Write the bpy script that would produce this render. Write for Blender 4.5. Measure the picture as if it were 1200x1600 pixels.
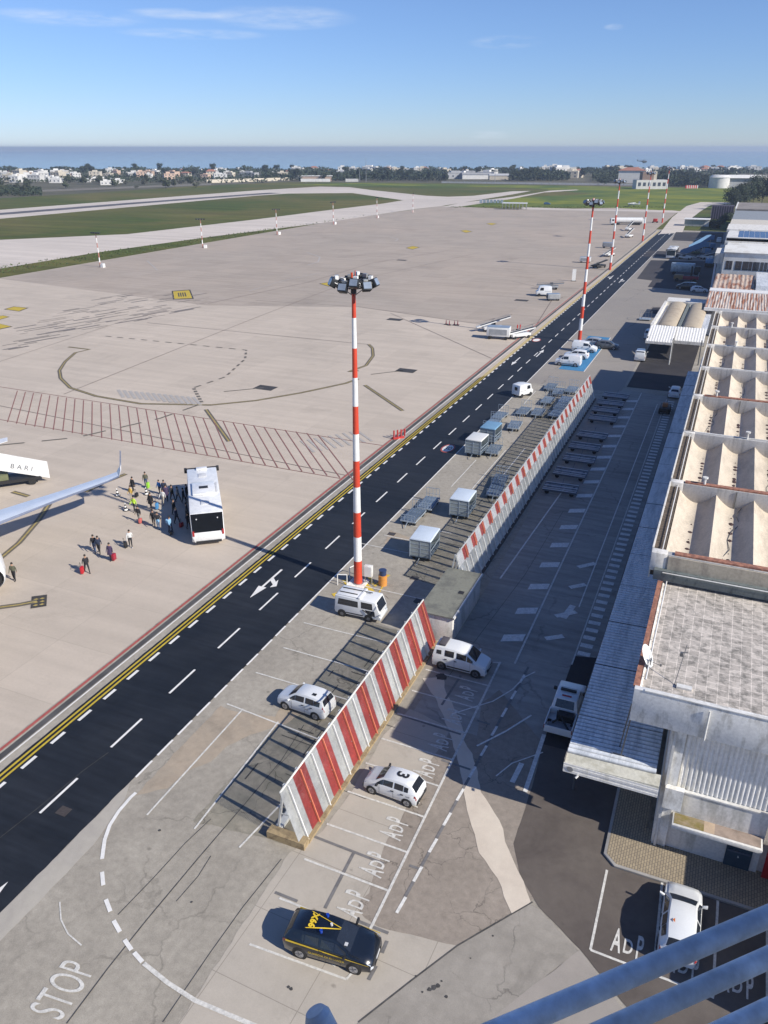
import bpy, bmesh, math, random
from mathutils import Vector, Matrix
R = math.radians
random.seed(7)
for o in list(bpy.data.objects): bpy.data.objects.remove(o)
S = bpy.context.scene
COL = S.collection
# ------------------------------------------------------------------ camera
FPX = 1235.0; PITCH = math.atan(569 / FPX); YAW = R(23.314); H = 33.5
cam = bpy.data.cameras.new('camera'); camo = bpy.data.objects.new('camera', cam); COL.objects.link(camo)
cam.sensor_fit = 'HORIZONTAL'; cam.sensor_width = 36; cam.lens = FPX / 1200 * 36
cam.clip_start = 0.05; cam.clip_end = 60000
camo.location = (0, 0, H); camo.rotation_euler = (R(90) - PITCH, 0, YAW)
S.camera = camo
S.render.resolution_x = 768; S.render.resolution_y = 1024
# ------------------------------------------------------------------ sky, sun, exposure
SUN_EL = R(34.7); SUN_DIR = Vector((0.9818 * math.cos(SUN_EL), -0.19 * math.cos(SUN_EL), math.sin(SUN_EL)))
W = bpy.data.worlds.new("World"); S.world = W; W.use_nodes = True
nt = W.node_tree; nt.nodes.clear()
sky = nt.nodes.new('ShaderNodeTexSky'); sky.sky_type = 'NISHITA'; sky.sun_disc = False
sky.sun_elevation = SUN_EL; sky.sun_rotation = math.atan2(0.9818, -0.19)
sky.altitude = 0; sky.air_density = 1.0; sky.dust_density = 0.0; sky.ozone_density = 6.0
bg = nt.nodes.new('ShaderNodeBackground'); bg.inputs[1].default_value = 0.105
wo = nt.nodes.new('ShaderNodeOutputWorld')
# thin cirrus wisps, placed by direction
tc = nt.nodes.new('ShaderNodeTexCoord')
def wisp(az, el, waz, wel, seed):
    """mask around a direction: az/el in degrees from the +Y axis"""
    sep = nt.nodes.new('ShaderNodeSeparateXYZ'); nt.links.new(tc.outputs['Generated'], sep.inputs[0])
    at = nt.nodes.new('ShaderNodeMath'); at.operation = 'ARCTAN2'
    nt.links.new(sep.outputs[0], at.inputs[0]); nt.links.new(sep.outputs[1], at.inputs[1])
    def lin(src, c, w):
        a = nt.nodes.new('ShaderNodeMath'); a.operation = 'SUBTRACT'; nt.links.new(src, a.inputs[0]); a.inputs[1].default_value = c
        b = nt.nodes.new('ShaderNodeMath'); b.operation = 'DIVIDE'; nt.links.new(a.outputs[0], b.inputs[0]); b.inputs[1].default_value = w
        d = nt.nodes.new('ShaderNodeMath'); d.operation = 'MULTIPLY'; nt.links.new(b.outputs[0], d.inputs[0]); nt.links.new(b.outputs[0], d.inputs[1])
        return d.outputs[0]
    q = nt.nodes.new('ShaderNodeMath'); q.operation = 'ADD'
    nt.links.new(lin(at.outputs[0], R(az), R(waz)), q.inputs[0]); nt.links.new(lin(sep.outputs[2], math.sin(R(el)), R(wel)), q.inputs[1])
    m = nt.nodes.new('ShaderNodeMapRange'); nt.links.new(q.outputs[0], m.inputs[0])
    m.inputs[1].default_value = 1; m.inputs[2].default_value = 0; m.inputs[3].default_value = 0; m.inputs[4].default_value = 1; m.interpolation_type = 'SMOOTHSTEP'
    mp = nt.nodes.new('ShaderNodeMapping'); mp.inputs['Scale'].default_value = (9, 9, 60); mp.inputs['Location'].default_value = (seed, seed, 0)
    mp.inputs['Rotation'].default_value = (0.10, 0.0, 0)
    nt.links.new(tc.outputs['Generated'], mp.inputs[0])
    n = nt.nodes.new('ShaderNodeTexNoise'); n.inputs['Scale'].default_value = 1.6; n.inputs['Detail'].default_value = 7; n.inputs['Roughness'].default_value = .62
    nt.links.new(mp.outputs[0], n.inputs[0])
    r = nt.nodes.new('ShaderNodeMapRange'); nt.links.new(n.outputs[0], r.inputs[0]); r.inputs[1].default_value = .38; r.inputs[2].default_value = .72
    x = nt.nodes.new('ShaderNodeMath'); x.operation = 'MULTIPLY'; nt.links.new(m.outputs[0], x.inputs[0]); nt.links.new(r.outputs[0], x.inputs[1])
    return x.outputs[0]
tot = None
for a in [(-29.6, 7.25, 5.0, .75, 0), (-42.3, 6.9, 5.5, .5, 3), (-35.5, 7.3, 4, .35, 5), (-35, 6.3, 5, .35, 6), (-15.7, 5.95, 2.6, .42, 8), (-9.3, 6.6, .7, .2, 2), (-16.5, .75, 1.6, .3, 9)]:
    s_ = wisp(*a)
    if tot is None: tot = s_
    else:
        ad = nt.nodes.new('ShaderNodeMath'); ad.operation = 'ADD'; nt.links.new(tot, ad.inputs[0]); nt.links.new(s_, ad.inputs[1]); tot = ad.outputs[0]
ml = nt.nodes.new('ShaderNodeMath'); ml.operation = 'MULTIPLY'; ml.use_clamp = True; nt.links.new(tot, ml.inputs[0]); ml.inputs[1].default_value = .5
mxs = nt.nodes.new('ShaderNodeMix'); mxs.data_type = 'RGBA'; nt.links.new(ml.outputs[0], mxs.inputs[0])
tint = nt.nodes.new('ShaderNodeMix'); tint.data_type = 'RGBA'; tint.blend_type = 'MULTIPLY'; tint.inputs[0].default_value = 1; sepz = nt.nodes.new('ShaderNodeSeparateXYZ'); nt.links.new(tc.outputs['Generated'], sepz.inputs[0]); rz = nt.nodes.new('ShaderNodeMapRange'); rz.inputs[1].default_value = .0; rz.inputs[2].default_value = .16; nt.links.new(sepz.outputs[2], rz.inputs[0])
tm = nt.nodes.new('ShaderNodeMix'); tm.data_type = 'RGBA'; tm.inputs[6].default_value = (.66, .77, 1.07, 1); tm.inputs[7].default_value = (.82, .83, 1.01, 1); nt.links.new(rz.outputs[0], tm.inputs[0]); nt.links.new(tm.outputs[2], tint.inputs[7]); nt.links.new(sky.outputs[0], tint.inputs[6]); nt.links.new(tint.outputs[2], mxs.inputs[6]); mxs.inputs[7].default_value = (6.4, 7.0, 7.9, 1)
nt.links.new(mxs.outputs[2], bg.inputs[0]); nt.links.new(bg.outputs[0], wo.inputs[0])
sl = bpy.data.lights.new('sun', 'SUN'); sl.energy = 5.0; sl.angle = R(.53); sl.color = (1, .95, .86)
so = bpy.data.objects.new('sun', sl); COL.objects.link(so); so.location = SUN_DIR * 300
so.rotation_euler = SUN_DIR.to_track_quat('Z', 'Y').to_euler()
S.view_settings.view_transform = 'Standard'; S.view_settings.look = 'None'; S.view_settings.exposure = 0.25; S.view_settings.gamma = 1
S.cycles.volume_bounces = 0
# ------------------------------------------------------------------ helpers
CP, SP = math.cos(PITCH), math.sin(PITCH)
def G(px, py, z=0.0):
    """point of the world at height z seen at a pixel of the 1200x1600 photograph"""
    x = (px - 600) / FPX; y = -(py - 800) / FPX
    dx, dy, dz = x, CP + y * SP, -SP + y * CP
    t = (z - H) / dz; dx *= t; dy *= t
    return (dx * math.cos(YAW) - dy * math.sin(YAW), dx * math.sin(YAW) + dy * math.cos(YAW))
MATS = {}
def obj_random(n, fac, r):
    oi = n.nodes.new('ShaderNodeObjectInfo'); q = n.nodes.new('ShaderNodeMapRange'); q.inputs[3].default_value = 1 - r; q.inputs[4].default_value = 1 + r; n.links.new(oi.outputs['Random'], q.inputs[0])
    k = n.nodes.new('ShaderNodeMath'); k.operation = 'MULTIPLY'; n.links.new(fac, k.inputs[0]); n.links.new(q.outputs[0], k.inputs[1]); return k.outputs[0]
def mat(name, col, rough=.7, metal=0.0, var=.12, scale=2.0, bump=0.0, var2=0, scale2=.2, coat=0, emit=None, spec=None, rnd=0):
    if name in MATS: return MATS[name]
    m = bpy.data.materials.new(name); m.use_nodes = True; n = m.node_tree; b = n.nodes['Principled BSDF']
    b.inputs['Roughness'].default_value = rough; b.inputs['Metallic'].default_value = metal
    if coat: b.inputs['Coat Weight'].default_value = coat
    if spec is not None: b.inputs['Specular IOR Level'].default_value = spec
    t = n.nodes.new('ShaderNodeTexCoord')
    nz = n.nodes.new('ShaderNodeTexNoise'); nz.inputs['Scale'].default_value = scale; nz.inputs['Detail'].default_value = 5; nz.inputs['Roughness'].default_value = .6
    n.links.new(t.outputs['Object'], nz.inputs[0])
    mr = n.nodes.new('ShaderNodeMapRange'); mr.inputs[1].default_value = .3; mr.inputs[2].default_value = .7
    mr.inputs[3].default_value = 1 - var; mr.inputs[4].default_value = 1 + var; n.links.new(nz.outputs[0], mr.inputs[0])
    fac = mr.outputs[0]
    if var2:
        n2 = n.nodes.new('ShaderNodeTexNoise'); n2.inputs['Scale'].default_value = scale2; n2.inputs['Detail'].default_value = 3
        n.links.new(t.outputs['Object'], n2.inputs[0])
        m2 = n.nodes.new('ShaderNodeMapRange'); m2.inputs[1].default_value = .3; m2.inputs[2].default_value = .7; m2.inputs[3].default_value = 1 - var2; m2.inputs[4].default_value = 1 + var2
        n.links.new(n2.outputs[0], m2.inputs[0]); k = n.nodes.new('ShaderNodeMath'); k.operation = 'MULTIPLY'
        n.links.new(fac, k.inputs[0]); n.links.new(m2.outputs[0], k.inputs[1]); fac = k.outputs[0]
    if rnd: fac = obj_random(n, fac, rnd)
    v = n.nodes.new('ShaderNodeVectorMath'); v.operation = 'SCALE'; v.inputs[0].default_value = col[:3]
    n.links.new(fac, v.inputs['Scale']); n.links.new(v.outputs[0], b.inputs['Base Color'])
    if bump:
        bp = n.nodes.new('ShaderNodeBump'); bp.inputs['Strength'].default_value = bump; bp.inputs['Distance'].default_value = .02
        n.links.new(nz.outputs[0], bp.inputs['Height']); n.links.new(bp.outputs[0], b.inputs['Normal'])
    if emit: b.inputs['Emission Color'].default_value = (*emit[:3], 1); b.inputs['Emission Strength'].default_value = emit[3]
    MATS[name] = m; return m
class MB:
    def __init__(s): s.k = 0; s.v = []; s.f = []; s.mi = []; s.cur = 0
    def quad(s, *p):
        i = len(s.v); s.v += [tuple(q) for q in p]; s.f.append(tuple(range(i, i + len(p)))); s.mi.append(s.cur); return s
    def poly(s, pts, z): return s.quad(*[(p[0], p[1], z) for p in pts])
    def box(s, x0, x1, y0, y1, z0, z1):
        i = len(s.v); s.v += [(x, y, z) for z in (z0, z1) for (x, y) in ((x0, y0), (x1, y0), (x1, y1), (x0, y1))]
        for q in ((3, 2, 1, 0), (4, 5, 6, 7), (0, 1, 5, 4), (1, 2, 6, 5), (2, 3, 7, 6), (3, 0, 4, 7)):
            s.f.append(tuple(i + k for k in q)); s.mi.append(s.cur)
        return s
    def hexa(s, b, t):
        i = len(s.v); s.v += [tuple(q) for q in b] + [tuple(q) for q in t]; n = len(b)
        s.f.append(tuple(i + k for k in reversed(range(n)))); s.f.append(tuple(i + n + k for k in range(n))); s.mi += [s.cur] * 2
        for k in range(n):
            j = (k + 1) % n; s.f.append((i + k, i + j, i + n + j, i + n + k)); s.mi.append(s.cur)
        return s
    def prism(s, pts, z0, z1): return s.hexa([(p[0], p[1], z0) for p in pts], [(p[0], p[1], z1) for p in pts])
    def xprism(s, pts, x0, x1): return s.hexa([(x0, p[0], p[1]) for p in pts], [(x1, p[0], p[1]) for p in pts])
    def yprism(s, pts, y0, y1): return s.hexa([(p[0], y0, p[1]) for p in pts], [(p[0], y1, p[1]) for p in pts])
    def cyl(s, p0, p1, r0, r1=None, n=10):
        r1 = r0 if r1 is None else r1; a = Vector(p0); b = Vector(p1); d = (b - a).normalized()
        u = d.orthogonal().normalized(); w = d.cross(u)
        c = [(math.cos(2 * math.pi * k / n), math.sin(2 * math.pi * k / n)) for k in range(n)]
        return s.hexa([a + (u * x + w * y) * r0 for x, y in c], [b + (u * x + w * y) * r1 for x, y in c])
    def bar(s, p0, p1, t=.05, t2=None):
        a = Vector(p0); b = Vector(p1); d = (b - a).normalized(); up = Vector((0, 0, 1)) if abs(d.z) < .95 else Vector((0, 1, 0))
        u = d.cross(up).normalized() * t / 2; w = u.cross(d).normalized() * (t2 or t) / 2
        return s.hexa([a - u - w, a + u - w, a + u + w, a - u + w], [b - u - w, b + u - w, b + u + w, b - u + w])
    def strip(s, p, q, w, z):
        s.k += 1; z += (s.k % 40) * 6e-5
        d = Vector((q[0] - p[0], q[1] - p[1])).normalized(); n = Vector((-d.y, d.x)) * w / 2
        return s.quad((p[0] - n.x, p[1] - n.y, z), (q[0] - n.x, q[1] - n.y, z), (q[0] + n.x, q[1] + n.y, z), (p[0] + n.x, p[1] + n.y, z))
    def path(s, pts, w, z, dash=None):
        s.k += 1; z += (s.k % 40) * 6e-5
        if not dash:
            n = len(pts); off = []
            for i in range(n):
                a = Vector(pts[max(0, i - 1)][:2]); b = Vector(pts[min(n - 1, i + 1)][:2]); d = (b - a).normalized(); off.append(Vector((-d.y, d.x)) * w / 2)
            for i in range(n - 1):
                a, b = pts[i], pts[i + 1]; o, q = off[i], off[i + 1]
                s.quad((a[0] - o.x, a[1] - o.y, z), (b[0] - q.x, b[1] - q.y, z), (b[0] + q.x, b[1] + q.y, z), (a[0] + o.x, a[1] + o.y, z))
            return s
        on, offl = dash; t = 0; state = True; rem = on
        for a, b in zip(pts, pts[1:]):
            a = Vector(a[:2]); b = Vector(b[:2]); L = (b - a).length; p = 0
            while p < L - 1e-6:
                st = min(rem, L - p)
                if state: s.strip(a + (b - a) * (p / L), a + (b - a) * ((p + st) / L), w, z)
                p += st; rem -= st
                if rem < 1e-6: state = not state; rem = on if state else offl
        return s
    def build(s, name, m, parent=None, smooth=False, bevel=0, loc=None, rot=0):
        me = bpy.data.meshes.new(name); me.from_pydata(s.v, [], s.f)
        ms = m if isinstance(m, (list, tuple)) else [m]
        for k in ms: me.materials.append(k)
        if len(ms) > 1: me.polygons.foreach_set('material_index', s.mi)
        if bevel or smooth:
            b = bmesh.new(); b.from_mesh(me); bmesh.ops.remove_doubles(b, verts=b.verts, dist=1e-4)
            if bevel:
                ed = [e for e in b.edges if e.is_manifold and e.calc_face_angle(0) > .35]
                bmesh.ops.bevel(b, geom=ed, offset=bevel, segments=2, profile=.5, affect='EDGES', clamp_overlap=True)
            b.to_mesh(me); b.free()
        if smooth or bevel:
            me.polygons.foreach_set('use_smooth', [True] * len(me.polygons)); me.set_sharp_from_angle(angle=R(38))
        me.update()
        o = bpy.data.objects.new(name, me); COL.objects.link(o)
        if parent is not None: o.parent = parent
        if loc is not None: o.location = loc
        o.rotation_euler = (0, 0, rot); return o
def tag(o, label, cat=None, group=None, kind=None):
    if label: o['label'] = label
    if cat: o['category'] = cat
    if group: o['group'] = group
    if kind: o['kind'] = kind
    return o
def thing(name, label, cat, loc=(0, 0, 0), rot=0, group=None):
    o = bpy.data.objects.new(name, None); o.empty_display_size = .2; COL.objects.link(o)
    if len(loc) == 2: loc = (loc[0], loc[1], 0)
    o.location = loc; o.rotation_euler = (0, 0, rot); return tag(o, label, cat, group)
def kids(o): return list(o.children)
CH = {}
def copy_tree(o, parent=None):
    c = o.copy(); COL.objects.link(c)
    if parent is not None: c.parent = parent
    for k in CHILD(o): copy_tree(k, c)
    return c
_cc = {}
def CHILD(o):
    if o.name not in _cc: _cc[o.name] = [x for x in bpy.data.objects if x.parent == o]
    return _cc[o.name]
def dup(o, loc, rot, label=None, scale=None, group=None):
    c = copy_tree(o)
    c.location = (loc[0], loc[1], loc[2] if len(loc) > 2 else 0); c.rotation_euler = (0, 0, rot)
    if label: c['label'] = label
    if group: c['group'] = group
    if scale: c.scale = (scale, scale, scale) if not isinstance(scale, tuple) else scale
    return c
FONT = None
def text_mesh(txt, size, name, m, parent=None, M=None, bold=0.0, sx=1.0, thick=0.0, world=None, align='CENTER', spacing=1.0):
    cu = bpy.data.curves.new(name, 'FONT'); cu.body = txt; cu.size = size; cu.align_x = align; cu.align_y = 'CENTER'; cu.offset = bold; cu.extrude = thick; cu.space_character = spacing
    t = bpy.data.objects.new('tmp', cu); COL.objects.link(t)
    me = bpy.data.meshes.new_from_object(t.evaluated_get(bpy.context.evaluated_depsgraph_get())); bpy.data.objects.remove(t)
    me.transform(Matrix.Diagonal((sx, 1, 1, 1)))
    if M is not None: me.transform(M)
    me.materials.clear(); me.materials.append(m); me.name = name
    o = bpy.data.objects.new(name, me); COL.objects.link(o)
    if parent is not None: o.parent = parent
    return o
def struct(name, mb, m, **k):
    o = mb.build(name, m, **k); o['kind'] = 'structure'; return o
# ------------------------------------------------------------------ ground materials
def gmat(name, col, col2, patch=.06, streak=None, speck=.18, fine=1.2, cracks=0, slab=None, crack_scale=.35, spots=0, rough=.85, stain=None):
    m = bpy.data.materials.new(name); m.use_nodes = True; n = m.node_tree; b = n.nodes['Principled BSDF']; b.inputs['Roughness'].default_value = rough
    b.inputs['Specular IOR Level'].default_value = .25
    N = n.nodes.new; L = n.links.new
    t = N('ShaderNodeTexCoord'); co = t.outputs['Object']
    def noise(scale, det=6, ro=.62, vec=None, dist=0):
        z = N('ShaderNodeTexNoise'); z.inputs['Scale'].default_value = scale; z.inputs['Detail'].default_value = det; z.inputs['Roughness'].default_value = ro; z.inputs['Distortion'].default_value = dist
        L(vec or co, z.inputs[0]); return z.outputs[0]
    def rng(s, a, c, d=0., e=1., clamp=True):
        r = N('ShaderNodeMapRange'); r.clamp = clamp; L(s, r.inputs[0])
        for i, v in enumerate((a, c, d, e)): r.inputs[i + 1].default_value = v
        return r.outputs[0]
    def mul(a, c):
        k = N('ShaderNodeMath'); k.operation = 'MULTIPLY'; L(a, k.inputs[0])
        if isinstance(c, float): k.inputs[1].default_value = c
        else: L(c, k.inputs[1])
        return k.outputs[0]
    mx = N('ShaderNodeMix'); mx.data_type = 'RGBA'; L(rng(noise(patch, 4, .6, dist=.6), .36, .64), mx.inputs[0])
    mx.inputs[6].default_value = (*col, 1); mx.inputs[7].default_value = (*col2, 1)
    f = rng(noise(fine * 14, 3, .7), .25, .75, 1 - speck, 1 + speck)
    f = mul(f, rng(noise(fine, 6, .65), .3, .7, 1 - speck * .6, 1 + speck * .6))
    if streak:
        mp = N('ShaderNodeMapping'); mp.inputs['Rotation'].default_value = (0, 0, streak[1]); mp.inputs['Scale'].default_value = (streak[0], streak[0] * 14, 1); L(co, mp.inputs[0])
        f = mul(f, rng(noise(1, 4, .6, mp.outputs[0]), .35, .65, 1 - streak[2], 1 + streak[2]))
    if slab:
        br = N('ShaderNodeTexBrick'); br.offset = 0; br.inputs['Scale'].default_value = 1; br.inputs['Brick Width'].default_value = slab[0]; br.inputs['Row Height'].default_value = slab[1]
        br.inputs['Mortar Size'].default_value = slab[2]; br.inputs['Mortar Smooth'].default_value = .3; br.inputs['Bias'].default_value = 0
        g = 1 - slab[3]; br.inputs['Color1'].default_value = (1, 1, 1, 1); br.inputs['Color2'].default_value = (1 - slab[4],) * 3 + (1,); br.inputs['Mortar'].default_value = (g, g, g, 1)
        mp = N('ShaderNodeMapping'); mp.inputs['Rotation'].default_value = (0, 0, slab[5] if len(slab) > 5 else 0); L(co, mp.inputs[0]); L(mp.outputs[0], br.inputs[0])
        f = mul(f, br.outputs[0])
    if cracks:
        wn = N('ShaderNodeTexNoise'); wn.inputs['Scale'].default_value = 1.3; wn.inputs['Detail'].default_value = 5; L(co, wn.inputs[0])
        va = N('ShaderNodeVectorMath'); va.operation = 'SCALE'; L(wn.outputs[1], va.inputs[0]); va.inputs['Scale'].default_value = 1.1
        vb = N('ShaderNodeVectorMath'); L(co, vb.inputs[0]); L(va.outputs[0], vb.inputs[1])
        vo = N('ShaderNodeTexVoronoi'); vo.feature = 'DISTANCE_TO_EDGE'; vo.inputs['Scale'].default_value = crack_scale; L(vb.outputs[0], vo.inputs[0])
        c = rng(vo.outputs[0], 0.0, .012, 1 - cracks, 1.)
        gate = rng(noise(.22, 3), .42, .55)
        mm = N('ShaderNodeMix'); mm.data_type = 'FLOAT'; L(gate, mm.inputs[0]); mm.inputs[2].default_value = 1; L(c, mm.inputs[3]); f = mul(f, mm.outputs[0])
    if spots:
        vo = N('ShaderNodeTexVoronoi'); vo.inputs['Scale'].default_value = .55; L(co, vo.inputs[0])
        wv = rng(noise(5, 4), .3, .7, .6, 1.5)
        dd = N('ShaderNodeMath'); dd.operation = 'DIVIDE'; L(vo.outputs[0], dd.inputs[0]); L(wv, dd.inputs[1])
        f = mul(f, rng(dd.outputs[0], .03, .075, 1 - spots, 1.))
    for stain in ([stain] if stain and not isinstance(stain, list) else stain or []):
        f = mul(f, rng(noise(stain[0], 5, .7, dist=1), stain[2], stain[2] + .16, 1., 1 - stain[1]))
    v = N('ShaderNodeVectorMath'); v.operation = 'SCALE'; L(mx.outputs[2], v.inputs[0]); L(f, v.inputs['Scale']); L(v.outputs[0], b.inputs['Base Color'])
    bp = N('ShaderNodeBump'); bp.inputs['Strength'].default_value = .25; bp.inputs['Distance'].default_value = .01; L(noise(fine * 20, 2), bp.inputs['Height']); L(bp.outputs[0], b.inputs['Normal'])
    MATS[name] = m; return m
M_apron = gmat('apron concrete', (.54, .46, .375), (.49, .42, .345), patch=.025, streak=(.05, R(-25), .05), speck=.05, fine=.5, slab=(6, 6, .025, .20, .075, 0), stain=[(.09, .13, .56), (.45, .16, .64), (1.7, .22, .68)])
M_apron_dk = gmat('worn apron concrete', (.42, .35, .285), (.38, .325, .27), patch=.02, streak=(.04, R(-20), .07), speck=.05, fine=.4, slab=(7.5, 7.5, .035, .18, .085, 0), stain=[(.05, .14, .55), (.25, .16, .62), (.9, .18, .66)])
M_taxi = gmat('taxiway concrete', (.60, .53, .46), (.52, .46, .40), patch=.012, streak=(.012, R(-74), .10), speck=.06, fine=.2)
M_road = gmat('fresh asphalt', (.0125, .0155, .021), (.022, .025, .031), patch=.10, streak=(.16, R(90), .20), speck=.13, fine=1.5, rough=.62, stain=(.12, .15, .52))
M_park = gmat('parking asphalt', (.30, .27, .225), (.37, .335, .28), patch=.13, speck=.24, fine=2.6, cracks=.28, crack_scale=.16, spots=.35, stain=(.35, .16, .60))
M_park2 = gmat('worn bay asphalt', (.21, .195, .155), (.30, .27, .215), patch=.5, speck=.24, fine=2.0, cracks=.6, crack_scale=.3, spots=.4, stain=(.5, .30, .52))
M_lane = gmat('service lane asphalt', (.29, .27, .24), (.36, .335, .30), patch=.09, streak=(.12, R(84), .14), speck=.12, fine=2.0, cracks=.3, crack_scale=.12, stain=(.25, .22, .58))
M_conc = gmat('bay concrete', (.46, .41, .345), (.42, .375, .315), patch=.25, speck=.07, fine=1.6, slab=(4.2, 3.6, .02, .35, .03, R(2)), spots=.35, stain=(.5, .15, .58))
M_cracked = gmat('cracked asphalt', (.27, .23, .19), (.31, .265, .22), patch=.3, speck=.24, fine=3, cracks=.5, crack_scale=.42)
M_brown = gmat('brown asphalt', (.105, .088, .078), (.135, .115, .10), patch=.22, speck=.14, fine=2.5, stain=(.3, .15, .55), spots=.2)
M_grey = gmat('grey trowelled concrete', (.275, .25, .215), (.33, .30, .26), patch=.35, speck=.14, fine=2.0, cracks=.4, crack_scale=.25, stain=(.4, .2, .55))
M_patch = gmat('pale repair screed', (.64, .56, .46), (.58, .50, .41), patch=.4, speck=.06, fine=2)
M_tan = gmat('tan worn screed', (.40, .325, .245), (.34, .285, .22), patch=.5, speck=.1, fine=2.5, stain=(.6, .15, .5))
M_black = gmat('black asphalt and shade', (.035, .033, .036), (.05, .046, .048), patch=.3, speck=.15, fine=2.5)
M_strip = gmat('pale kerb strip', (.42, .385, .33), (.36, .33, .29), patch=.4, speck=.08, fine=2)
M_grass = gmat('airfield grass', (.062, .085, .010), (.13, .112, .030), patch=.012, streak=(.010, R(-20), .18), speck=.22, fine=.35, rough=.95)
M_grass2 = gmat('bright meadow grass', (.065, .11, .018), (.19, .20, .018), patch=.02, streak=(.012, R(10), .25), speck=.2, fine=.3, rough=.95)
M_land = gmat('coastal farmland', (.085, .083, .052), (.14, .125, .085), patch=.006, streak=(.004, R(-10), .2), speck=.2, fine=.12, rough=.95)
def paint(name, col, wear=.35, sc=3.0):
    m = bpy.data.materials.new(name); m.use_nodes = True; n = m.node_tree; b = n.nodes['Principled BSDF']; b.inputs['Roughness'].default_value = .7
    t = n.nodes.new('ShaderNodeTexCoord'); z = n.nodes.new('ShaderNodeTexNoise'); z.inputs['Scale'].default_value = sc; z.inputs['Detail'].default_value = 8; z.inputs['Roughness'].default_value = .75
    n.links.new(t.outputs['Object'], z.inputs[0]); r = n.nodes.new('ShaderNodeMapRange'); n.links.new(z.outputs[0], r.inputs[0]); r.inputs[1].default_value = .38; r.inputs[2].default_value = .60; r.inputs[3].default_value = 1 - wear; r.inputs[4].default_value = 1
    v = n.nodes.new('ShaderNodeVectorMath'); v.operation = 'SCALE'; v.inputs[0].default_value = col; n.links.new(r.outputs[0], v.inputs['Scale']); n.links.new(v.outputs[0], b.inputs['Base Color'])
    MATS[name] = m; return m
P_white = paint('white road paint', (.78, .76, .72), .14)
P_worn = paint('worn white paint', (.70, .675, .62), .34, 6)
P_faded = paint('faded paint ghost', (.80, .78, .73), .3, 5)
P_yel = paint('yellow road paint', (.55, .40, .035), .2)
P_yel2 = paint('ochre guide paint', (.42, .32, .10), .3)
P_red = paint('red line paint', (.42, .10, .085), .3)
P_redf = paint('faded red paint', (.30, .13, .11), .35)
P_blk = paint('black marking paint', (.06, .055, .05), .3)
P_greymask = paint('grey masking paint', (.20, .19, .185), .3)
P_blue = paint('blue bay paint', (.05, .22, .42), .2)
# ================================================================== GROUND
def gp(pts): return [G(*p) for p in pts]
struct('ground', MB().poly([(4000, -600), (4000, 3070), (20, 1560), (-560, 1330), (-1211, 1125), (-5000, 0), (-5000, -600)], 0), M_land)
sea_m = bpy.data.materials.new('sea'); sea_m.use_nodes = True; n_ = sea_m.node_tree; b_ = n_.nodes['Principled BSDF']
b_.inputs['Base Color'].default_value = (.05, .13, .22, 1); b_.inputs['Roughness'].default_value = .12; b_.inputs['IOR'].default_value = 1.33
z_ = n_.nodes.new('ShaderNodeTexNoise'); z_.inputs['Scale'].default_value = .05; z_.inputs['Detail'].default_value = 6; t_ = n_.nodes.new('ShaderNodeTexCoord')
n_.links.new(t_.outputs['Object'], z_.inputs[0]); bp_ = n_.nodes.new('ShaderNodeBump'); bp_.inputs['Strength'].default_value = .12; bp_.inputs['Distance'].default_value = .6; n_.links.new(z_.outputs[0], bp_.inputs['Height']); n_.links.new(bp_.outputs[0], b_.inputs['Normal'])
sea = MB(); fw = Vector((-math.sin(YAW), math.cos(YAW)))
sp = [(9600 * math.sin(a), 9600 * math.cos(a)) for a in [R(-95 + 5 * k) for k in range(33)]]
struct('sea', sea.poly(list(reversed(sp)) + [(-5000, -610), (5000, -610)], -.6), sea_m)
Zc = [0.0]
def lay(name, pts, m, z, px=False, jag=0, seed=1):
    if px: pts = gp(pts)
    if jag:
        rr = random.Random(seed); out = []
        for a, b in zip(pts, pts[1:] + pts[:1]):
            a = Vector(a); b = Vector(b); L = (b - a).length; n = max(1, int(L / .5)); out.append(tuple(a))
            for k in range(1, n):
                p = a.lerp(b, k / n); d = (b - a).normalized(); q = rr.uniform(-jag, jag); out.append((p.x - d.y * q, p.y + d.x * q))
        pts = out
    return struct(name, MB().poly(pts, z), m)
lay('airfield_grass', [(-300, 345), (0, 310), (150, 301), (300, 291), (450, 284.5), (700, 286), (1000, 292), (1260, 295), (1260, 375), (1040, 366), (960, 326), (690, 326), (0, 436), (-300, 520)], M_grass, .02, True)
lay('meadow', [(440, 289), (560, 286), (700, 288), (860, 290), (1000, 292.5), (1150, 294), (1150, 322), (1060, 331), (960, 325), (690, 323), (800, 309), (930, 303), (860, 297), (830, 294), (700, 291), (540, 290.5)], M_grass2, .04, True)
lay('taxiway', [(-200, 460), (0, 420), (150, 395), (330, 370), (500, 349), (640, 328), (690, 322), (800, 304), (830, 298.4), (800, 299), (740, 306), (700, 307.5), (667, 306), (580, 297), (547, 292.6), (500, 291.6), (400, 297.6), (0, 328), (-200, 345)], M_taxi, .06, True)
lay('grass_island', [(-200, 362), (0, 342), (400, 306), (450, 302.6), (550, 301.7), (587, 307), (630, 313), (600, 318), (517, 328), (400, 343), (200, 366), (0, 375), (-200, 388)], M_grass, .08, True)
M_rub = mat('runway rubber', (.10, .095, .10), .85, var=.35, scale=.03, var2=.3, scale2=.3)
struct('runway_wear', MB().path(gp([(-60, 339), (0, 334.6), (200, 318.5), (330, 308.6), (430, 301.5)]), 13, .10), M_rub)
lay('apron', [(-36.7, -30), (-36.7, 517), (-75, 532), (-122, 494), (-178, 506), (-184, 455), (-190, 380), (-191, 169), (-191, -30)], M_apron, .10)
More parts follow.
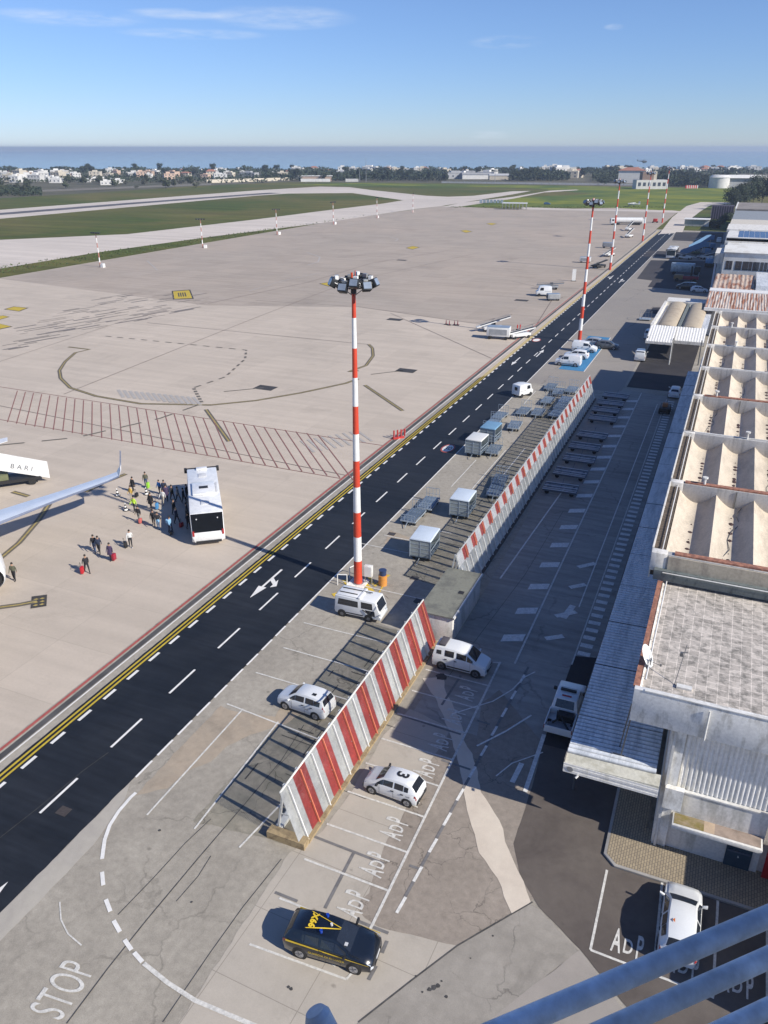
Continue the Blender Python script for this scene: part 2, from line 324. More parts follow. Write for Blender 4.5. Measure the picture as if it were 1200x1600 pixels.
lay('worn_apron', [(-191, 168), (-151.5, 162), (-112.7, 156), (-79, 168), (-50, 161), (-36.8, 157), (-36.8, 516), (-75, 531), (-122, 493), (-177, 504), (-183.5, 455), (-189.5, 380), (-190.5, 172)], M_apron_dk, .104, jag=0)
lay('far_path', [(1030, 366), (1050, 340), (1073, 322), (1095, 316), (1145, 316.5), (1150, 318), (1110, 321), (1095, 330), (1073, 347), (1066, 364)], M_taxi, .11, True)
lay('perimeter_path', [(815, 324), (900, 326.5), (1050, 329), (1070, 331), (1070, 333), (960, 330), (815, 327.5)], M_taxi, .115, True)
lay('field_track', [(1060, 348), (1130, 345.5), (1130, 347.5), (1060, 350.5)], M_taxi, .12, True)
lay('meadow_track', [(690, 324), (720, 317), (800, 308), (860, 298), (900, 296.4), (905, 297.2), (850, 301), (800, 311), (760, 317), (720, 323)], M_taxi, .12, True)
# land side
lay('parking_ground', [(-36.7, -30), (30, -30), (30, 395), (-36.7, 395)], M_park, .10)
lay('road', [(-35.0, -30), (-27.4, -30), (-27.4, 389), (-35.0, 389)], M_road, .104, jag=.025)
lay('drain_channel', [(-36.2, -30), (-35.75, -30), (-35.75, 389), (-36.2, 389)], mat('drain', (.075, .072, .07), .8, var=.3, scale=.6), .108)
lay('pale_verge', [(-35.75, 118), (-34.2, 122), (-34.2, 389), (-35.75, 389)], M_apron, .108)
lay('kerb_strip', [(-27.4, -10), (-26.35, -10), (-26.15, 22.0), (-26.8, 25.2), (-27.4, 26.4)], M_strip, .108, jag=.04)
lay('far_parking', [(-27.3, 120), (-13, 120), (-13, 172), (-3, 190), (-3, 390), (-27.3, 390)], gmat('far yard concrete', (.30, .27, .235), (.265, .24, .215), patch=.05, speck=.06, fine=.8, cracks=.3, crack_scale=.06), .104)
lay('service_lane', [(-14.6, 38.5), (-3.0, 34.5), (0.6, 34.5), (.6, 119), (-12.6, 122), (-16.0, 114), (-14.9, 60)], M_lane, .106, jag=.02)
lay('oily_bays', [(-22.3, 25.4), (-15.9, 26.2), (-16.0, 47.2), (-21.9, 47.2)], M_park2, .108, jag=.08)
lay('oily_bays', [(-22.0, 55.2), (-16.0, 54.3), (-16.2, 115), (-21.8, 112)], M_park2, .108, jag=.08)
lay('dark_lane_patch', [(-13.9, 43.9), (-10.0, 46.0), (-10.2, 62), (-14.4, 62)], M_lane, .109, jag=.03)
lay('bay_concrete', [(452, 1335), (280, 1600), (230, 1690), (560, 1690), (560, 1600), (715, 1480), (640, 1462), (590, 1450), (570, 1437), (558, 1422), (562, 1410), (577, 1398), (584, 1370), (594, 1345), (606, 1312), (624, 1290), (640, 1252), (655, 1222), (668, 1197), (692, 1165), (705, 1140), (640, 1110), (600, 1150), (545, 1245), (505, 1300)], M_conc, .110, True, jag=.05)
lay('cracked_asphalt', [(590, 1450), (640, 1462), (715, 1480), (832, 1408), (900, 1360), (870, 1190), (780, 1080), (705, 1140), (692, 1165), (668, 1197), (655, 1222), (640, 1252), (624, 1290), (606, 1312), (594, 1345), (584, 1370), (577, 1398), (562, 1410), (558, 1422), (570, 1437)], M_cracked, .112, True, jag=.05, seed=4)
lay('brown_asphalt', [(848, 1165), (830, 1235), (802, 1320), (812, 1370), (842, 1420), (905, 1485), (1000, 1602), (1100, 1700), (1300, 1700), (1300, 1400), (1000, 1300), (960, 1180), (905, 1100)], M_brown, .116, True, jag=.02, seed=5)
lay('repair_screed', [(660, 1062), (683, 1098), (700, 1140), (713, 1180), (724, 1232), (733, 1280), (748, 1335), (777, 1375), (800, 1432), (812, 1424), (829, 1412), (818, 1380), (801, 1345), (789, 1318), (786, 1298), (772, 1272), (751, 1240), (744, 1200), (738, 1180), (724, 1158), (722, 1138), (709, 1108), (697, 1085), (692, 1060)], M_patch, .1245, True, jag=.06, seed=9)
lay('grey_concrete', [(829, 1414), (842, 1424), (905, 1489), (850, 1530), (760, 1602), (700, 1660), (480, 1700), (560, 1600), (640, 1537), (715, 1480)], M_grey, .118, True, jag=.03, seed=3)
lay('pale_concrete', [(905, 1487), (990, 1602), (1060, 1700), (600, 1700), (700, 1650), (760, 1600), (850, 1530)], gmat('pale floated concrete', (.335, .30, .265), (.305, .275, .245), patch=.3, speck=.07, fine=2), .120, True, jag=.03, seed=6)
lay('tan_patch', [(213, 1244), (280, 1172), (345, 1105), (360, 1112), (430, 1122), (445, 1098), (482, 1108), (450, 1132), (392, 1150), (355, 1168), (330, 1192), (300, 1203), (262, 1234)], M_tan, .112, True, jag=.06, seed=8)
lay('tan_patch', [(610, 830), (650, 845), (645, 870), (600, 850)], M_tan, .112, True, jag=.1, seed=18)
lay('black_patch', [(897, 1027), (932, 1030), (905, 1180), (848, 1165)], M_black, .122, True)  # shaded brown asphalt drawn black; the shade is in the colour
lay('black_patch', [(-12.6, 123.5), (-4.2, 123.5), (-4.0, 166), (-12.6, 166)], M_black, .110)
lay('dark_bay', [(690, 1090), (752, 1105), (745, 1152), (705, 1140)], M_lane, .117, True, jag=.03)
for q in ([(1050, 376), (1056, 363), (1131, 364), (1128, 380)], [(995, 436), (1017, 407), (1122, 409), (1107, 458), (1012, 449), (1019, 439)], [(1000, 401), (1012, 392), (1124, 396), (1120, 404)], [(1020, 481), (1033, 481), (1030, 492), (1014, 490)]):  # the strip around the bus is a shadow laid as colour
    lay('dark_lot', q, gmat('dark lot with shade', (.040, .038, .045), (.065, .06, .062), patch=.04, speck=.1, fine=1) if 'dark lot with shade' not in MATS else MATS['dark lot with shade'], .112, True)  # dark asphalt with the hangar shade mixed into its tone
# brick footpath in front of the office
M_brickp = bpy.data.materials.new('yellow brick paving'); M_brickp.use_nodes = True; n_ = M_brickp.node_tree; b_ = n_.nodes['Principled BSDF']; b_.inputs['Roughness'].default_value = .85
t_ = n_.nodes.new('ShaderNodeTexCoord'); br_ = n_.nodes.new('ShaderNodeTexBrick'); br_.inputs['Scale'].default_value = 1; br_.inputs['Brick Width'].default_value = .24; br_.inputs['Row Height'].default_value = .13; br_.inputs['Mortar Size'].default_value = .012
br_.inputs['Color1'].default_value = (.38, .31, .21, 1); br_.inputs['Color2'].default_value = (.30, .245, .17, 1); br_.inputs['Mortar'].default_value = (.10, .085, .07, 1)
mp_ = n_.nodes.new('ShaderNodeMapping'); mp_.inputs['Rotation'].default_value = (0, 0, R(90)); n_.links.new(t_.outputs['Object'], mp_.inputs[0]); n_.links.new(mp_.outputs[0], br_.inputs[0]); n_.links.new(br_.outputs[0], b_.inputs['Base Color'])
M_kerb = mat('kerb stone', (.36, .34, .31), .85, var=.15, scale=2)
def ring(pts, w):
    v = [Vector(p) for p in pts]; c = sum(v, Vector((0, 0))) / len(v); out = []
    n = len(v)
    for i in range(n):
        a = (v[i] - v[i - 1]).normalized(); b = (v[(i + 1) % n] - v[i]).normalized()
        na = Vector((a.y, -a.x)); nb = Vector((b.y, -b.x)); m = (na + nb).normalized(); k = w / max(.3, m.dot(na)); out.append(v[i] - m * k)
    return [tuple(p) for p in out]
fp = [(-1.35, 31.95), (-.72, 31.35), (10, 31.35), (10, 34.6), (.5, 34.6), (.5, 60), (-1.5, 60)]
struct('footpath_kerb', MB().prism(fp, .10, .235), M_kerb, bevel=.015)
inn = [(-1.2, 32.0), (-.66, 31.5), (10, 31.5), (10, 34.6), (.5, 34.6), (.5, 60), (-1.35, 60)]
struct('footpath', MB().poly(inn, .24), M_brickp)
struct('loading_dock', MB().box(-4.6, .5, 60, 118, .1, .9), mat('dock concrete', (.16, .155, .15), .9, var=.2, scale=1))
# ================================================================== MARKINGS
ZM = .128
def mark(name, mb, m): return struct(name, mb, m)
w = MB()
for k in range(-2, 62): w.strip((-30.4, 22.5 + 5.75 * k), (-30.4, 25.4 + 5.75 * k), .16, ZM)
k = 20.0
while k < 388:
    w.strip((-34.02, k), (-34.02, k + 1.15), .22, ZM); k += 2.35
w.strip((-35.6, -20), (-35.6, 160), .10, ZM)
k = 26.8
while k < 47: w.strip((-27.33, k), (-27.33, k + 1.5), .14, ZM); k += 2.0
w.strip((-27.33, 47), (-27.33, 388), .12, ZM)
mark('lane_marking', w, P_white)
mark('yellow_edge_line', MB().strip((-34.37, -20), (-34.37, 388), .15, ZM).strip((-34.71, -20), (-34.71, 388), .15, ZM), P_yel)
mark('red_edge_line', MB().strip((-36.45, -20), (-36.45, 240), .22, ZM), P_red)
w = MB(); crv = gp([(213, 1241), (205, 1248), (186, 1270), (172, 1292), (164, 1315), (160, 1345)])
w.path(crv, .2, ZM)
for a, b in (((160, 1365), (162, 1386)), ((166, 1408), (173, 1427)), ((178, 1441), (188, 1459)), ((195, 1471), (206, 1487)), ((210, 1491), (223, 1506))): w.strip(G(*a), G(*b), .2, ZM)
mark('curved_edge_line', w, P_white)
w = MB().path(gp([(225, 1508), (262, 1538), (305, 1566), (352, 1586), (400, 1606), (460, 1625)]), .2, ZM)
w.path(gp([(94, 1412), (96, 1440), (107, 1462), (128, 1480)]), .07, ZM)
mark('worn_edge_line', w, P_worn)
w = MB()
for a, b in (((355, 1102), (530, 1170)), ((400, 1053), (585, 1108)), ((443, 1014), (600, 1058)), ((475, 975), (600, 1006)), ((380, 1110), (230, 1276)), ((435, 1130), (304, 1298)), ((505, 1190), (374, 1327)),
             ((390, 1478), (541, 1533)), ((541, 1533), (552, 1521)), ((535, 910), (690, 945)), ((648, 868), (560, 850)), ((640, 823), (705, 835)), ((600, 838), (650, 848)),
             ((705, 762), (744, 720)), ((737, 766), (790, 705)), ((786, 744), (820, 702)), ((845, 690), (880, 640)), ((818, 633), (837, 612))):
    w.strip(G(*a), G(*b), .11, ZM)
BAY = [43.35, 40.75, 38.15, 35.55, 33.2, 30.7, 28.1, 25.55, 23.0, 20.4]
for y in BAY[:-1]: w.strip((-15.5, y), (-10.75, y - .05), .12, ZM)
w.strip((-10.7, 22.3), (-10.9, 46.3), .14, ZM + .001)
for a, b in (((782, 1038), (770, 1037)), ((922, 1487), (948, 1362)), ((922, 1487), (1115, 1562)), ((1020, 1526), (1034, 1382)), ((1113, 1560), (1121, 1409)), ((1198, 1600), (1198, 1450))): w.strip(G(*a), G(*b), .12, ZM)
w.strip((-9.9, 46.5), (-10.1, 121), .14, ZM); w.strip((-6.15, 48), (-6.3, 119), .1, ZM)
mark('bay_line', w, P_worn)
w = MB()
for k in range(17):
    y = 49.3 + 4.15 * k; w.quad((-11.6, y - .5, ZM), (-10.1, y + .2, ZM), (-10.1, y + 1.2, ZM), (-11.6, y + .5, ZM))
k = 49.4
while k < 118: w.strip((-6.05, k + .25), (-5.15, k + .25), .52, ZM); k += 1.12
w.strip((-7.15, 56), (-7.3, 116), .1, ZM); w.strip((-14.2, 58), (-13.2, 80), .14, ZM)
for k in range(11): w.strip((-9.9 + .09 * k, 24.5 + 2 * k), (-9.83 + .09 * k, 25.5 + 2 * k), .16, ZM)
w.path(gp([(706, 1118), (770, 1098), (800, 1080), (820, 1060), (836, 1052)]), .09, ZM); w.path(gp([(745, 1168), (790, 1145), (830, 1120)]), .12, ZM)
w.path(gp([(775, 1215), (800, 1195), (848, 1178)]), .08, ZM); w.strip(G(820, 1240), G(850, 1150), .25, ZM); w.strip(G(800, 1225), G(815, 1195), .3, ZM)
for a, b in (((880, 968), (895, 948)), ((852, 1000), (880, 996)), ((903, 888), (930, 882)), ((890, 920), (915, 915)), ((868, 965), (900, 958))): w.strip(G(*a), G(*b), .5, ZM)
mark('faded_lane_marking', w, P_faded)
w = MB()
for a, b in (((492, 1310), (600, 1352)), ((553, 1335), (508, 1422)), ((430, 1397), (465, 1411)), ((560, 1442), (607, 1461)), ((605, 1473), (597, 1492)), ((588, 1512), (576, 1534)), ((640, 1355), (660, 1362)), ((610, 1115), (720, 1150)), ((690, 1190), (735, 1205)), ((745, 1128), (765, 1134)), ((720, 1058), (690, 1104))):
    w.strip(G(*a), G(*b), .16, ZM - .001)
for k in range(11): w.strip((-9.86 + .09 * k, 25.5 + 2 * k), (-9.8 + .09 * k, 26.5 + 2 * k), .16, ZM)
mark('masked_line', w, P_greymask)
w = MB()
for pts, wd in (([(105, 1602), (170, 1515), (230, 1440), (305, 1350), (380, 1262), (440, 1190), (475, 1135)], .05), ([(185, 1432), (240, 1375), (290, 1320), (330, 1282)], .035), ([(276, 1411), (310, 1372), (330, 1340)], .03),
                ([(255, 1600), (330, 1490), (380, 1420), (440, 1345)], .03), ([(560, 1600), (640, 1537), (715, 1480), (832, 1412)], .07), ([(0, 1312), (60, 1265), (130, 1207), (170, 1178)], .03), ([(700, 1060), (760, 980), (820, 900), (880, 800)], .03), ([(610, 1005), (560, 1065), (500, 1130), (430, 1205)], .03)):
    w.path(gp(pts), wd, ZM - .002)
mark('tar_seam', w, mat('tar seam', (.075, .07, .065), .8, var=.4, scale=3))
w = MB()
for px, py, r in ((638, 1206, 0), (690, 1060, .42), (252, 1262, 0), (678, 1546, .13), (684, 1543, .11), (671, 1549, .10), (697, 1560, .08), (690, 1536, .05), (660, 1553, .05), (650, 1528, .04), (455, 1548, .08), (451, 1545, .07), (770, 1465, .05), (560, 1440, .04), (735, 1500, .04), (250, 1300, .08), (300, 1412, .06), (247, 1262, 0), (650, 905, .28), (652, 942, .35), (825, 1000, 0)):
    if r:
        c = G(px, py); rr = random.Random(px); w.poly([(c[0] + r * rr.uniform(.75, 1.15) * math.cos(a), c[1] + r * rr.uniform(.75, 1.15) * math.sin(a)) for a in [k * .5236 for k in range(12)]], ZM + .003)
mark('tar_spot', w, mat('tar spot', (.06, .057, .055), .8, var=.4, scale=4))
# apron markings
w = MB()
for k in range(33):
    x = -97 + 1.6 * k; w.strip((x, 84.9), (x + 10.6, 73.0), .13, ZM)
w.strip((-112, 85.6), (-36.6, 84.5), .12, ZM); w.strip((-100, 73.6), (-36.6, 72.8), .12, ZM)
w.path([(-200, 89), (-112, 85.6)], .1, ZM)
mark('red_hatching', w, P_redf)
w = MB()
w.strip((-100, 78.6), (-36.6, 73.9), .12, ZM); w.path(gp([(100, 617), (400, 497), (548, 440), (680, 411), (750, 395)]), .14, ZM); w.path(gp([(0, 566), (200, 500), (330, 472)]), .1, ZM)
w.path(gp([(325, 475), (480, 442), (580, 412), (700, 392)]), .18, ZM); w.path(gp([(400, 470), (560, 480), (740, 506), (800, 492)]), .14, ZM)
w.path(gp([(230, 505), (400, 522), (575, 539)]), .13, ZM); w.path(gp([(610, 490), (768, 561)]), .13, ZM); w.path(gp([(800, 440), (846, 450), (905, 452)]), .14, ZM); w.path(gp([(790, 520), (840, 505), (862, 470)]), .14, ZM)
mark('apron_joint_line', w, paint('dark brown line', (.16, .12, .105), .3))
circ = gp([(107, 543), (140, 547), (118, 552), (102, 566), (93, 580), (95, 592), (110, 607), (150, 620), (220, 632), (330, 634), (400, 627), (470, 615), (540, 600), (560, 593)])
c2 = gp([(560, 580), (545, 582), (572, 572), (583, 557), (582, 545), (576, 539)])
blk = MB(); yel = MB()
for pth in (circ, c2, gp([(0, 875), (30, 850), (60, 815), (80, 785), (85, 778)]), gp([(135, 770), (160, 757), (197, 742)]), gp([(0, 951), (30, 947), (58, 941.5)]), gp([(20, 770), (45, 777)]), gp([(322, 641), (358, 691)]), gp([(570, 603), (629, 643)])):
    blk.path(pth, .62, ZM); yel.path(pth, .16, ZM + .004)
mark('guide_line_edge', blk, paint('guide line border', (.15, .13, .10), .35)); mark('yellow_guide_line', yel, P_yel2)
w = MB()
w.path(gp([(165, 526), (385, 548), (383, 562), (352, 590), (303, 607)]), .4, ZM, (1.4, 1.4)); w.path(gp([(303, 608), (316, 631)]), .5, ZM, (.8, .6)); w.path(gp([(310, 634), (250, 655), (120, 685), (0, 697)]), .35, ZM, (3, 2)); w.path(gp([(350, 613), (412, 607)]), .3, ZM); w.path(gp([(580, 586), (630, 580)]), .3, ZM)
mark('dashed_guide_line', w, paint('dashed guide paint', (.17, .15, .12), .3))
w = MB()
for px, py in ((415, 607), (635, 580), (617, 500), (628, 407), (815, 470)):
    c = G(px, py); w.poly([(c[0] - 1.6, c[1] - 1.1), (c[0] + 1.6, c[1] - 1.1), (c[0] + 1.6, c[1] + 1.1), (c[0] - 1.6, c[1] + 1.1)], ZM)
mark('stand_number_plate', w, P_blk)
# near stand box with yellow bars
a, b, c, d = gp([(48, 953), (73, 949), (74, 931), (50, 934)]); mark('stand_box', MB().poly([a, b, c, d], ZM), P_blk)
w = MB()
for t0 in (.2, .45, .7):
    for s0 in (.12, .52):
        lerp = lambda u, v: tuple(Vector(a).lerp(Vector(b), u).lerp(Vector(d).lerp(Vector(c), u), v)); w.poly([lerp(s0, t0), lerp(s0 + .2, t0 + .09), lerp(s0 + .36, t0), lerp(s0 + .2, t0 - .06)], ZM + .004)
mark('stand_box_mark', w, P_yel2)
w = MB(); bb = MB()
for pts in ([(272, 468), (270, 456), (296, 454), (301, 467)], [(8, 484), (22, 480), (43, 482), (30, 487)], [(-12, 505), (0, 507), (18, 511), (0, 515)], [(-10, 496), (5, 494), (14, 496), (0, 500)], [(500, 444), (515, 441.5), (527, 444), (514, 448)], [(635, 388), (645, 385), (655, 387), (645, 390)], [(720, 361), (728, 360), (737, 362), (728, 364)], [(760, 350), (768, 349), (776, 350), (768, 352)]):
    q = gp(pts); cc = sum((Vector(p) for p in q), Vector((0, 0))) / 4; bb.poly([tuple(cc + (Vector(p) - cc) * 1.12) for p in q], ZM); w.poly([tuple(cc + (Vector(p) - cc) * .96) for p in q], ZM + .004)
mark('information_panel_border', bb, P_blk); mark('information_panel', w, P_yel)
w = MB()
q = [Vector(p) for p in gp([(272, 468), (270, 456), (296, 454), (301, 467)])]
for u in (.3, .42, .55, .68): a_ = q[0].lerp(q[3], u); b_2 = q[1].lerp(q[2], u); w.strip(a_.lerp(b_2, .25), a_.lerp(b_2, .75), .3, ZM + .008)
mark('information_panel_figure', w, P_blk)
# worn streaks on the old joint patch
w = MB(); rr = random.Random(3)
for i in range(150):
    px = rr.uniform(0, 310); py = 560 - px * .31 + rr.uniform(-70, 0) + px * .05
    if not (462 + max(0, (145 - px)) * .4 < py < 548): continue
    c = G(px, py); L = rr.uniform(1.5, 9); d = Vector((.30, .95)); w.strip((c[0], c[1]), (c[0] + d.x * L, c[1] + d.y * L), rr.uniform(.15, .7), ZM)
mark('apron_wear', w, paint('apron wear', (.22, .19, .165), .2))
w = MB()
for i in range(14): c = G(185 + i * 9, 610 + i * .9); w.strip(c, (c[0] + 3.5, c[1] - 3), .5, ZM)
for i in range(9): c = G(470 + i * 11, 690 - i * 2); w.strip(c, (c[0] + 3.5, c[1] - 3), .35, ZM)
w.path(gp([(480, 395), (500, 402), (497, 410), (480, 415)]), .5, ZM); w.path(gp([(610, 371), (622, 374), (618, 377)]), .5, ZM); w.path(gp([(230, 408), (246, 423)]), .4, ZM); w.path(gp([(390, 455), (440, 440), (500, 427)]), .3, ZM)
mark('ghost_marking', w, paint('ghost apron paint', (.44, .405, .365), .2))
# arrows on the road
def arrow(x, y, L, up=True, turn=0):
    m = MB(); s = 1 if up else -1; P = lambda a, b: (x + a * s, y + b * s, ZM)
    m.quad(P(-.1, -L / 2), P(.1, -L / 2), P(.1, L * .12), P(-.1, L * .12)); m.quad(P(-.38, L * .12), P(.38, L * .12), P(0, L / 2))
    if turn:
        t = turn; m.quad(P(.1 * t, -.2 * L), P(.1 * t, -.1 * L), P(.62 * t, .0), P(.62 * t, -.1 * L)); m.quad(P(.62 * t, -.18 * L), P(.62 * t, .09 * L), P(1.05 * t, .02 * L))
    return m
for a in ((-32.1, 49.4, 5.2, False, -1), (-32.4, 132.5, 6, False, 0), (-29.9, 140, 6, True, 0), (-28.45, 16.2, 4.5, True, 0), (-32.4, 238, 8, False, 1), (-29.0, 233, 8, True, 1), (-33, 372, 7, True, 0), (-29, 375, 7, True, 0)): mark('road_arrow', arrow(*a), P_white)
for (cx, cy, nd) in ((-28.85, 86.7, ''), (-33.0, 150.2, '')):
    dsk = lambda r, z: MB().poly([(cx + r * math.cos(a), cy + r * 1.9 * math.sin(a)) for a in [k * .2618 for k in range(24)]], z)
    mark('speed_roundel_rim', dsk(.8, ZM), P_red); mark('speed_roundel', dsk(.62, ZM + .004), P_white)
o = text_mesh('30', 1.0, 'speed_figure', P_blk, M=Matrix.Translation((-28.85, 86.7, ZM + .009)) @ Matrix.Diagonal((1, 1.7, 1, 1))); o['kind'] = 'structure'
# lettering on the ground
def adp(cx, cy, rot, k=1.0):
    Mx = Matrix.Translation((cx, cy, ZM + .004)) @ Matrix.Rotation(rot, 4, 'Z')
    for ch, off, hs in (('A', -.52, 1.0), ('D', .0, .60), ('P', .50, 1.0)):
        MM = Mx @ Matrix.Translation((off * k, -.27 * (1 - hs), 0)) @ Matrix.Diagonal((.66 * k, 1.95 * k * hs, 1, 1))
        o = text_mesh(ch, .92, 'bay_lettering', P_worn, M=MM, bold=.018); o['kind'] = 'structure'
for y0, y1 in zip(BAY, BAY[1:]): adp(-11.95, (y0 + y1) / 2 - .1, R(90))
adp(.55, 27.15, 0); adp(2.95, 27.15, 0); adp(5.2, 27.15, 0)
o = text_mesh('STOP', 1.05, 'stop_lettering', P_worn, M=Matrix.Translation((-21.75, 15.25, ZM + .005)) @ Matrix.Rotation(R(96), 4, 'Z') @ Matrix.Diagonal((.95, 2.3, 1, 1)), spacing=1.06); o['kind'] = 'structure'
# blue bays, yellow apron of the mast
bl = MB(); c = gp([(905, 578), (936, 549), (945, 530), (930, 530), (880, 578)]); mark('blue_bay', MB().poly([(-24.5, 130.2), (-20.4, 130.2), (-20.4, 158), (-24.5, 158)], .122), P_blue)
mark('blue_bay_edge', MB().strip((-20.3, 130), (-20.3, 158), .12, ZM), P_white)
w = MB()
for a, b, wd in (((520, 932), (547, 925), .5), ((538, 908), (560, 935), .4), ((563, 905), (585, 930), .4), ((585, 918), (608, 900), .25), ((585, 940), (600, 915), .12), ((575, 900), (583, 915), .3)): w.strip(G(*a), G(*b), wd, ZM)
mark('yellow_hazard_paint', w, paint('worn yellow paint', (.66, .46, .05), .25, 6))
w = MB()
for (px, py) in ((648, 905), (655, 940), (612, 836), (100, 1270)):
    c = G(px, py); w.poly([(c[0] - .35, c[1] - .3), (c[0] + .35, c[1] - .3), (c[0] + .35, c[1] + .3), (c[0] - .35, c[1] + .3)], ZM)
mark('drain_grate', w, mat('iron grate', (.06, .05, .045), .6, var=.3, scale=8))
w = MB(); rr = random.Random(12)
for i in range(70):
    y = rr.choice([rr.uniform(27, 46), rr.uniform(58, 108)]); x = rr.uniform(-21.5, -16.8); L = rr.uniform(.6, 3.2); d = Vector((1, -.06)) if rr.random() < .7 else Vector((0, 1)); w.strip((x, y), (x + d.x * L, y + d.y * L), rr.uniform(.03, .10), ZM - .004)
mark('rubber_scuff', w, mat('rubber scuff', (.05, .048, .045), .8, var=.3))
# ================================================================== BUILDINGS
def wet(name, base, dark, sc=(1.2, 1.2, .35), amt=(.50, .62), rough=.85, br=None, groove_shade=None, rnd=0):
    """weathered wall / roof: base colour with noise-shaped dirt"""
    m = bpy.data.materials.new(name); m.use_nodes = True; n = m.node_tree; b = n.nodes['Principled BSDF']; b.inputs['Roughness'].default_value = rough
    t = n.nodes.new('ShaderNodeTexCoord'); mp = n.nodes.new('ShaderNodeMapping'); mp.inputs['Scale'].default_value = sc; n.links.new(t.outputs['Object'], mp.inputs[0])
    z = n.nodes.new('ShaderNodeTexNoise'); z.inputs['Scale'].default_value = 1; z.inputs['Detail'].default_value = 8; z.inputs['Roughness'].default_value = .68; n.links.new(mp.outputs[0], z.inputs[0])
    r = n.nodes.new('ShaderNodeMapRange'); r.inputs[1].default_value = amt[0]; r.inputs[2].default_value = amt[1]; n.links.new(z.outputs[0], r.inputs[0])
    x = n.nodes.new('ShaderNodeMix'); x.data_type = 'RGBA'; n.links.new(r.outputs[0], x.inputs[0]); x.inputs[6].default_value = (*base, 1); x.inputs[7].default_value = (*dark, 1)
    z2 = n.nodes.new('ShaderNodeTexNoise'); z2.inputs['Scale'].default_value = 7; z2.inputs['Detail'].default_value = 4; n.links.new(t.outputs['Object'], z2.inputs[0])
    r2 = n.nodes.new('ShaderNodeMapRange'); r2.inputs[1].default_value = .3; r2.inputs[2].default_value = .7; r2.inputs[3].default_value = .9; r2.inputs[4].default_value = 1.1; n.links.new(z2.outputs[0], r2.inputs[0])
    out = x.outputs[2]; f = r2.outputs[0]
    if br:
        bt = n.nodes.new('ShaderNodeTexBrick'); bt.offset = 0; bt.inputs['Scale'].default_value = 1; bt.inputs['Brick Width'].default_value = br[0]; bt.inputs['Row Height'].default_value = br[1]; bt.inputs['Mortar Size'].default_value = br[2]; bt.inputs['Mortar Smooth'].default_value = .2
        bt.inputs['Color1'].default_value = (1, 1, 1, 1); bt.inputs['Color2'].default_value = (br[3],) * 3 + (1,); bt.inputs['Mortar'].default_value = (br[4],) * 3 + (1,); n.links.new(t.outputs['Object'], bt.inputs[0])
        k = n.nodes.new('ShaderNodeMath'); k.operation = 'MULTIPLY'; n.links.new(f, k.inputs[0]); n.links.new(bt.outputs[0], k.inputs[1]); f = k.outputs[0]
    if rnd: f = obj_random(n, f, rnd)
    if groove_shade:   # shade of the corrugation valleys, painted dark so the ribs read
        sp_ = n.nodes.new('ShaderNodeSeparateXYZ'); n.links.new(t.outputs['Object'], sp_.inputs[0]); a1 = n.nodes.new('ShaderNodeMath'); a1.operation = 'MULTIPLY'; n.links.new(sp_.outputs[groove_shade[0]], a1.inputs[0]); a1.inputs[1].default_value = 6.28318 / groove_shade[1]
        a3 = n.nodes.new('ShaderNodeMath'); a3.operation = 'SUBTRACT'; n.links.new(a1.outputs[0], a3.inputs[0]); a3.inputs[1].default_value = groove_shade[2]; a2 = n.nodes.new('ShaderNodeMath'); a2.operation = 'COSINE'; n.links.new(a3.outputs[0], a2.inputs[0])
        r3 = n.nodes.new('ShaderNodeMapRange'); r3.inputs[1].default_value = .45; r3.inputs[2].default_value = 1; r3.inputs[3].default_value = 1; r3.inputs[4].default_value = groove_shade[3]; n.links.new(a2.outputs[0], r3.inputs[0])
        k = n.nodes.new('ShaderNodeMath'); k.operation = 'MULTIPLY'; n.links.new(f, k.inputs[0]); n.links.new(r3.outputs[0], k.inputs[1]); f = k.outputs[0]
    v = n.nodes.new('ShaderNodeVectorMath'); v.operation = 'SCALE'; n.links.new(out, v.inputs[0]); n.links.new(f, v.inputs['Scale']); n.links.new(v.outputs[0], b.inputs['Base Color'])
    MATS[name] = m; return m
W_white = wet('white render', (.70, .67, .62), (.50, .48, .43))
W_dirty = wet('stained white concrete', (.86, .84, .79), (.56, .54, .49), sc=(1.6, 1.6, .5), amt=(.48, .62))
W_grey = wet('grey board concrete', (.50, .48, .45), (.36, .345, .32), sc=(2.2, 1, .3))
W_cream = wet('cream vault membrane', (.58, .50, .395), (.43, .37, .29), sc=(.9, .35, 1), amt=(.46, .68), rnd=.07)
W_paver = wet('roof paving slabs', (.58, .52, .455), (.26, .24, .21), sc=(2.6, 2.6, 1), amt=(.46, .64), br=(.5, .5, .018, .72, 1.28))
W_tin = wet('grey tin sheet', (.74, .76, .78), (.48, .51, .54), sc=(2, .25, 1), amt=(.45, .65), rough=.55, groove_shade=(1, .32, 6.28318 * (33.3 % .32) / .32, .38))
W_whtin = wet('white ribbed sheet', (.80, .78, .74), (.62, .60, .54), sc=(3, 3, .4), amt=(.5, .66), rough=.5)
W_tile = wet('terracotta coping', (.42, .19, .12), (.22, .10, .07), sc=(4, 4, 4), amt=(.4, .6))
W_teal = wet('grey green gutter', (.17, .19, .18), (.10, .115, .11), sc=(2, 2, 1))
W_rust = wet('rusty roof sheet', (.50, .40, .32), (.27, .11, .06), sc=(1.3, .16, 1), amt=(.44, .58))
W_rust2 = wet('heavily rusted roof', (.56, .50, .44), (.30, .12, .06), sc=(2.6, .10, 1), amt=(.45, .56))
W_ext = wet('hangar white sheet', (.66, .65, .62), (.56, .54, .50), sc=(.3, .3, .3))
W_dark = mat('dark opening', (.02, .02, .025), .8)
W_glass = mat('window glass dark', (.03, .035, .045), .12, spec=.6)
W_moss = wet('mossy ledge', (.30, .235, .16), (.20, .16, .05), sc=(1, 2, 1), amt=(.42, .6))
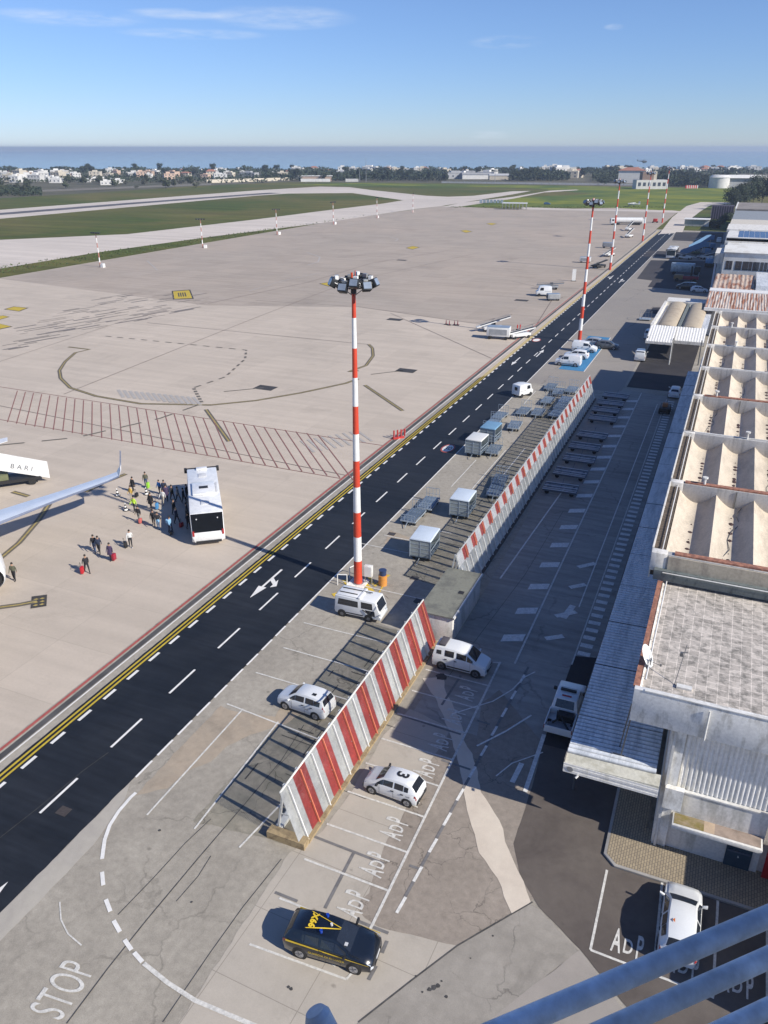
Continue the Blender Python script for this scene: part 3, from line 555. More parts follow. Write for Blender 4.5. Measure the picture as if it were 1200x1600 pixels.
W_oldroof = wet('old brown roof', (.28, .25, .22), (.18, .15, .13), sc=(.2, .5, 1), amt=(.42, .62))
def corr_y(x0, x1, y0, y1, zf, pitch, dep, prof=(0, 1, 1, 0)):
    """sheet corrugated along Y (ribs run across X); zf(x)->z"""
    m = MB(); n = int((y1 - y0) / pitch * 4)
    for k in range(n):
        ya = y0 + k * pitch / 4; yb = y0 + (k + 1) * pitch / 4; za = prof[k % 4] * dep; zb = prof[(k + 1) % 4] * dep
        m.quad((x0, ya, zf(x0) + za), (x1, ya, zf(x1) + za), (x1, yb, zf(x1) + zb), (x0, yb, zf(x0) + zb))
    return m
def corr_wall(x0, x1, y, z0, z1, pitch, dep, slope=0):
    m = MB(); n = int((x1 - x0) / pitch * 4); prof = (0, 1, 1, 0)
    for k in range(n):
        a = x0 + k * pitch / 4; b = x0 + (k + 1) * pitch / 4; ya = -prof[k % 4] * dep; yb = -prof[(k + 1) % 4] * dep
        m.quad((a, y + ya, z0), (b, y + yb, z0), (b, y + yb + slope, z1), (a, y + ya + slope, z1))
    return m
def corr_roof_x(x0, x1, y0, y1, z0, z1, pitch, dep):
    """ribs run along Y, repeat along X; z goes z0->z1 with y"""
    m = MB(); n = int((x1 - x0) / pitch * 4); prof = (0, 1, 1, 0)
    for k in range(n):
        a = x0 + k * pitch / 4; b = x0 + (k + 1) * pitch / 4; za = prof[k % 4] * dep; zb = prof[(k + 1) % 4] * dep
        m.quad((a, y0, z0 + za), (b, y0, z0 + zb), (b, y1, z1 + zb), (a, y1, z1 + za))
    return m
ZR = 9.9
t = thing('office_building', 'flat paver-roofed office block with stained white fascia and ribbed end wall', 'building', (0, 0, 0))
MB().box(.8, 5.9, 33.75, 44.9, .2, 4.05).box(.5, 30, 44.9, 46, .2, 8.9).build('lower_wall', W_white, t)
MB().box(.8, 30, 33.95, 44.9, 4.05, 8.0).box(5.9, 30, 33.9, 44.9, .2, 4.05).build('core_wall', W_white, t)
corr_wall(1.55, 16, 33.93, 4.12, 7.88, .22, .05).build('ribbed_cladding', W_whtin, t)
MB().box(1.25, 16, 33.7, 33.94, 4.02, 4.10).box(1.4, 16, 33.72, 33.94, 7.9, 7.98).build('cladding_trim', W_ext, t)
MB().box(.84, 1.5, 33.62, 33.95, .25, 8.0).build('corner_pillar', W_dirty, t)
MB().box(.95, 1.07, 33.5, 33.6, .25, 8.4).cyl((1.2, 33.4, 8.0), (1.2, 33.4, 9.4), .06).cyl((2.25, 33.1, 8.0), (2.25, 33.1, 9.7), .05).build('drainpipe', W_ext, t)
MB().box(1.0, 1.9, 33.3, 33.6, 3.1, 4.4).build('broken_plaster', W_dirty, t)
MB().box(-1.2, 16, 33.2, 33.5, 8.0, ZR).box(-1.2, -.9, 33.5, 44.6, 8.0, ZR - .12).box(-.9, 16, 33.5, 44.9, 8.0, 8.25).build('fascia', W_dirty, t, bevel=.02)
MB().box(-.9, 16, 33.5, 44.9, 9.5, 9.68).build('paved_roof', W_paver, t)
MB().box(-.72, 16, 33.16, 33.30, ZR + .002, ZR + .05).build('parapet_coping', W_ext, t)
MB().box(-1.28, -.98, 33.5, 44.6, ZR - .1, ZR - .02).build('tile_coping', W_tile, t)
MB().cyl((-.78, 34, 10.0), (-.78, 44.4, 10.0), .04).cyl((-.78, 34.5, 9.6), (-.78, 34.5, 10), .03).cyl((-.78, 38, 9.6), (-.78, 38, 10), .03).cyl((-.78, 41, 9.6), (-.78, 41, 10), .03).build('roof_pipe', W_ext, t)
MB().box(1.6, 5.8, 32.85, 33.75, 2.35, 2.6).build('door_canopy', W_ext, t, bevel=.02)
MB().box(1.68, 3.1, 32.98, 33.72, 2.6, 2.615).build('moss_patch', W_moss, t)
MB().box(3.1, 3.6, 32.98, 33.72, 2.6, 2.616).build('sand_patch', mat('sandy felt', (.46, .35, .25), .9), t)
MB().box(3.6, 5.72, 32.98, 33.72, 2.6, 2.615).build('felt_patch', mat('brown felt', (.30, .235, .19), .9, var=.3), t)
d = MB().box(4.35, 5.55, 33.68, 33.78, .24, 2.3).build('door', mat('blue grey door', (.035, .065, .095), .45), t)
MB().box(4.42, 5.48, 33.62, 33.68, 1.25, 1.36).build('door_rail', mat('door rail', (.09, .11, .15), .5), d)
MB().cyl((4.95, 33.60, 1.0), (4.95, 33.68, 1.0), .035).build('handle', W_ext, d)
MB().box(-3.9, -3.8, 50, 51, 0, .1)
t = thing('canopy', 'long blue-grey corrugated loading canopy with pale sloping front edge along the office wall', 'canopy')
zf = lambda x: 4.92 + (x + 3.95) * .035
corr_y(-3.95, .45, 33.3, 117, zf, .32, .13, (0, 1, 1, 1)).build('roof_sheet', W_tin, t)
MB().hexa([(-4.0, 33.34, 4.9), (.7, 33.34, 5.06), (.7, 33.3, 4.6), (-4.0, 33.3, 4.6)], [(-4.0, 32.72, 4.72), (.7, 32.72, 4.84), (.7, 32.7, 4.6), (-4.0, 32.7, 4.6)]).build('front_flashing', wet('yellowed flashing', (.56, .54, .46), (.44, .42, .34)), t)
rs = random.Random(2)
for k in range(16):
    y = 36.4 + 5.2 * k; MB().hexa([(-3.95, y, 5.0), (.45, y, 5.15), (.45, y + .03, 5.15), (-3.95, y + .03, 5.0)], [(-3.95, y, 5.06), (.45, y, 5.21), (.45, y + .03, 5.21), (-3.95, y + .03, 5.06)]).build('sheet_lap', mat('lap seam', (.10, .105, .11), .7), t)
v = MB()
for k in range(4): v.box(-4.0, .7, 32.68 + (k % 2) * .015, 32.75, 4.16 + k * .14, 4.30 + k * .14)
v.build('front_valance', W_whtin, t); MB().box(-4.0, -3.95, 32.75, 117, 4.55, 4.93).build('side_valance', wet('side flashing', (.22, .2, .18), (.14, .12, .1)), t)
for k in range(14): MB().cyl((-3.7, 36 + 6 * k, .1), (-3.7, 36 + 6 * k, 4.7), .07).build('post', mat('grey steel', (.16, .16, .16), .5, .4), t)
for k in range(14): MB().box(-3.9, .45, 35.95 + 6 * k, 36.05 + 6 * k, 4.55, 4.86).build('rafter', MATS['grey steel'], t)
MB().cyl((-3.65, 32.66, 4.42), (-3.65, 32.68, 4.42), .16, n=20).build('round_badge', mat('badge grey', (.25, .25, .25), .6), t)
MB().cyl((-3.3, 32.5, 4.1), (-3.2, 32.62, 4.2), .06).build('bulkhead_lamp', W_ext, t)
MB().bar((-1.25, 34.5, 8.0), (-1.5, 34.6, 5.1), .07).bar((-1.15, 33.6, 8.0), (-1.35, 33.9, 5.1), .07).bar((-1.35, 33.9, 7), (-1.45, 34.5, 6.2), .05).box(-1.75, -1.2, 33.75, 34.05, 5.03, 5.12).build('hanger_brace', MATS['grey steel'], t)
MB().cyl((-.75, 34.9, 9.6), (-.75, 34.9, 10.0), .05).box(-.9, -.6, 34.8, 35.0, 9.68, 9.75)
# satellite dish, aerial on the paved roof
t = thing('satellite_dish', 'white satellite dish on the corner of the paved roof', 'dish', (-.72, 35.6, 9.62), R(15)); t.scale = (.8, .8, .8)
m = MB(); N_ = 20
for rr_ in range(5):
    for k in range(N_):
        P = lambda r, a: (-.22 * (r * r - 1) * -.0 + .35 * r * r * .5, .55 * r * math.cos(a), .78 * r * math.sin(a) + .85)
        a0, a1 = 2 * math.pi * k / N_, 2 * math.pi * (k + 1) / N_; m.quad(P(rr_ / 5, a0), P((rr_ + 1) / 5, a0), P((rr_ + 1) / 5, a1), P(rr_ / 5, a1))
dm = m.build('reflector', mat('dish white', (.78, .78, .76), .4), t, smooth=True); dm.rotation_euler = (0, R(-28), R(-30))
MB().cyl((0, 0, 0), (0, 0, .8), .04).cyl((0, 0, .5), (.5, -.5, .6), .02).box(.45, .55, -.55, -.45, .55, .68).build('arm', MATS['grey steel'], t)
t = thing('roof_aerial', 'thin rod aerial standing on the paved roof near the dish', 'aerial', (.55, 34.6, 9.68))
MB().cyl((0, 0, 0), (.25, 1.1, 1.7), .018).cyl((.1, .9, 1.3), (.35, 1.0, 1.35), .03).box(0, .15, .7, .85, 1.2, 1.4).build('mast', MATS['grey steel'], t)
MB().box(.1, .8, -.3, .0, 0, .12).build('base', W_ext, t)
# vaulted terminal roof
t = thing('vaulted_hall', 'low hall roofed with rows of cream sagging vault troughs between grey concrete beams', 'building')
MB().box(.5, 30, 46, 131, .3, 9.3).build('wall', W_white, t)
PER, X0 = 2.47, -1.15
def trough(u):  # u in 0..1 -> z drop : ridge - trough - ridge
    return -.82 * math.sin(math.pi * u) ** .95
for b in range(7):
    y0, y1 = 45.6 + 12 * b, 57.0 + 12 * b
    for c in range(8):
        m = MB(); n = 14; xa = X0 + c * PER
        for k in range(n):
            u, v_ = k / n, (k + 1) / n
            m.quad((xa + u * PER, y0, 10.95 + trough(u)), (xa + v_ * PER, y0, 10.95 + trough(v_)), (xa + v_ * PER, y1, 10.95 + trough(v_)), (xa + u * PER, y1, 10.95 + trough(u)))
        m.build('roof_vault', W_cream, t, smooth=True)
for b in range(8):
    y = 45.0 + 12 * b; x1 = 20
    bm_ = MB().box(-1.0, x1, y, y + .55, 9.5, 11.45).build('beam', W_grey, t, bevel=.02)
    MB().box(-1.9, -1.0, y - .05, y + .6, 10.3, 11.5).build('beam_end', W_white, t, bevel=.03)
    if b in (0, 1, 3): MB().box(-.9 if b else -.6, x1, y + .1, y + .5, 11.46, 11.56).build('coping', W_tile, t)
    else: MB().box(-1.8, x1, y + .35, y + .5, 11.46, 11.5).build('coping', W_ext, t)
for b in range(7):
    y0, y1 = 45.7 + 12 * b, 57.0 + 12 * b
    MB().box(-1.85, -1.2, y0, y1, 9.6, 11.15).build('gutter', wet('gutter litter', (.16, .12, .09), (.05, .04, .03), sc=(3, 14, 1), amt=(.4, .55)), t)
    MB().box(-1.93, -1.85, y0, y1, 9.4, 11.5).build('side_parapet', W_white, t)
    MB().cyl((-1.35, y0, 11.3), (-1.35, y1, 11.3), .035).build('guard_rail', W_ext, t)
MB().box(-2.15, -1.95, 69.3, 104, 9.9, 10.1).build('side_flashing', W_ext, t)
MB().box(-1.6, 20, 44.6, 45.0, 9.9, 10.55).build('end_gutter', W_teal, t, bevel=.02)
MB().box(-.9, 20, 44.9, 45.0, 10.55, 11.4).build('end_parapet', wet('beige parapet', (.42, .37, .29), (.30, .26, .21)), t)
MB().cyl((-1.1, 44.5, 10.5), (20, 44.5, 10.5), .035).build('end_pipe', W_ext, t)
MB().box(-1.1, .5, 45, 131, 9.0, 9.6).build('eaves_slab', W_dirty, t)
cb = MB(); rs = random.Random(8)
for b, c in ((0, 1), (1, 2), (2, 0), (3, 1), (4, 0), (5, 2)):
    y0 = 45.7 + 12 * b; x = X0 + (c + .3) * PER; p = None
    for k in range(9):
        q = (x + rs.uniform(-.25, .25) + .12 * k, y0 + 11.2 * k / 8, 10.95 + trough(min(.95, .3 + .12 * k / PER)) + .05)
        if p: cb.bar(p, q, .03)
        p = q
cb.build('roof_cable', mat('roof cable', (.10, .10, .10), .7), t)
for b, xx in ((1, .4), (2, 3.1), (3, .2), (5, 1.4), (6, .6)):
    y = 45.0 + 12 * b; MB().cyl((xx, y + .25, 11.45), (xx, y + .25, 12.0), .09).cyl((xx, y + .25, 12.0), (xx, y + .25, 12.1), .2).build('roof_vent', W_ext, t); MB().cyl((xx + 2.2, y - .05, 9.8), (xx + 2.2, y - .05, 11.4), .04).build('drain_pipe', MATS['grey steel'], t)
# leaf litter in the troughs
m = MB(); rr = random.Random(5)
for b in range(7):
    for c in range(5):
        xc = X0 + (c + .47) * PER; y = 45.9 + 12 * b + rr.uniform(.5, 2)
        yend = 45.6 + 12 * b + 11 - rr.uniform(.5, 4)
        while y < yend:
            r = rr.choice([.04, .06, .16, .2, .22]); sd = rr.uniform(.8, 1.5)
            z = 10.95 + trough(.47) + .02
            m.hexa([(xc + r * rr.uniform(.7, 1.2) * math.cos(a), y + r * sd * rr.uniform(.7, 1.2) * math.sin(a), z - .03) for a in [k * .785 for k in range(8)]], [(xc + r * .5 * math.cos(a), y + r * sd * .5 * math.sin(a), z + .04) for a in [k * .785 for k in range(8)]])
            y += rr.uniform(.25, 1.3)
o = m.build('leaf_litter', mat('wet dead leaves', (.055, .03, .03), .9, var=.4, scale=8)); tag(o, 'dark clumps of wet leaves lying in the roof troughs', 'leaf litter', kind='stuff')
# shed with two barrel roofs
t = thing('barrel_roof_shed', 'open shed with two sand-coloured barrel roofs and pale ribbed front flashing', 'shed')
W_sand = wet('sand roof membrane', (.42, .35, .255), (.36, .29, .21), sc=(.4, .4, 1))
for xa, xb in ((-11.4, -8.1), (-7.35, -4.1)):
    m = MB(); n = 16
    P = lambda k: (xa + (xb - xa) * (1 - math.cos(math.pi * k / n)) / 2, 4.55 + .85 * math.sin(math.pi * k / n))
    for k in range(n):
        a, b = P(k), P(k + 1); m.quad((a[0], 147.4, a[1]), (b[0], 147.4, b[1]), (b[0], 172.5, b[1]), (a[0], 172.5, a[1]))
    m.quad(*[(P(k)[0], 147.4, P(k)[1]) for k in range(n + 1)]); m.quad(*[(P(k)[0], 172.5, P(k)[1]) for k in range(n, -1, -1)])
    m.build('barrel_roof', W_sand, t, smooth=True)
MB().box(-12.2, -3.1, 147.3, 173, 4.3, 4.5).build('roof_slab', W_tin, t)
MB().box(-12.4, -11.9, 147, 173.3, 4.2, 5.3).build('side_parapet', W_white, t); MB().box(-8.0, -7.5, 147.3, 173, 4.5, 5.0).build('valley', W_teal, t)
MB().box(-12.4, -3.1, 172.9, 173.4, 4.2, 5.3).build('rear_parapet', W_white, t)
for xa, xb, yb in ((-12.3, -7.9, 141.0), (-7.9, -3.1, 143.2)):
    m = MB(); n = int((xb - xa) / .11); pr = (0, 1, 1, 0)
    for k in range(n):
        a = xa + (xb - xa) * k / n; b = xa + (xb - xa) * (k + 1) / n; m.quad((a, yb, 3.7 + pr[k % 4] * .04), (b, yb, 3.7 + pr[(k + 1) % 4] * .04), (b, 147.3, 5.25 + pr[(k + 1) % 4] * .04), (a, 147.3, 5.25 + pr[k % 4] * .04))
    m.build('front_flashing', W_whtin, t)
MB().box(-7.9, -3.1, 143.1, 143.2, 3.2, 3.72).box(-12.3, -7.9, 140.9, 141.0, 3.3, 3.7).build('valance', W_white, t)
for x in (-12.1, -7.9, -3.4):
    for y in (142, 157, 172): MB().cyl((x, y, .1), (x, y, 4.3), .1).build('post', MATS['grey steel'], t)
MB().cyl((-7.95, 140.6, .1), (-7.95, 140.6, 4.3), .08).build('downpipe', W_ext, t)
MB().box(-12, -3.3, 173.4, 173.6, .1, 4.2).build('rear_wall', W_white, t)
t = thing('flat_canopy', 'small white flat canopy roof behind the barrel-roofed shed', 'canopy')
MB().box(-13.0, -4.4, 181, 191, 3.0, 3.2).build('roof', W_ext, t)
for x in (-12.8, -8.5, -4.6):
    for y in (181.5, 190.5): MB().cyl((x, y, .1), (x, y, 3), .08, n=6).build('post', MATS['grey steel'], t)
t = thing('rusty_shed', 'long shed whose two low corrugated roofs are streaked with orange rust', 'shed')
MB().box(-4.2, 30, 168, 208, .2, 5.6).build('wall', W_white, t)
corr_roof_x(-4.6, 24, 165.8, 183, 5.6, 6.2, .5, .07).build('lower_roof', W_rust2, t)
corr_roof_x(-4.3, 4.2, 186.8, 208.5, 6.0, 6.5, .9, .09).build('upper_roof', W_rust, t)
MB().box(-4.6, 24, 183.0, 186.8, 6.0, 6.4).build('ridge_strip', W_whtin, t)
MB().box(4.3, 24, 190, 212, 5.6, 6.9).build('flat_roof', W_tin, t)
MB().box(-4.6, 24, 165.5, 165.9, 5.2, 5.75).build('eaves', W_whtin, t)
t = thing('white_hangar', 'big white hangar with a row of narrow dark windows and stepped roof bands', 'hangar')
zt = 10.8
hy = lambda py, z=zt: G(1150, py, z)[1]
Y0 = 214.0
MB().box(-3.4, 30, Y0, Y0 + 45, .2, zt).build('front_wall', W_ext, t)
for px in (1136, 1141.5, 1151, 1156, 1162.5, 1167, 1172.5, 1178.5, 1183.5, 1190, 1196, 1202, 1208, 1216, 1222):
    x = G(px, 414, 6.8)[0] * Y0 / G(px, 414, 6.8)[1]
    x = G(px, 414, 7.9)[0] * (Y0 / G(px, 414, 7.9)[1]) ** .0; f = MB().box(x - .34, x + .34, Y0 - .06, Y0 + .02, 6.9, 8.9).build('window', W_glass, t)
MB().box(4.2, 6.2, Y0 - .08, Y0, 3.0, 4.9).build('lower_window', W_glass, t)
ya, yb = hy(392), hy(370.5)
m = MB().hexa([(-3.6, Y0 - .3, zt), (30, Y0 - .3, zt), (30, ya, zt), (-3.6, ya, zt)], [(-3.6, Y0 - .3, zt + .1), (30, Y0 - .3, zt + .1), (30, ya, zt + 1.3), (-3.6, ya, zt + 1.3)]); m.build('near_roof_slope', W_ext, t)
zt2 = zt + 1.3; ya = Y0 + 28
Yc = G(1150, 371, zt2)[1]
MB().box(-4.0, 30, Y0 + 40, Yc, zt2 - .9, zt2).build('main_roof', W_ext, t)
MB().box(-4.2, 30, Y0 + 40.2, Yc - .2, .2, zt2 - .9).build('side_wall', W_white, t)
Yd = G(1150, 359.5, zt2)[1]; MB().box(-3.9, 30, Yc, Yd, zt2 - .9, zt2 - .2).build('array_roof', W_ext, t)
for k in range(22): MB().box(-1.2 + 1.35 * k, -1.2 + 1.35 * k + 1.28, Yc + 1.2, Yd - 2.0, zt2 - .1, zt2 + .02).build('solar_panel', mat('solar blue', (.025, .06, .16), .25), t)
Ye = G(1150, 351, zt2)[1]; MB().box(-4.6, 30, Yd, Ye, .2, zt2 + .2).build('rear_bay', W_white, t)
Yf = G(1150, 341.5, zt2)[1]; MB().box(-4.4, 30, Ye, Yf, .2, zt2 - .2).build('cream_bay', wet('cream sheet', (.58, .53, .45), (.5, .45, .38)), t)
MB().box(-5.6, -3.6, Y0 + 5, Y0 + 17, 7.6, 10.0).build('side_portal', W_white, t); MB().box(-5.4, -4.1, Y0 + 40, Yd - 12, .2, 8.6).build('side_bay', W_white, t)
MB().box(-5.4, -5.0, Y0 + 5.5, Y0 + 7, .2, 7.6).build('side_pillar', mat('shade blue panel', (.45, .5, .6), .6), t)  # pillar blue is the shade on its side, put into the colour
t = thing('grey_roof_store', 'low store with blue-grey sheet roof behind the white hangar', 'building')
Yg = G(1150, 329, 9)[1]; MB().box(-4.9, 60, Yf + .5, Yg, .2, 9).build('roof_block', wet('slate sheet', (.25, .27, .29), (.2, .21, .22)), t)
t = thing('brown_roof_store', 'old store with weathered brown roof, last in the row before the dark trees', 'building')
Yh = G(1150, 316, 9.3)[1]; MB().box(-4.6, 60, Yg + 6, Yh, .2, 9.3).build('roof_block', W_oldroof, t); MB().box(-5.2, -4.6, Yg + 6, Yh, .2, 9.5).build('gable_edge', W_ext, t)
# small buildings by the end of the road
c = G(1089, 354); t = thing('gatehouse', 'small flat-roofed grey gatehouse with striped front on the grass corner', 'building', (c[0], c[1], 0))
MB().box(-5.8, 3.2, 0, 7, .1, 3).build('wall', wet('grey panels', (.36, .37, .36), (.26, .27, .26)), t); MB().box(-6.2, 5.2, -.6, 7.6, 3, 3.25).build('roof', W_whtin, t); MB().box(3.2, 5, .2, 6, .1, 3).build('annexe', W_white, t)
for k in range(5): MB().box(-5.6 + 1.7 * k, -4.1 + 1.7 * k, -.05, 0, 1.1, 2.6).build('window', mat('pale blind', (.30, .34, .30), .5), t)
c = G(1124, 343); t = thing('slatted_store', 'dark brown slatted store half hidden by bushes beside the hangar row', 'building', (c[0], c[1], 0))
MB().box(-4.5, 6, 0, 12, .1, 6.5).build('wall', mat('dark slat', (.05, .04, .055), .8, var=.4), t)
for k in range(9): MB().box(-4.5 + 1.15 * k, -4.2 + 1.15 * k, -.12, -.0, .1, 6.5).build('slat', mat('lilac slat', (.17, .14, .2), .7), t)
# red and green hoarding and the unseen wing beyond the frame edge
t = thing('painted_hoarding', 'red and green painted wall panel at the office door corner', 'wall panel', (6.15, 33.55, 0))
MB().box(0, .62, 0, .12, .24, 4.6).build('red_panel', mat('hoarding red', (.42, .015, .02), .45), t); MB().box(.62, 1.9, -.02, .12, .24, 2.9).build('green_panel', mat('hoarding green', (.01, .10, .06), .45), t)
t = thing('side_wing', 'white single-storey wing at the right edge behind the parked white car', 'building', (6.95, 25.3, 0))
MB().box(0, 14, 0, 8, .1, 3.3).build('wall', W_white, t)
# ================================================================== CONTROL TOWER AND ITS RAILING
t = thing('control_tower', 'unseen concrete control tower block just behind the viewpoint', 'tower', (0, 0, 0))
MB().box(-3, 12, -10, -.7, .1, 40).build('shaft', W_grey, t)  # unseen shaft, widened and raised to keep the railing in shade
K = 1.5
M_rail = mat('blue grey galvanised pipe', (.52, .60, .68), .6, .05, var=.22, scale=22, var2=.22, scale2=5)
def rp(p, z, k=K): q = G(*p, H - z); return Vector((q[0] * k, q[1] * k, H - z * k))
t = thing('balcony_railing', 'blue-grey round pipe railing close to the viewpoint at the bottom right', 'railing', (0, 0, 0))
a, b = rp((755, 1622), 1.0), rp((1200, 1432), 1.0); dr = (b - a)
for dz, nm in ((0, 'top_rail'), (.152, 'middle_rail'), (.36, 'low_rail')):
    o_ = Vector((0, 0, -dz)); MB().cyl(a - dr * .8 + o_, b + dr * 1.2 + o_, .0222, n=20).build(nm, M_rail, t, smooth=True)
MB().cyl(b + dr * 1.2 + Vector((0, 0, .03)), b + dr * 1.2 + Vector((0, 0, -1.2)), .028, n=16).build('post', M_rail, t, smooth=True)
t = thing('railing_stub', 'capped blue pipe end poking up at the bottom edge of the view', 'pipe', (0, 0, 0))
p0 = rp((496, 1588), 1.0); p1 = rp((560, 1720), 1.1)
m = MB().cyl(p0, p1, .026, .030, n=18); dd_ = (p0 - p1).normalized(); m.cyl(p0, p0 + dd_ * .012, .026, .019, n=18); m.build('pipe', M_rail, t, smooth=True)
# ================================================================== BLAST FENCES
M_fred = mat('fence red', (.56, .10, .08), .6, var=.15, scale=6, var2=.16, scale2=.8, rnd=.10); M_fgrey = mat('fence grey', (.74, .73, .67), .6, var=.12, scale=5, var2=.16, scale2=.7, rnd=.07)
M_fwh = mat('fence white', (.80, .79, .76), .55); M_for = mat('fence orange post', (.72, .22, .12), .55); M_fgr2 = mat('fence galvanised grey', (.55, .56, .54), .5, .1, var=.14, scale=4, var2=.18, scale2=.5, rnd=.09)
FB, FT, FZ = (-15.95, .16), (-17.02, 3.55), None
def fpt(u): return FB[0] + (FT[0] - FB[0]) * u, FB[1] + (FT[1] - FB[1]) * u
def louvre(y0, y1, u0, u1, n):
    m = MB(); d = .0255
    for k in range(n):
        u = u0 + (u1 - u0) * (k + .5) / n; x, z = fpt(u)
        m.hexa([(x - d, y0, z), (x + d, y0, z + .0145), (x + d, y1, z + .0145), (x - d, y1, z)], [(x - d, y0, z + .003), (x + d, y0, z + .0175), (x + d, y1, z + .0175), (x - d, y1, z + .003)])
    return m
W_timber = wet('weathered timber', (.36, .27, .15), (.22, .16, .09), sc=(2, 2, 2))
t = thing('blast_fence', 'shorter leaning blast fence painted in broad dark red and grey stripes', 'blast fence', (0, 0, 0))
y = 26.05; PW = 1.295
for k in range(16):
    red = k % 2; a, b = y + PW * k, y + PW * (k + 1) - .012
    louvre(a, b, 0, 1, 60).build('stripe_panel', M_fred if red else M_fgrey, t)
    ym = (a + b) / 2; (x0, z0), (x1, z1) = fpt(.0), fpt(1.0)
    MB().bar((x0 + .1, ym, z0), (x1 + .1, ym, z1), .10, .05).build('front_batten', M_for if red else M_fwh, t)
    MB().bar((x1 - .12, ym, z1), (-17.7, ym, .15), .10, .16).bar((x1 - .1, ym, z1), (x0 - .12, ym, z0), .12, .10).bar((-17.5, ym, 1.4), (x0 - .4, ym, 1.5), .06).build('rear_strut', M_fgr2, t)
MB().box(-18.0, -15.75, 26.0, 26.55, .10, .55).build('footing', W_timber, t); MB().box(-16.1, -15.72, 26.55, 46.8, .10, .24).build('base_beam', W_timber, t)
MB().box(-17.9, -17.5, 26.55, 46.8, .1, .3).build('rear_beam', M_fgr2, t)
(x1, z1) = fpt(1.0); MB().bar((x1, 26.05, z1 + .03), (x1, 46.77, z1 + .03), .07).build('top_rail', M_fgrey, t)
t = thing('blast_fence', 'long galvanised blast fence topped by short red and white bands beside the baggage carts', 'blast fence', (0, 0, 0))
y = 54.4; PW = 1.21
for k in range(50):
    a, b = y + PW * k, y + PW * (k + 1) - .012; off = (0 if k else 0)
    louvre(a, b, 0, .70, 42).build('grey_panel', M_fgr2, t); louvre(a, b, .70, 1, 18).build('top_band', M_fred if k % 2 else M_fwh, t)
    ym = (a + b) / 2; (x0, z0), (x1, z1) = fpt(0.), fpt(.70 if k % 2 else 1.0)
    MB().bar((x0 + .1, a, z0), (fpt(.70)[0] + .1, a, fpt(.70)[1]), .09, .05).build('front_batten', M_fwh, t)
    if k % 2: (xx, zz) = fpt(1.); MB().bar((fpt(.70)[0] + .1, ym, fpt(.70)[1]), (xx + .1, ym, zz), .1, .05).build('band_batten', M_for, t)
    (x1, z1) = fpt(1.0); MB().bar((x1 - .12, a, z1), (-17.7, a, .15), .10, .16).bar((x1 - .1, a, z1), (x0 - .12, a, z0), .12, .10).bar((-17.5, a, 1.4), (x0 - .4, a, 1.5), .06).build('rear_strut', M_fgr2, t)
MB().box(-16.1, -15.78, 54.4, 115, .10, .28).build('base_beam', mat('oily beam', (.10, .08, .065), .8, var=.3), t); MB().box(-17.9, -17.5, 54.4, 115, .1, .3).build('rear_beam', M_fgr2, t)
(x1, z1) = fpt(1.0); MB().bar((x1, 54.4, z1 + .03), (x1, 114.9, z1 + .03), .07).build('top_rail', M_fgr2, t)
# white box store between the fences
t = thing('box_store', 'white box store with flat grey-green roof between the two blast fences', 'hut', (0, 0, 0))
MB().box(-17.55, -14.85, 47.15, 54.2, .1, 2.25).build('wall', W_white, t, bevel=.02); MB().box(-17.65, -14.75, 47.05, 54.3, 2.25, 2.34).build('roof', wet('felted roof', (.20, .20, .165), (.14, .14, .12), sc=(.6, .6, 1)), t)
MB().box(-14.83, -14.70, 47.05, 54.3, 2.2, 2.38).build('roof_edge', W_ext, t); MB().box(-15.6, -15.2, 50.6, 51.0, 2.34, 2.38).build('roof_hatch', W_dark, t)
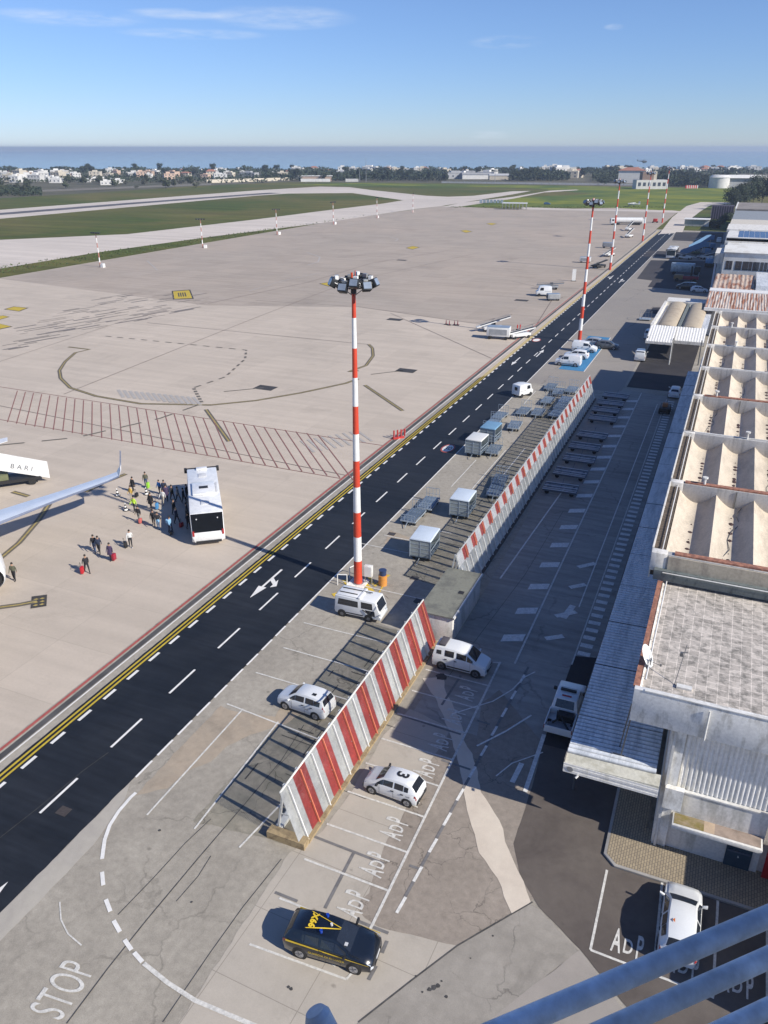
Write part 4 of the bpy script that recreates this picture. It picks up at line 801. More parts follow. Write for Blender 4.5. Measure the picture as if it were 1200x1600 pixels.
# ================================================================== MASTS
M_mred = mat('mast red', (.60, .065, .03), .45, var=.08, scale=1.5); M_mwh = mat('mast white', (.78, .77, .74), .45, var=.06)
M_fl = mat('floodlight casing', (.035, .037, .04), .4, .3); M_fg = mat('floodlight glass', (.22, .26, .32), .1, spec=.8); M_galv = mat('galvanised steel', (.42, .42, .41), .4, .6, var=.15)
def big_mast(label, x, y, box=True):
    t = thing('floodlight_mast', label, 'floodlight mast', (x, y, .1), 0, 'red and white floodlight masts along the service road')
    nb, hh = 11, 24.4
    for k in range(nb):
        z0, z1 = hh * k / nb, hh * (k + 1) / nb; r = lambda z: .36 - .22 * z / hh
        m = MB(); n = 16; ring_ = lambda z: [(r(z) * math.cos(2 * math.pi * j / n), r(z) * math.sin(2 * math.pi * j / n), z) for j in range(n)]
        m.hexa(ring_(z0), ring_(z1)); m.build('mast_section', M_mred if k % 2 == 0 else M_mwh, t, smooth=True)
    MB().cyl((0, 0, 0), (0, 0, .12), .5, n=12).build('base_flange', M_galv, t)
    h = MB().cyl((0, 0, 23.9), (0, 0, 25.0), .22, n=10)
    n = 20
    for j in range(n):
        a0, a1 = 2 * math.pi * j / n, 2 * math.pi * (j + 1) / n; h.bar((.95 * math.cos(a0), .95 * math.sin(a0), 24.4), (.95 * math.cos(a1), .95 * math.sin(a1), 24.4), .06, .10); h.bar((.95 * math.cos(a0), .95 * math.sin(a0), 24.9), (.95 * math.cos(a1), .95 * math.sin(a1), 24.9), .04)
    for j in range(4): a = j * math.pi / 2 + .4; h.bar((0, 0, 24.4), (1.1 * math.cos(a), 1.1 * math.sin(a), 24.4), .06); h.bar((0, 0, 23.7), (.95 * math.cos(a), .95 * math.sin(a), 24.4), .05)
    h.build('lamp_ring', M_fl, t)
    for j, a in enumerate([R(d) for d in (8, 62, 100, 128, 160, 196, 222, 262, 300, 338)]):
        rj = random.Random(j); rd = rj.uniform(1.15, 1.5); c = Vector((rd * math.cos(a), rd * math.sin(a), 24.5 + rj.uniform(-.15, .25))); o = thing('floodlight', None, None, c, a + rj.uniform(-.6, .6)); o.parent = t
        for kk in ('label', 'category'): pass
        g = MB().hexa([(-.22, -.34, .25), (.16, -.36, .42), (.16, .36, .42), (-.22, .34, .25)], [(.02, -.30, -.35), (.42, -.34, -.12), (.42, .34, -.12), (.02, .30, -.35)]).build('casing', M_fl, o, bevel=.04)
        MB().hexa([(.19, -.28, .36), (.40, -.28, -.05), (.40, .28, -.05), (.19, .28, .36)], [(.21, -.28, .37), (.42, -.28, -.04), (.42, .28, -.04), (.21, .28, .37)]).build('lens', M_fg, o)
        MB().bar((-.35, -.3, -.1), (.05, -.36, .1), .05).bar((-.35, .3, -.1), (.05, .36, .1), .05).box(-.30, -.05, -.16, .16, .26, .52).build('bracket', M_galv if j % 2 else M_mwh, o)
    MB().cyl((.1, .1, 25), (.1, .1, 25.5), .03).cyl((-.15, .05, 25), (-.15, .05, 25.35), .08).build('obstruction_light', mat('obstruction lamp', (.5, .08, .03), .3), t)
    return t
m0 = big_mast('nearest red and white banded mast crowned by black floodlights, beside the white tow van', -25.0, 52.5)
def mast_copy(x, y, label): return dup(m0, (x, y, .1), 0, label)
mast_copy(-25.2, 151.9, 'second floodlight mast, by the parked white vans with the blue bay')
mast_copy(-35.1, 253.0, 'third floodlight mast, among small carts at the left edge of the road')
mast_copy(-36.1, 341.0, 'fourth floodlight mast, just before the dark road asphalt ends')
mast_copy(-37.5, 431.0, 'farthest floodlight mast, where the old concrete road meets the grass')
M_mred2 = mat('hazed mast red', (.45, .20, .15), .6)  # red paled for distance, haze mixed into the colour
def small_mast(x, y, label, rot=0):
    t = thing('apron_mast', label, 'floodlight mast', (x, y, .1), rot, 'short masts along the far apron edge'); hh = 10.0
    for k in range(7):
        z0, z1 = hh * k / 7, hh * (k + 1) / 7; MB().cyl((0, 0, z0), (0, 0, z1), .20 - .012 * k, .188 - .012 * k, n=8).build('mast_section', M_mred2 if k % 2 == 0 else M_mwh, t)
    MB().bar((-1.5, 0, 9.9), (1.5, 0, 9.9), .1).build('crossarm', M_galv, t)
    for q in (-1.4, -.5, .5, 1.4): MB().box(q - .25, q + .25, -.4, .1, 9.8, 10.2).build('floodlight', M_fl, t)
    MB().box(.5, 1.5, -.5, .5, 0, 1.1).build('cabinet', M_mwh, t)
    return t
for i, (px, py, lb) in enumerate(((157, 418, 'leftmost short red and white mast at the apron edge'), (317, 388, 'second short mast from the left at the apron edge'), (433, 367, 'third short mast from the left at the apron edge'), (521, 351, 'fourth short mast from the left at the apron edge'), (589, 341, 'fifth short mast from the left at the apron edge'), (645, 332, 'farthest short mast where the taxiways merge'))):
    small_mast(*G(px, py), lb, .4 * i)
# things around the first mast
t = thing('electrical_cabinet', 'light grey electrical cabinet on legs at the foot of the nearest mast', 'cabinet', (-24.15, 52.75, .1), R(5))
MB().box(-.35, .35, -.2, .2, .75, 1.75).build('box', W_ext, t, bevel=.02); MB().box(-.32, -.26, -.05, .05, 0, .75).build('leg', M_galv, t); MB().box(.26, .32, -.05, .05, 0, .75).build('leg', M_galv, t); MB().box(-.30, .30, -.215, -.2, .8, 1.7).build('door', M_mwh, t)
t = thing('oil_drum', 'orange drum with dark blue lid cap beside the nearest mast', 'drum', (-23.0, 53.1, .1))
MB().cyl((0, 0, 0), (0, 0, .95), .36, n=18).build('lower_drum', mat('drum orange', (.62, .27, .06), .5), t, smooth=True); MB().cyl((0, 0, .95), (0, 0, 1.35), .3, n=18).cyl((0, 0, 1.35), (0, 0, 1.42), .33, n=18).build('cap', mat('drum blue', (.03, .05, .12), .5), t, smooth=True)
MB().cyl((0, 0, .3), (0, 0, .34), .38, n=18).cyl((0, 0, .62), (0, 0, .66), .38, n=18).build('hoop', MATS['drum orange'], t, smooth=True)
for k, (x, y, lb) in enumerate(((-26.1, 51.7, 'white tubular guard hoop left of the nearest mast base'), (-25.9, 53.4, 'white tubular guard hoop behind the nearest mast base'))):
    t = thing('guard_hoop', lb, 'guard hoop', (x, y, .1), R(20 + 50 * k)); MB().cyl((-.4, 0, 0), (-.4, 0, 1), .04).cyl((.4, 0, 0), (.4, 0, 1), .04).cyl((-.4, 0, 1), (.4, 0, 1), .04).build('hoop', M_mwh, t)
t = thing('concrete_plinth', 'square stained concrete plinth carrying the nearest mast', 'plinth', (-25, 52.5, .1)); MB().box(-.75, .75, -.75, .75, 0, .09).build('block', W_dirty, t)
# ================================================================== VEHICLES
C_white = mat('white car paint', (.72, .73, .73), .32, var=.03, coat=.6); C_navy = mat('dark grey blue car paint', (.006, .009, .015), .25, var=.05, coat=.9)
C_glass = mat('car glass', (.018, .022, .03), .08, var=.1, spec=.8); C_tyre = mat('tyre rubber', (.018, .018, .018), .8); C_rim = mat('alloy rim', (.42, .42, .43), .35, .6); C_rimd = mat('dark wheel cover', (.14, .14, .15), .5, .3)
C_black = mat('black plastic', (.02, .02, .022), .55); C_red = mat('tail lamp red', (.35, .015, .015), .25, coat=.5); C_lamp = mat('headlamp clear', (.55, .58, .62), .12, spec=.8); C_plate = mat('number plate', (.6, .6, .6), .5); C_yel = mat('yellow decal', (.72, .50, .03), .5); C_bl = mat('blue beacon', (.01, .05, .35), .15, coat=.5); C_txt = mat('decal dark text', (.10, .11, .13), .5); C_orn = mat('orange sticker', (.6, .16, .04), .5)
def lerp3(a, b, t): return tuple(a[i] + (b[i] - a[i]) * t for i in range(3))
def car(label, cat, L, Wd, st, wb, loc, rot, paintm, sidewins, name='parked_car', wr=.30, rim=C_rim, glass_front=(3, 4), glass_rear=(7, 8), black_bumper=False, tall_lamps=False, group=None, skirt=False, nolight=False):
    t = thing(name, label, cat, (loc[0], loc[1], .11), rot, group)
    hw = Wd / 2; secs = []
    for (x, zb, zbelt, zr, w, wr_) in st:
        X = x * L; w_ = w * hw; r_ = wr_ * hw; mid = zb + (zbelt - zb) * .55
        secs.append([(X, 0, zb), (X, w_ * .90, zb), (X, w_ * .985, zb + .10), (X, w_, mid), (X, w_ * .97, zbelt - .04), (X, w_ * .945, zbelt), (X, r_, max(zbelt + .01, zr - .07)), (X, r_ * .93, zr - .015), (X, r_ * .55, zr + .02), (X, 0, zr + .03)])
    m = MB(); ns = len(secs)
    full = [s + [(p[0], -p[1], p[2]) for p in s[-2:0:-1]] for s in secs]; k = len(full[0])
    for i in range(ns - 1):
        for j in range(k):
            j2 = (j + 1) % k; m.quad(full[i][j], full[i][j2], full[i + 1][j2], full[i + 1][j])
    m.quad(*full[0][::-1]); m.quad(*full[-1])
    m.build('body', paintm, t, smooth=True)
    def patch(i0, j0, j1, u0, u1, v0, v1, side=1, off=.012, i1=None):
        i1 = i0 + 1 if i1 is None else i1
        a, b, c, d = secs[i0][j0], secs[i1][j0], secs[i1][j1], secs[i0][j1]
        f = lambda u, v: lerp3(lerp3(a, b, u), lerp3(d, c, u), v)
        q = [Vector(f(u, v)) for u, v in ((u0, v0), (u1, v0), (u1, v1), (u0, v1))]
        n = (q[1] - q[0]).cross(q[3] - q[0]);
        if n.length < 1e-9: n = (q[2] - q[1]).cross(q[3] - q[1])
        n.normalize(); cen = sum(q, Vector()) / 4
        if n.dot(Vector((cen.x * .0, cen.y, cen.z - .6))) < 0: n = -n
        return [tuple(Vector((p.x, p.y, p.z)) + n * off) if side > 0 else (p.x + n.x * off, -(p.y + n.y * off), p.z + n.z * off) for p in q]
    def topglass(i0, i1, u0, u1, mt, nm):
        g = MB(); rows = []
        for u in (u0, (u0 + u1) / 2, u1):
            row = []
            for j, v in ((7, .15), (8, 0), (9, 0)):
                if j == 7: a = lerp3(secs[i0][7], secs[i0][8], v); b = lerp3(secs[i1][7], secs[i1][8], v)
                else: a = secs[i0][j]; b = secs[i1][j]
                row.append(lerp3(a, b, u))
            rows.append(row + [(p[0], -p[1], p[2]) for p in row[-2::-1]])
        dz = Vector(rows[2][2]) - Vector(rows[0][2]); nrm = Vector((-dz.z, 0, dz.x)); nrm = nrm if nrm.z > 0 else -nrm; nrm.normalize()
        if abs(nrm.z) < .2 and nrm.x * (secs[i0][0][0]) < 0: nrm = -nrm
        rows = [[(p[0] + nrm.x * .012, p[1], p[2] + nrm.z * .012) for p in r] for r in rows]
        for a, b in zip(rows, rows[1:]):
            for q in range(4): g.quad(a[q], a[q + 1], b[q + 1], b[q])
        return g.build(nm, mt, t, smooth=True)
    topglass(glass_front[0], glass_front[1], .06, .95, C_glass, 'windscreen')
    if glass_rear: topglass(glass_rear[0], glass_rear[1], .08, .9, C_glass, 'rear_window')
    for s in (1, -1):
        for (i0, u0, u1, v0, v1) in sidewins: MB().quad(*patch(i0, 5, 6, u0, u1, v0, v1, s, .014)).build('side_window', C_glass, t)
        # wheels
        for xw in (wb / 2, -wb / 2):
            xx = xw + st[0][0] * 0; MB().cyl((xx, s * (hw - .25), wr + .0), (xx, s * (hw + .004), wr), wr + .055, n=22).build('wheel_arch', C_black, t)
            w_ = MB().cyl((xx, s * (hw - .18), wr), (xx, s * (hw + .02), wr), wr, n=22).build('tyre', C_tyre, t, bevel=.012)
            r = MB().cyl((xx, s * (hw - .05), wr), (xx, s * (hw + .026), wr), wr * .68, n=18)
            r.build('rim', rim, t)
            sp_ = MB()
            for q in range(5): a = q * 1.2566; sp_.bar((xx, s * (hw + .03), wr), (xx + .6 * wr * math.cos(a + .6), s * (hw + .03), wr + .6 * wr * math.sin(a + .6)), .045, .012)
            sp_.build('wheel_spokes', C_rimd if rim == C_rim else C_black, t)
        # mirror, handle
        a = secs[3][5]; MB().hexa([(a[0] - .28, s * (hw * .96), a[2]), (a[0] - .18, s * (hw * .96), a[2]), (a[0] - .15, s * (hw + .2), a[2] + .04), (a[0] - .27, s * (hw + .2), a[2] + .04)], [(a[0] - .28, s * (hw * .96), a[2] + .1), (a[0] - .18, s * (hw * .96), a[2] + .1), (a[0] - .16, s * (hw + .2), a[2] + .18), (a[0] - .27, s * (hw + .2), a[2] + .18)]).build('mirror', C_black if paintm != C_white or black_bumper else paintm, t, bevel=.01)
        for hx in (-.06, -.24): MB().box(hx * L - .09, hx * L + .09, s * hw - .02, s * hw + .025, st[5][2] - .17, st[5][2] - .13).build('door_handle', C_black, t)
        if not nolight:
            MB().quad(*patch(0, 3, 5, .15, 1.0, .15, .98, s, .012)).quad(*patch(1, 4, 6, .0, .55, .3, .9, s, .014)).build('headlight', C_lamp, t)
            if tall_lamps: MB().quad(*patch(ns - 3, 5, 6, .55, 1.0, -.05, .7, s, .016)).quad(*patch(ns - 2, 4, 6, .1, .9, .1, .9, s, .016)).build('tail_light', C_red, t)
            else: MB().quad(*patch(ns - 2, 3, 5, .05, 1.0, .3, .98, s, .014)).quad(*patch(ns - 3, 3, 5, .72, 1.0, .55, .95, s, .014)).build('tail_light', C_red, t)
        if skirt: MB().box(-wb / 2 + wr + .1, wb / 2 - wr - .1, s * hw - .02, s * hw + .02, .36, .44).build('side_moulding', C_black, t)
    # seams and bumper
    zb = st[0][1]; xf = st[0][0] * L; xr = st[-1][0] * L
    MB().box(xf - .01, xf + .03, -hw * .5, hw * .5, zb + .05, zb + .17).build('grille', C_black, t); MB().box(xf + .0, xf + .025, -.24, .24, zb + .2, zb + .3).build('number_plate', C_plate, t); MB().box(xr - .03, xr, -.26, .26, zb + .22, zb + .33).build('number_plate', C_plate, t)
    if black_bumper:
        MB().box(xf - .06, xf + .05, -hw * .82, hw * .82, zb - .02, zb + .2).build('front_bumper', C_black, t, bevel=.03); MB().box(xr - .05, xr + .06, -hw * .86, hw * .86, zb - .02, zb + .22).build('rear_bumper', C_black, t, bevel=.03)
    sm = MB()
    for s in (1, -1):
        for xx in (secs[3][0][0] - .10 * L, secs[5][0][0] - .0, ): sm.box(xx - .006, xx + .006, s * hw - .002, s * hw + .004, .30, st[5][2] - .03)
    sm.build('door_gap', C_black, t)
    t['_sec'] = 0; del t['_sec']
    return t, secs
HATCH = [(.5, .28, .50, .58, .70, .55), (.478, .20, .62, .70, .92, .80), (.40, .17, .76, .84, .98, .84), (.255, .17, .90, .98, 1, .84), (.08, .17, .97, 1.42, 1, .66), (-.08, .17, .99, 1.48, 1, .69), (-.25, .17, 1.01, 1.47, 1, .68), (-.405, .18, 1.03, 1.37, .98, .62), (-.478, .22, .98, 1.05, .93, .72), (-.5, .30, .84, .90, .84, .68)]
PANDA = [(.5, .30, .56, .64, .72, .60), (.48, .22, .70, .80, .92, .80), (.40, .18, .82, .94, .98, .84), (.27, .18, .92, 1.04, 1, .86), (.10, .18, .97, 1.46, 1, .74), (-.10, .18, .99, 1.54, 1, .76), (-.28, .18, 1.0, 1.54, 1, .76), (-.43, .18, 1.02, 1.48, .99, .72), (-.485, .22, 1.00, 1.06, .97, .86), (-.5, .28, .78, .86, .92, .84)]
SEI = [(.5, .28, .50, .60, .76, .62), (.48, .20, .62, .74, .94, .82), (.40, .18, .76, .88, .98, .84), (.28, .18, .86, .96, 1, .86), (.12, .18, .90, 1.33, 1, .72), (-.08, .18, .92, 1.42, 1, .75), (-.26, .18, .93, 1.42, 1, .75), (-.38, .18, .94, 1.36, .99, .73), (-.485, .22, .92, .98, .96, .84), (-.5, .28, .74, .82, .92, .84)]
MPV = [(.5, .32, .62, .72, .74, .60), (.48, .22, .74, .88, .93, .80), (.41, .19, .88, 1.00, .98, .84), (.31, .19, 1.02, 1.14, 1, .86), (.14, .19, 1.06, 1.66, 1, .78), (-.08, .19, 1.08, 1.74, 1, .80), (-.28, .19, 1.08, 1.74, 1, .80), (-.455, .19, 1.08, 1.68, .99, .78), (-.492, .22, 1.04, 1.12, .98, .9), (-.5, .30, .80, .92, .94, .88)]
fwin = [(3, .25, .98, .08, .86), (4, .02, .92, .10, .86), (5, .08, .98, .10, .86), (6, .02, .82, .14, .82)]
# the police hatchback
a1, a2 = G(467, 1490, .42), G(553, 1515, .42)
def place(p_rear, p_front, side, wb, Wd, xoff=0):
    """centre and heading from ground points of the wheels on one side; side=+1 if those wheels are on the car's left"""
    r, f = Vector(p_rear), Vector(p_front); d = (f - r).normalized(); n = Vector((-d.y, d.x)) * side
    c = (r + f) / 2 - n * (Wd / 2); return (c.x, c.y), math.atan2(d.y, d.x)
c, an = place(a1, a2, -1, 2.6, 1.79); c = (c[0], c[1])
t, sec = car('dark navy hatchback with yellow roof arrow and side stripe in the nearest bay', 'car', 4.3, 1.79, HATCH, 2.58, c, an, C_navy, fwin, rim=C_rim, wr=.31)
for s in (1, -1):
    MB().quad((2.0, s * .86, .70), (1.0, s * .905, .80), (1.0, s * .905, .85), (2.0, s * .87, .74)).quad((1.0, s * .905, .80), (-1.95, s * .875, .90), (-1.95, s * .875, 1.02), (1.0, s * .905, .85)).build('yellow_stripe', C_yel, t)
    text_mesh('GUARDIA DI FINANZA', .17, 'side_lettering', C_yel, t, M=Matrix.Translation((0, s * .912, .60)) @ Matrix.Rotation(R(180) if s > 0 else 0, 4, 'Z') @ Matrix.Rotation(R(90), 4, 'X'))
ZT = 1.535
m = MB()
for sg in (1, -1): m.quad((.42, sg * .01, ZT - .035), (.42, sg * .05, ZT - .035), (-1.10, sg * .45, ZT - .006), (-1.16, sg * .44, ZT - .008), (-1.08, sg * .41, ZT - .004), (-.3, sg * .195, ZT + .0))
m.build('roof_arrow', C_yel, t)
text_mesh('99X', .40, 'roof_number', C_yel, t, M=Matrix.Translation((-.88, 0, ZT + .012)) @ Matrix.Rotation(R(90), 4, 'Z') @ Matrix.Rotation(R(0), 4, 'Y'), bold=.022, spacing=1.08)
MB().cyl((-.38, -.42, ZT - .06), (-.38, -.42, ZT + .09), .075, n=14).build('beacon', C_bl, t, smooth=True); MB().cyl((-.38, .42, ZT - .06), (-.38, .42, ZT + .09), .075, n=14).build('beacon', C_bl, t, smooth=True)
MB().cyl((-.05, .05, ZT - .06), (-.05, .05, ZT + .05), .06, n=12).build('antenna_base', C_plate, t); MB().box(.75, .9, -.55, -.38, 1.22, 1.24).build('dash_paper', C_plate, t)
# panda, seicento, qubo, parked white cars
c, an = place(G(492, 1119.5, .4), G(445, 1103, .4), 1, 2.3, 1.6)
t, sec = car('white compact hatchback with tall red tail lamps between road and striped fence', 'car', 3.65, 1.62, PANDA, 2.3, c, an, C_white, fwin, rim=C_rim, wr=.29, tall_lamps=True)
MB().cyl((-.95, .25, 1.55), (-.95, .25, 1.62), .05).box(-1.0, -.7, .1, .4, 1.56, 1.565).build('roof_aerial', C_black, t)
for s in (1, -1): text_mesh('AdP', .15, 'door_lettering', C_txt, t, M=Matrix.Translation((-.55, s * .822, .62)) @ Matrix.Rotation(R(180) if s > 0 else 0, 4, 'Z') @ Matrix.Rotation(R(90), 4, 'X'))
c, an = place(G(634.5, 1255, .38), G(580.5, 1235, .38), 1, 2.2, 1.5)
t, sec = car('small white three-door car with a black number 3 painted on its roof', 'car', 3.34, 1.51, SEI, 2.2, c, an, C_white, [(3, .25, .98, .08, .86), (4, .02, .92, .10, .86), (5, .08, .98, .10, .86), (6, .10, .70, .12, .8)], rim=C_rim, wr=.27, black_bumper=True)
text_mesh('3', .95, 'roof_number', C_black, t, M=Matrix.Translation((-.50, 0, 1.462)) @ Matrix.Rotation(R(-90 + 180), 4, 'Z'), bold=.03)
for s in (1, -1): text_mesh('AdP', .16, 'door_lettering', C_txt, t, M=Matrix.Translation((-1.15, s * .752, .72)) @ Matrix.Rotation(R(180) if s > 0 else 0, 4, 'Z') @ Matrix.Rotation(R(90), 4, 'X'))
c, an = place(G(689, 1040, .42), G(743, 1053.7, .42), -1, 2.5, 1.68)
mpvw = [(3, .35, .97, .10, .84), (4, .05, .85, .12, .86), (5, .08, .92, .12, .86), (6, .28, .80, .22, .74)]
t, sec = car('white high-roofed van car with dark roof rack box, parked against the white box store', 'car', 3.96, 1.68, MPV, 2.5, c, an, C_white, mpvw, rim=C_rimd, wr=.31, skirt=True, name='parked_van_car')
MB().box(-1.62, -1.1, -.5, .5, 1.76, 1.90).build('roof_box', mat('dark roof box', (.09, .08, .085), .6), t, bevel=.03); MB().box(1.88, 1.99, -.6, .6, .50, .66).build('grille_mask', C_black, t)
for s in (1, -1): text_mesh('AdP', .16, 'door_lettering', C_txt, t, M=Matrix.Translation((-.9, s * .852, .82)) @ Matrix.Rotation(R(180) if s > 0 else 0, 4, 'Z') @ Matrix.Rotation(R(90), 4, 'X'))
t, sec = car('white hatchback parked nose-in at the brick footpath, half behind the railing', 'car', 4.2, 1.76, HATCH, 2.58, (2.62, 28.95), R(90), C_white, fwin, wr=.31)
MB().quad((-.9, .42, 1.54), (-1.02, .30, 1.54), (-.78, .32, 1.545)).build('roof_sticker', C_orn, t); MB().box(-.02, -.002, .0, .0, 0, 0)
# pickup in the shade
def pickup(label, loc, rot):
    t = thing('pickup_truck', label, 'pickup', (loc[0], loc[1], .11), rot); hw = .88
    pr = [(2.5, .35), (2.52, .62), (2.40, .92), (1.35, 1.08), (.72, 1.66), (-.55, 1.70), (-.85, 1.08), (-.85, .35)]
    m = MB(); 
    A = [(x, hw * (.97 if z < 1.1 else .80), z) for x, z in pr]; m.hexa(A[::-1], [(x, -y, z) for x, y, z in A[::-1]]); m.build('cab', C_white, t, bevel=.06)
    MB().box(-2.6, -.85, -hw, hw, .45, .62).box(-2.6, -.87, hw - .07, hw, .62, 1.05).box(-2.6, -.87, -hw, -hw + .07, .62, 1.05).box(-.93, -.87, -hw, hw, .62, 1.08).build('cargo_bed', C_white, t, bevel=.015)
    MB().box(-2.68, -2.62, -hw + .05, hw - .05, .60, 1.0).build('tailgate', C_white, t)
    MB().quad((1.27, -.62, 1.14), (1.27, .62, 1.14), (.78, .56, 1.63), (.78, -.56, 1.63)).build('windscreen', C_glass, t); MB().quad((-.83, .60, 1.16), (-.83, -.60, 1.16), (-.60, -.55, 1.63), (-.60, .55, 1.63)).build('rear_window', C_glass, t)
    for s in (1, -1):
        MB().quad((1.15, s * .80, 1.14), (-.1, s * .80, 1.14), (-.1, s * .725, 1.6), (.72, s * .725, 1.6)).build('side_window', C_glass, t)
        for x in (1.6, -1.65): MB().cyl((x, s * .6, .33), (x, s * .9, .33), .34, n=18).build('tyre', C_tyre, t); MB().cyl((x, s * .85, .33), (x, s * .91, .33), .2, n=14).build('rim', C_rim, t)
        MB().box(.95, 1.1, s * .85, s * .85 + s * .2, 1.1, 1.3).build('mirror', C_black, t); MB().box(-2.66, -2.6, s * .80, s * .87, .75, 1.0).build('tail_light', C_red, t); MB().box(2.45, 2.53, s * .5, s * .8, .62, .8).build('headlight', C_lamp, t)
    MB().box(.25, .45, -.5, .5, 1.70, 1.80).build('light_bar', C_black, t); MB().box(-.3, -.2, -.3, .3, 1.70, 1.75).build('roof_light', C_red, t)
    MB().box(-1.5, -1.0, -.7, .3, .62, 1.1).bar((-1.9, .5, .7), (-1.2, -.3, 1.15), .08).bar((-2.5, -.75, .7), (-1.5, .1, 1.05), .09).bar((-1.5, .3, .7), (-1.5, .3, 1.4), .05).build('tow_gear', C_black, t)
    MB().box(-2.5, -1.55, -.75, .75, .625, .64).build('bed_liner', mat('bed liner', (.25, .26, .29), .6), t)
    return t
pickup('white pickup with open bed full of black tow gear, in the shade beside the canopy', (-5.45, 42.3), R(90))
# white minibus-like tow van by the mast
def tow_van(label, loc, rot):
    t = thing('service_van', label, 'van', (loc[0], loc[1], .11), rot); hw = .82
    pr = [(1.85, .3), (1.90, .95), (1.55, 1.80), (-1.80, 1.86), (-1.86, .95), (-1.90, .55), (-1.8, .3)]
    MB().hexa([(x, hw, z) for x, z in pr][::-1], [(x, -hw, z) for x, z in pr][::-1]).build('body', C_white, t, bevel=.06)
    MB().box(-1.7, .35, -.72, .72, 1.86, 1.92).box(.1, .3, -.8, .8, 1.84, 1.97).build('roof_pod', C_white, t, bevel=.02)
    MB().box(-1.6, .9, .28, .36, 1.93, 1.97).box(-1.6, -.1, -.36, -.28, 1.93, 1.97).build('roof_rack', C_black, t)
    MB().quad((1.90, -.66, 1.02), (1.90, .66, 1.02), (1.60, .62, 1.72), (1.60, -.62, 1.72)).build('windscreen', C_glass, t)
    MB().quad((-1.87, .6, 1.05), (-1.87, -.6, 1.05), (-1.84, -.6, 1.65), (-1.84, .6, 1.65)).build('rear_window', C_glass, t)
    for s in (1, -1):
        y = s * (hw + .004); MB().quad((-1.6, y, 1.08), (.12, y, 1.08), (.12, y, 1.62), (-1.5, y, 1.62)).build('side_window', C_glass, t); MB().quad((.38, y, 1.1), (1.35, y, 1.1), (1.30, y, 1.66), (.38, y, 1.66)).build('door_window', C_glass, t)
        MB().quad((1.0, y, .55), (1.55, y, .55), (1.5, y, 1.02), (.7, y, 1.02)).build('lower_window', C_glass, t)
        MB().box(-.9, .55, s * hw - .02, s * hw + .03, .42, .50).build('side_moulding', C_black, t); MB().bar((.5, s * .85, 1.0), (1.05, s * .9, .75), .05).build('grab_bar', C_black, t)
        for x in (1.0, -1.25): MB().cyl((x, s * .5, .3), (x, s * .826, .3), .36, n=18).build('wheel_arch', C_black, t); MB().cyl((x, s * .6, .27), (x, s * .845, .27), .28, n=18).build('tyre', C_tyre, t); MB().cyl((x, s * .8, .27), (x, s * .85, .27), .15, n=12).build('rim', C_rimd, t)
        MB().box(1.82, 1.93, s * .45, s * .7, .6, .78).build('headlight', C_lamp, t); MB().bar((1.75, s * .84, 1.6), (1.95, s * .98, 1.3), .03).build('mirror', C_black, t)
    MB().box(1.78, 1.97, -.8, .8, .28, .55).build('front_bumper', C_white, t, bevel=.03)
    return t
tow_van('boxy white service van with wide side windows, beside the nearest mast', (-22.75, 48.15), R(2))
# panel vans by the blue bay
VAN = [(.5, .32, .62, .72, .80, .66), (.48, .22, .78, .90, .95, .82), (.40, .20, .90, 1.02, .98, .86), (.31, .20, 1.02, 1.14, 1, .86), (.17, .20, 1.08, 1.72, 1, .80), (-.08, .20, 1.1, 1.82, 1, .84), (-.28, .20, 1.1, 1.83, 1, .84), (-.46, .20, 1.1, 1.80, 1, .84), (-.49, .24, 1.06, 1.6, .99, .86), (-.5, .30, .80, .95, .96, .9)]
car('white windowless panel van parked first in the row beside the blue painted bay', 'van', 4.3, 1.8, VAN, 2.7, (-23.6, 133.4), R(180), C_white, [(3, .35, .97, .10, .84), (4, .05, .8, .12, .86)], name='panel_van', rim=C_rim, wr=.31, glass_rear=None, skirt=True)
car('white hatchback parked second in the row, between two white vans on the blue bay', 'car', 4.2, 1.74, HATCH, 2.58, (-23.3, 139.0), R(180), C_white, fwin)
car('white high van parked third in the row, nearest the second mast', 'van', 4.4, 1.82, VAN, 2.8, (-22.9, 144.6), R(0), C_white, [(3, .35, .97, .10, .84), (4, .05, .8, .12, .86)], name='panel_van', glass_rear=None)
car('dark grey estate car parked in the shade at the end of the white van row', 'car', 4.2, 1.76, HATCH, 2.58, (-19.5, 148.5), R(0), mat('grey car paint', (.10, .105, .11), .3, coat=.6), fwin)
car('pale silver hatchback standing between the blue bay and the dark estate car', 'car', 4.2, 1.76, HATCH, 2.58, (-22.6, 150.0), R(175), mat('silver car paint', (.42, .43, .44), .3, .3, coat=.6), fwin)
car('white van seen from behind in front of the barrel-roofed shed', 'van', 4.2, 1.8, VAN, 2.7, (-12.9, 142.5), R(92), C_white, mpvw, name='panel_van')
car('white car half hidden by the left corner of the barrel-roofed shed', 'car', 4.1, 1.74, MPV, 2.5, (-13.4, 161.0), R(88), C_white, mpvw)
car('white car parked under the office canopy next to the orange tug', 'car', 4.1, 1.74, HATCH, 2.5, (-5.4, 121.5), R(90), C_white, fwin)
car('white sports-shaped car parked beyond the small white canopy', 'car', 4.3, 1.78, HATCH, 2.6, G(1092, 457), R(5), C_white, fwin)
car('black people carrier at the front of the equipment group on the dark lot', 'van', 5.0, 1.9, MPV, 3.0, G(1072, 452), R(180), mat('black car paint', (.012, .012, .014), .25, coat=.8), mpvw, name='black_van')
car('dark blue car in the far dark lot by the hangar', 'car', 4.3, 1.78, HATCH, 2.6, G(1094, 378), R(180), mat('blue car paint', (.03, .05, .09), .3, coat=.6), fwin)
car('white and blue van in the far dark lot against the hangar wall', 'van', 4.3, 1.8, VAN, 2.7, G(1123, 379), R(90), C_white, mpvw, name='panel_van')
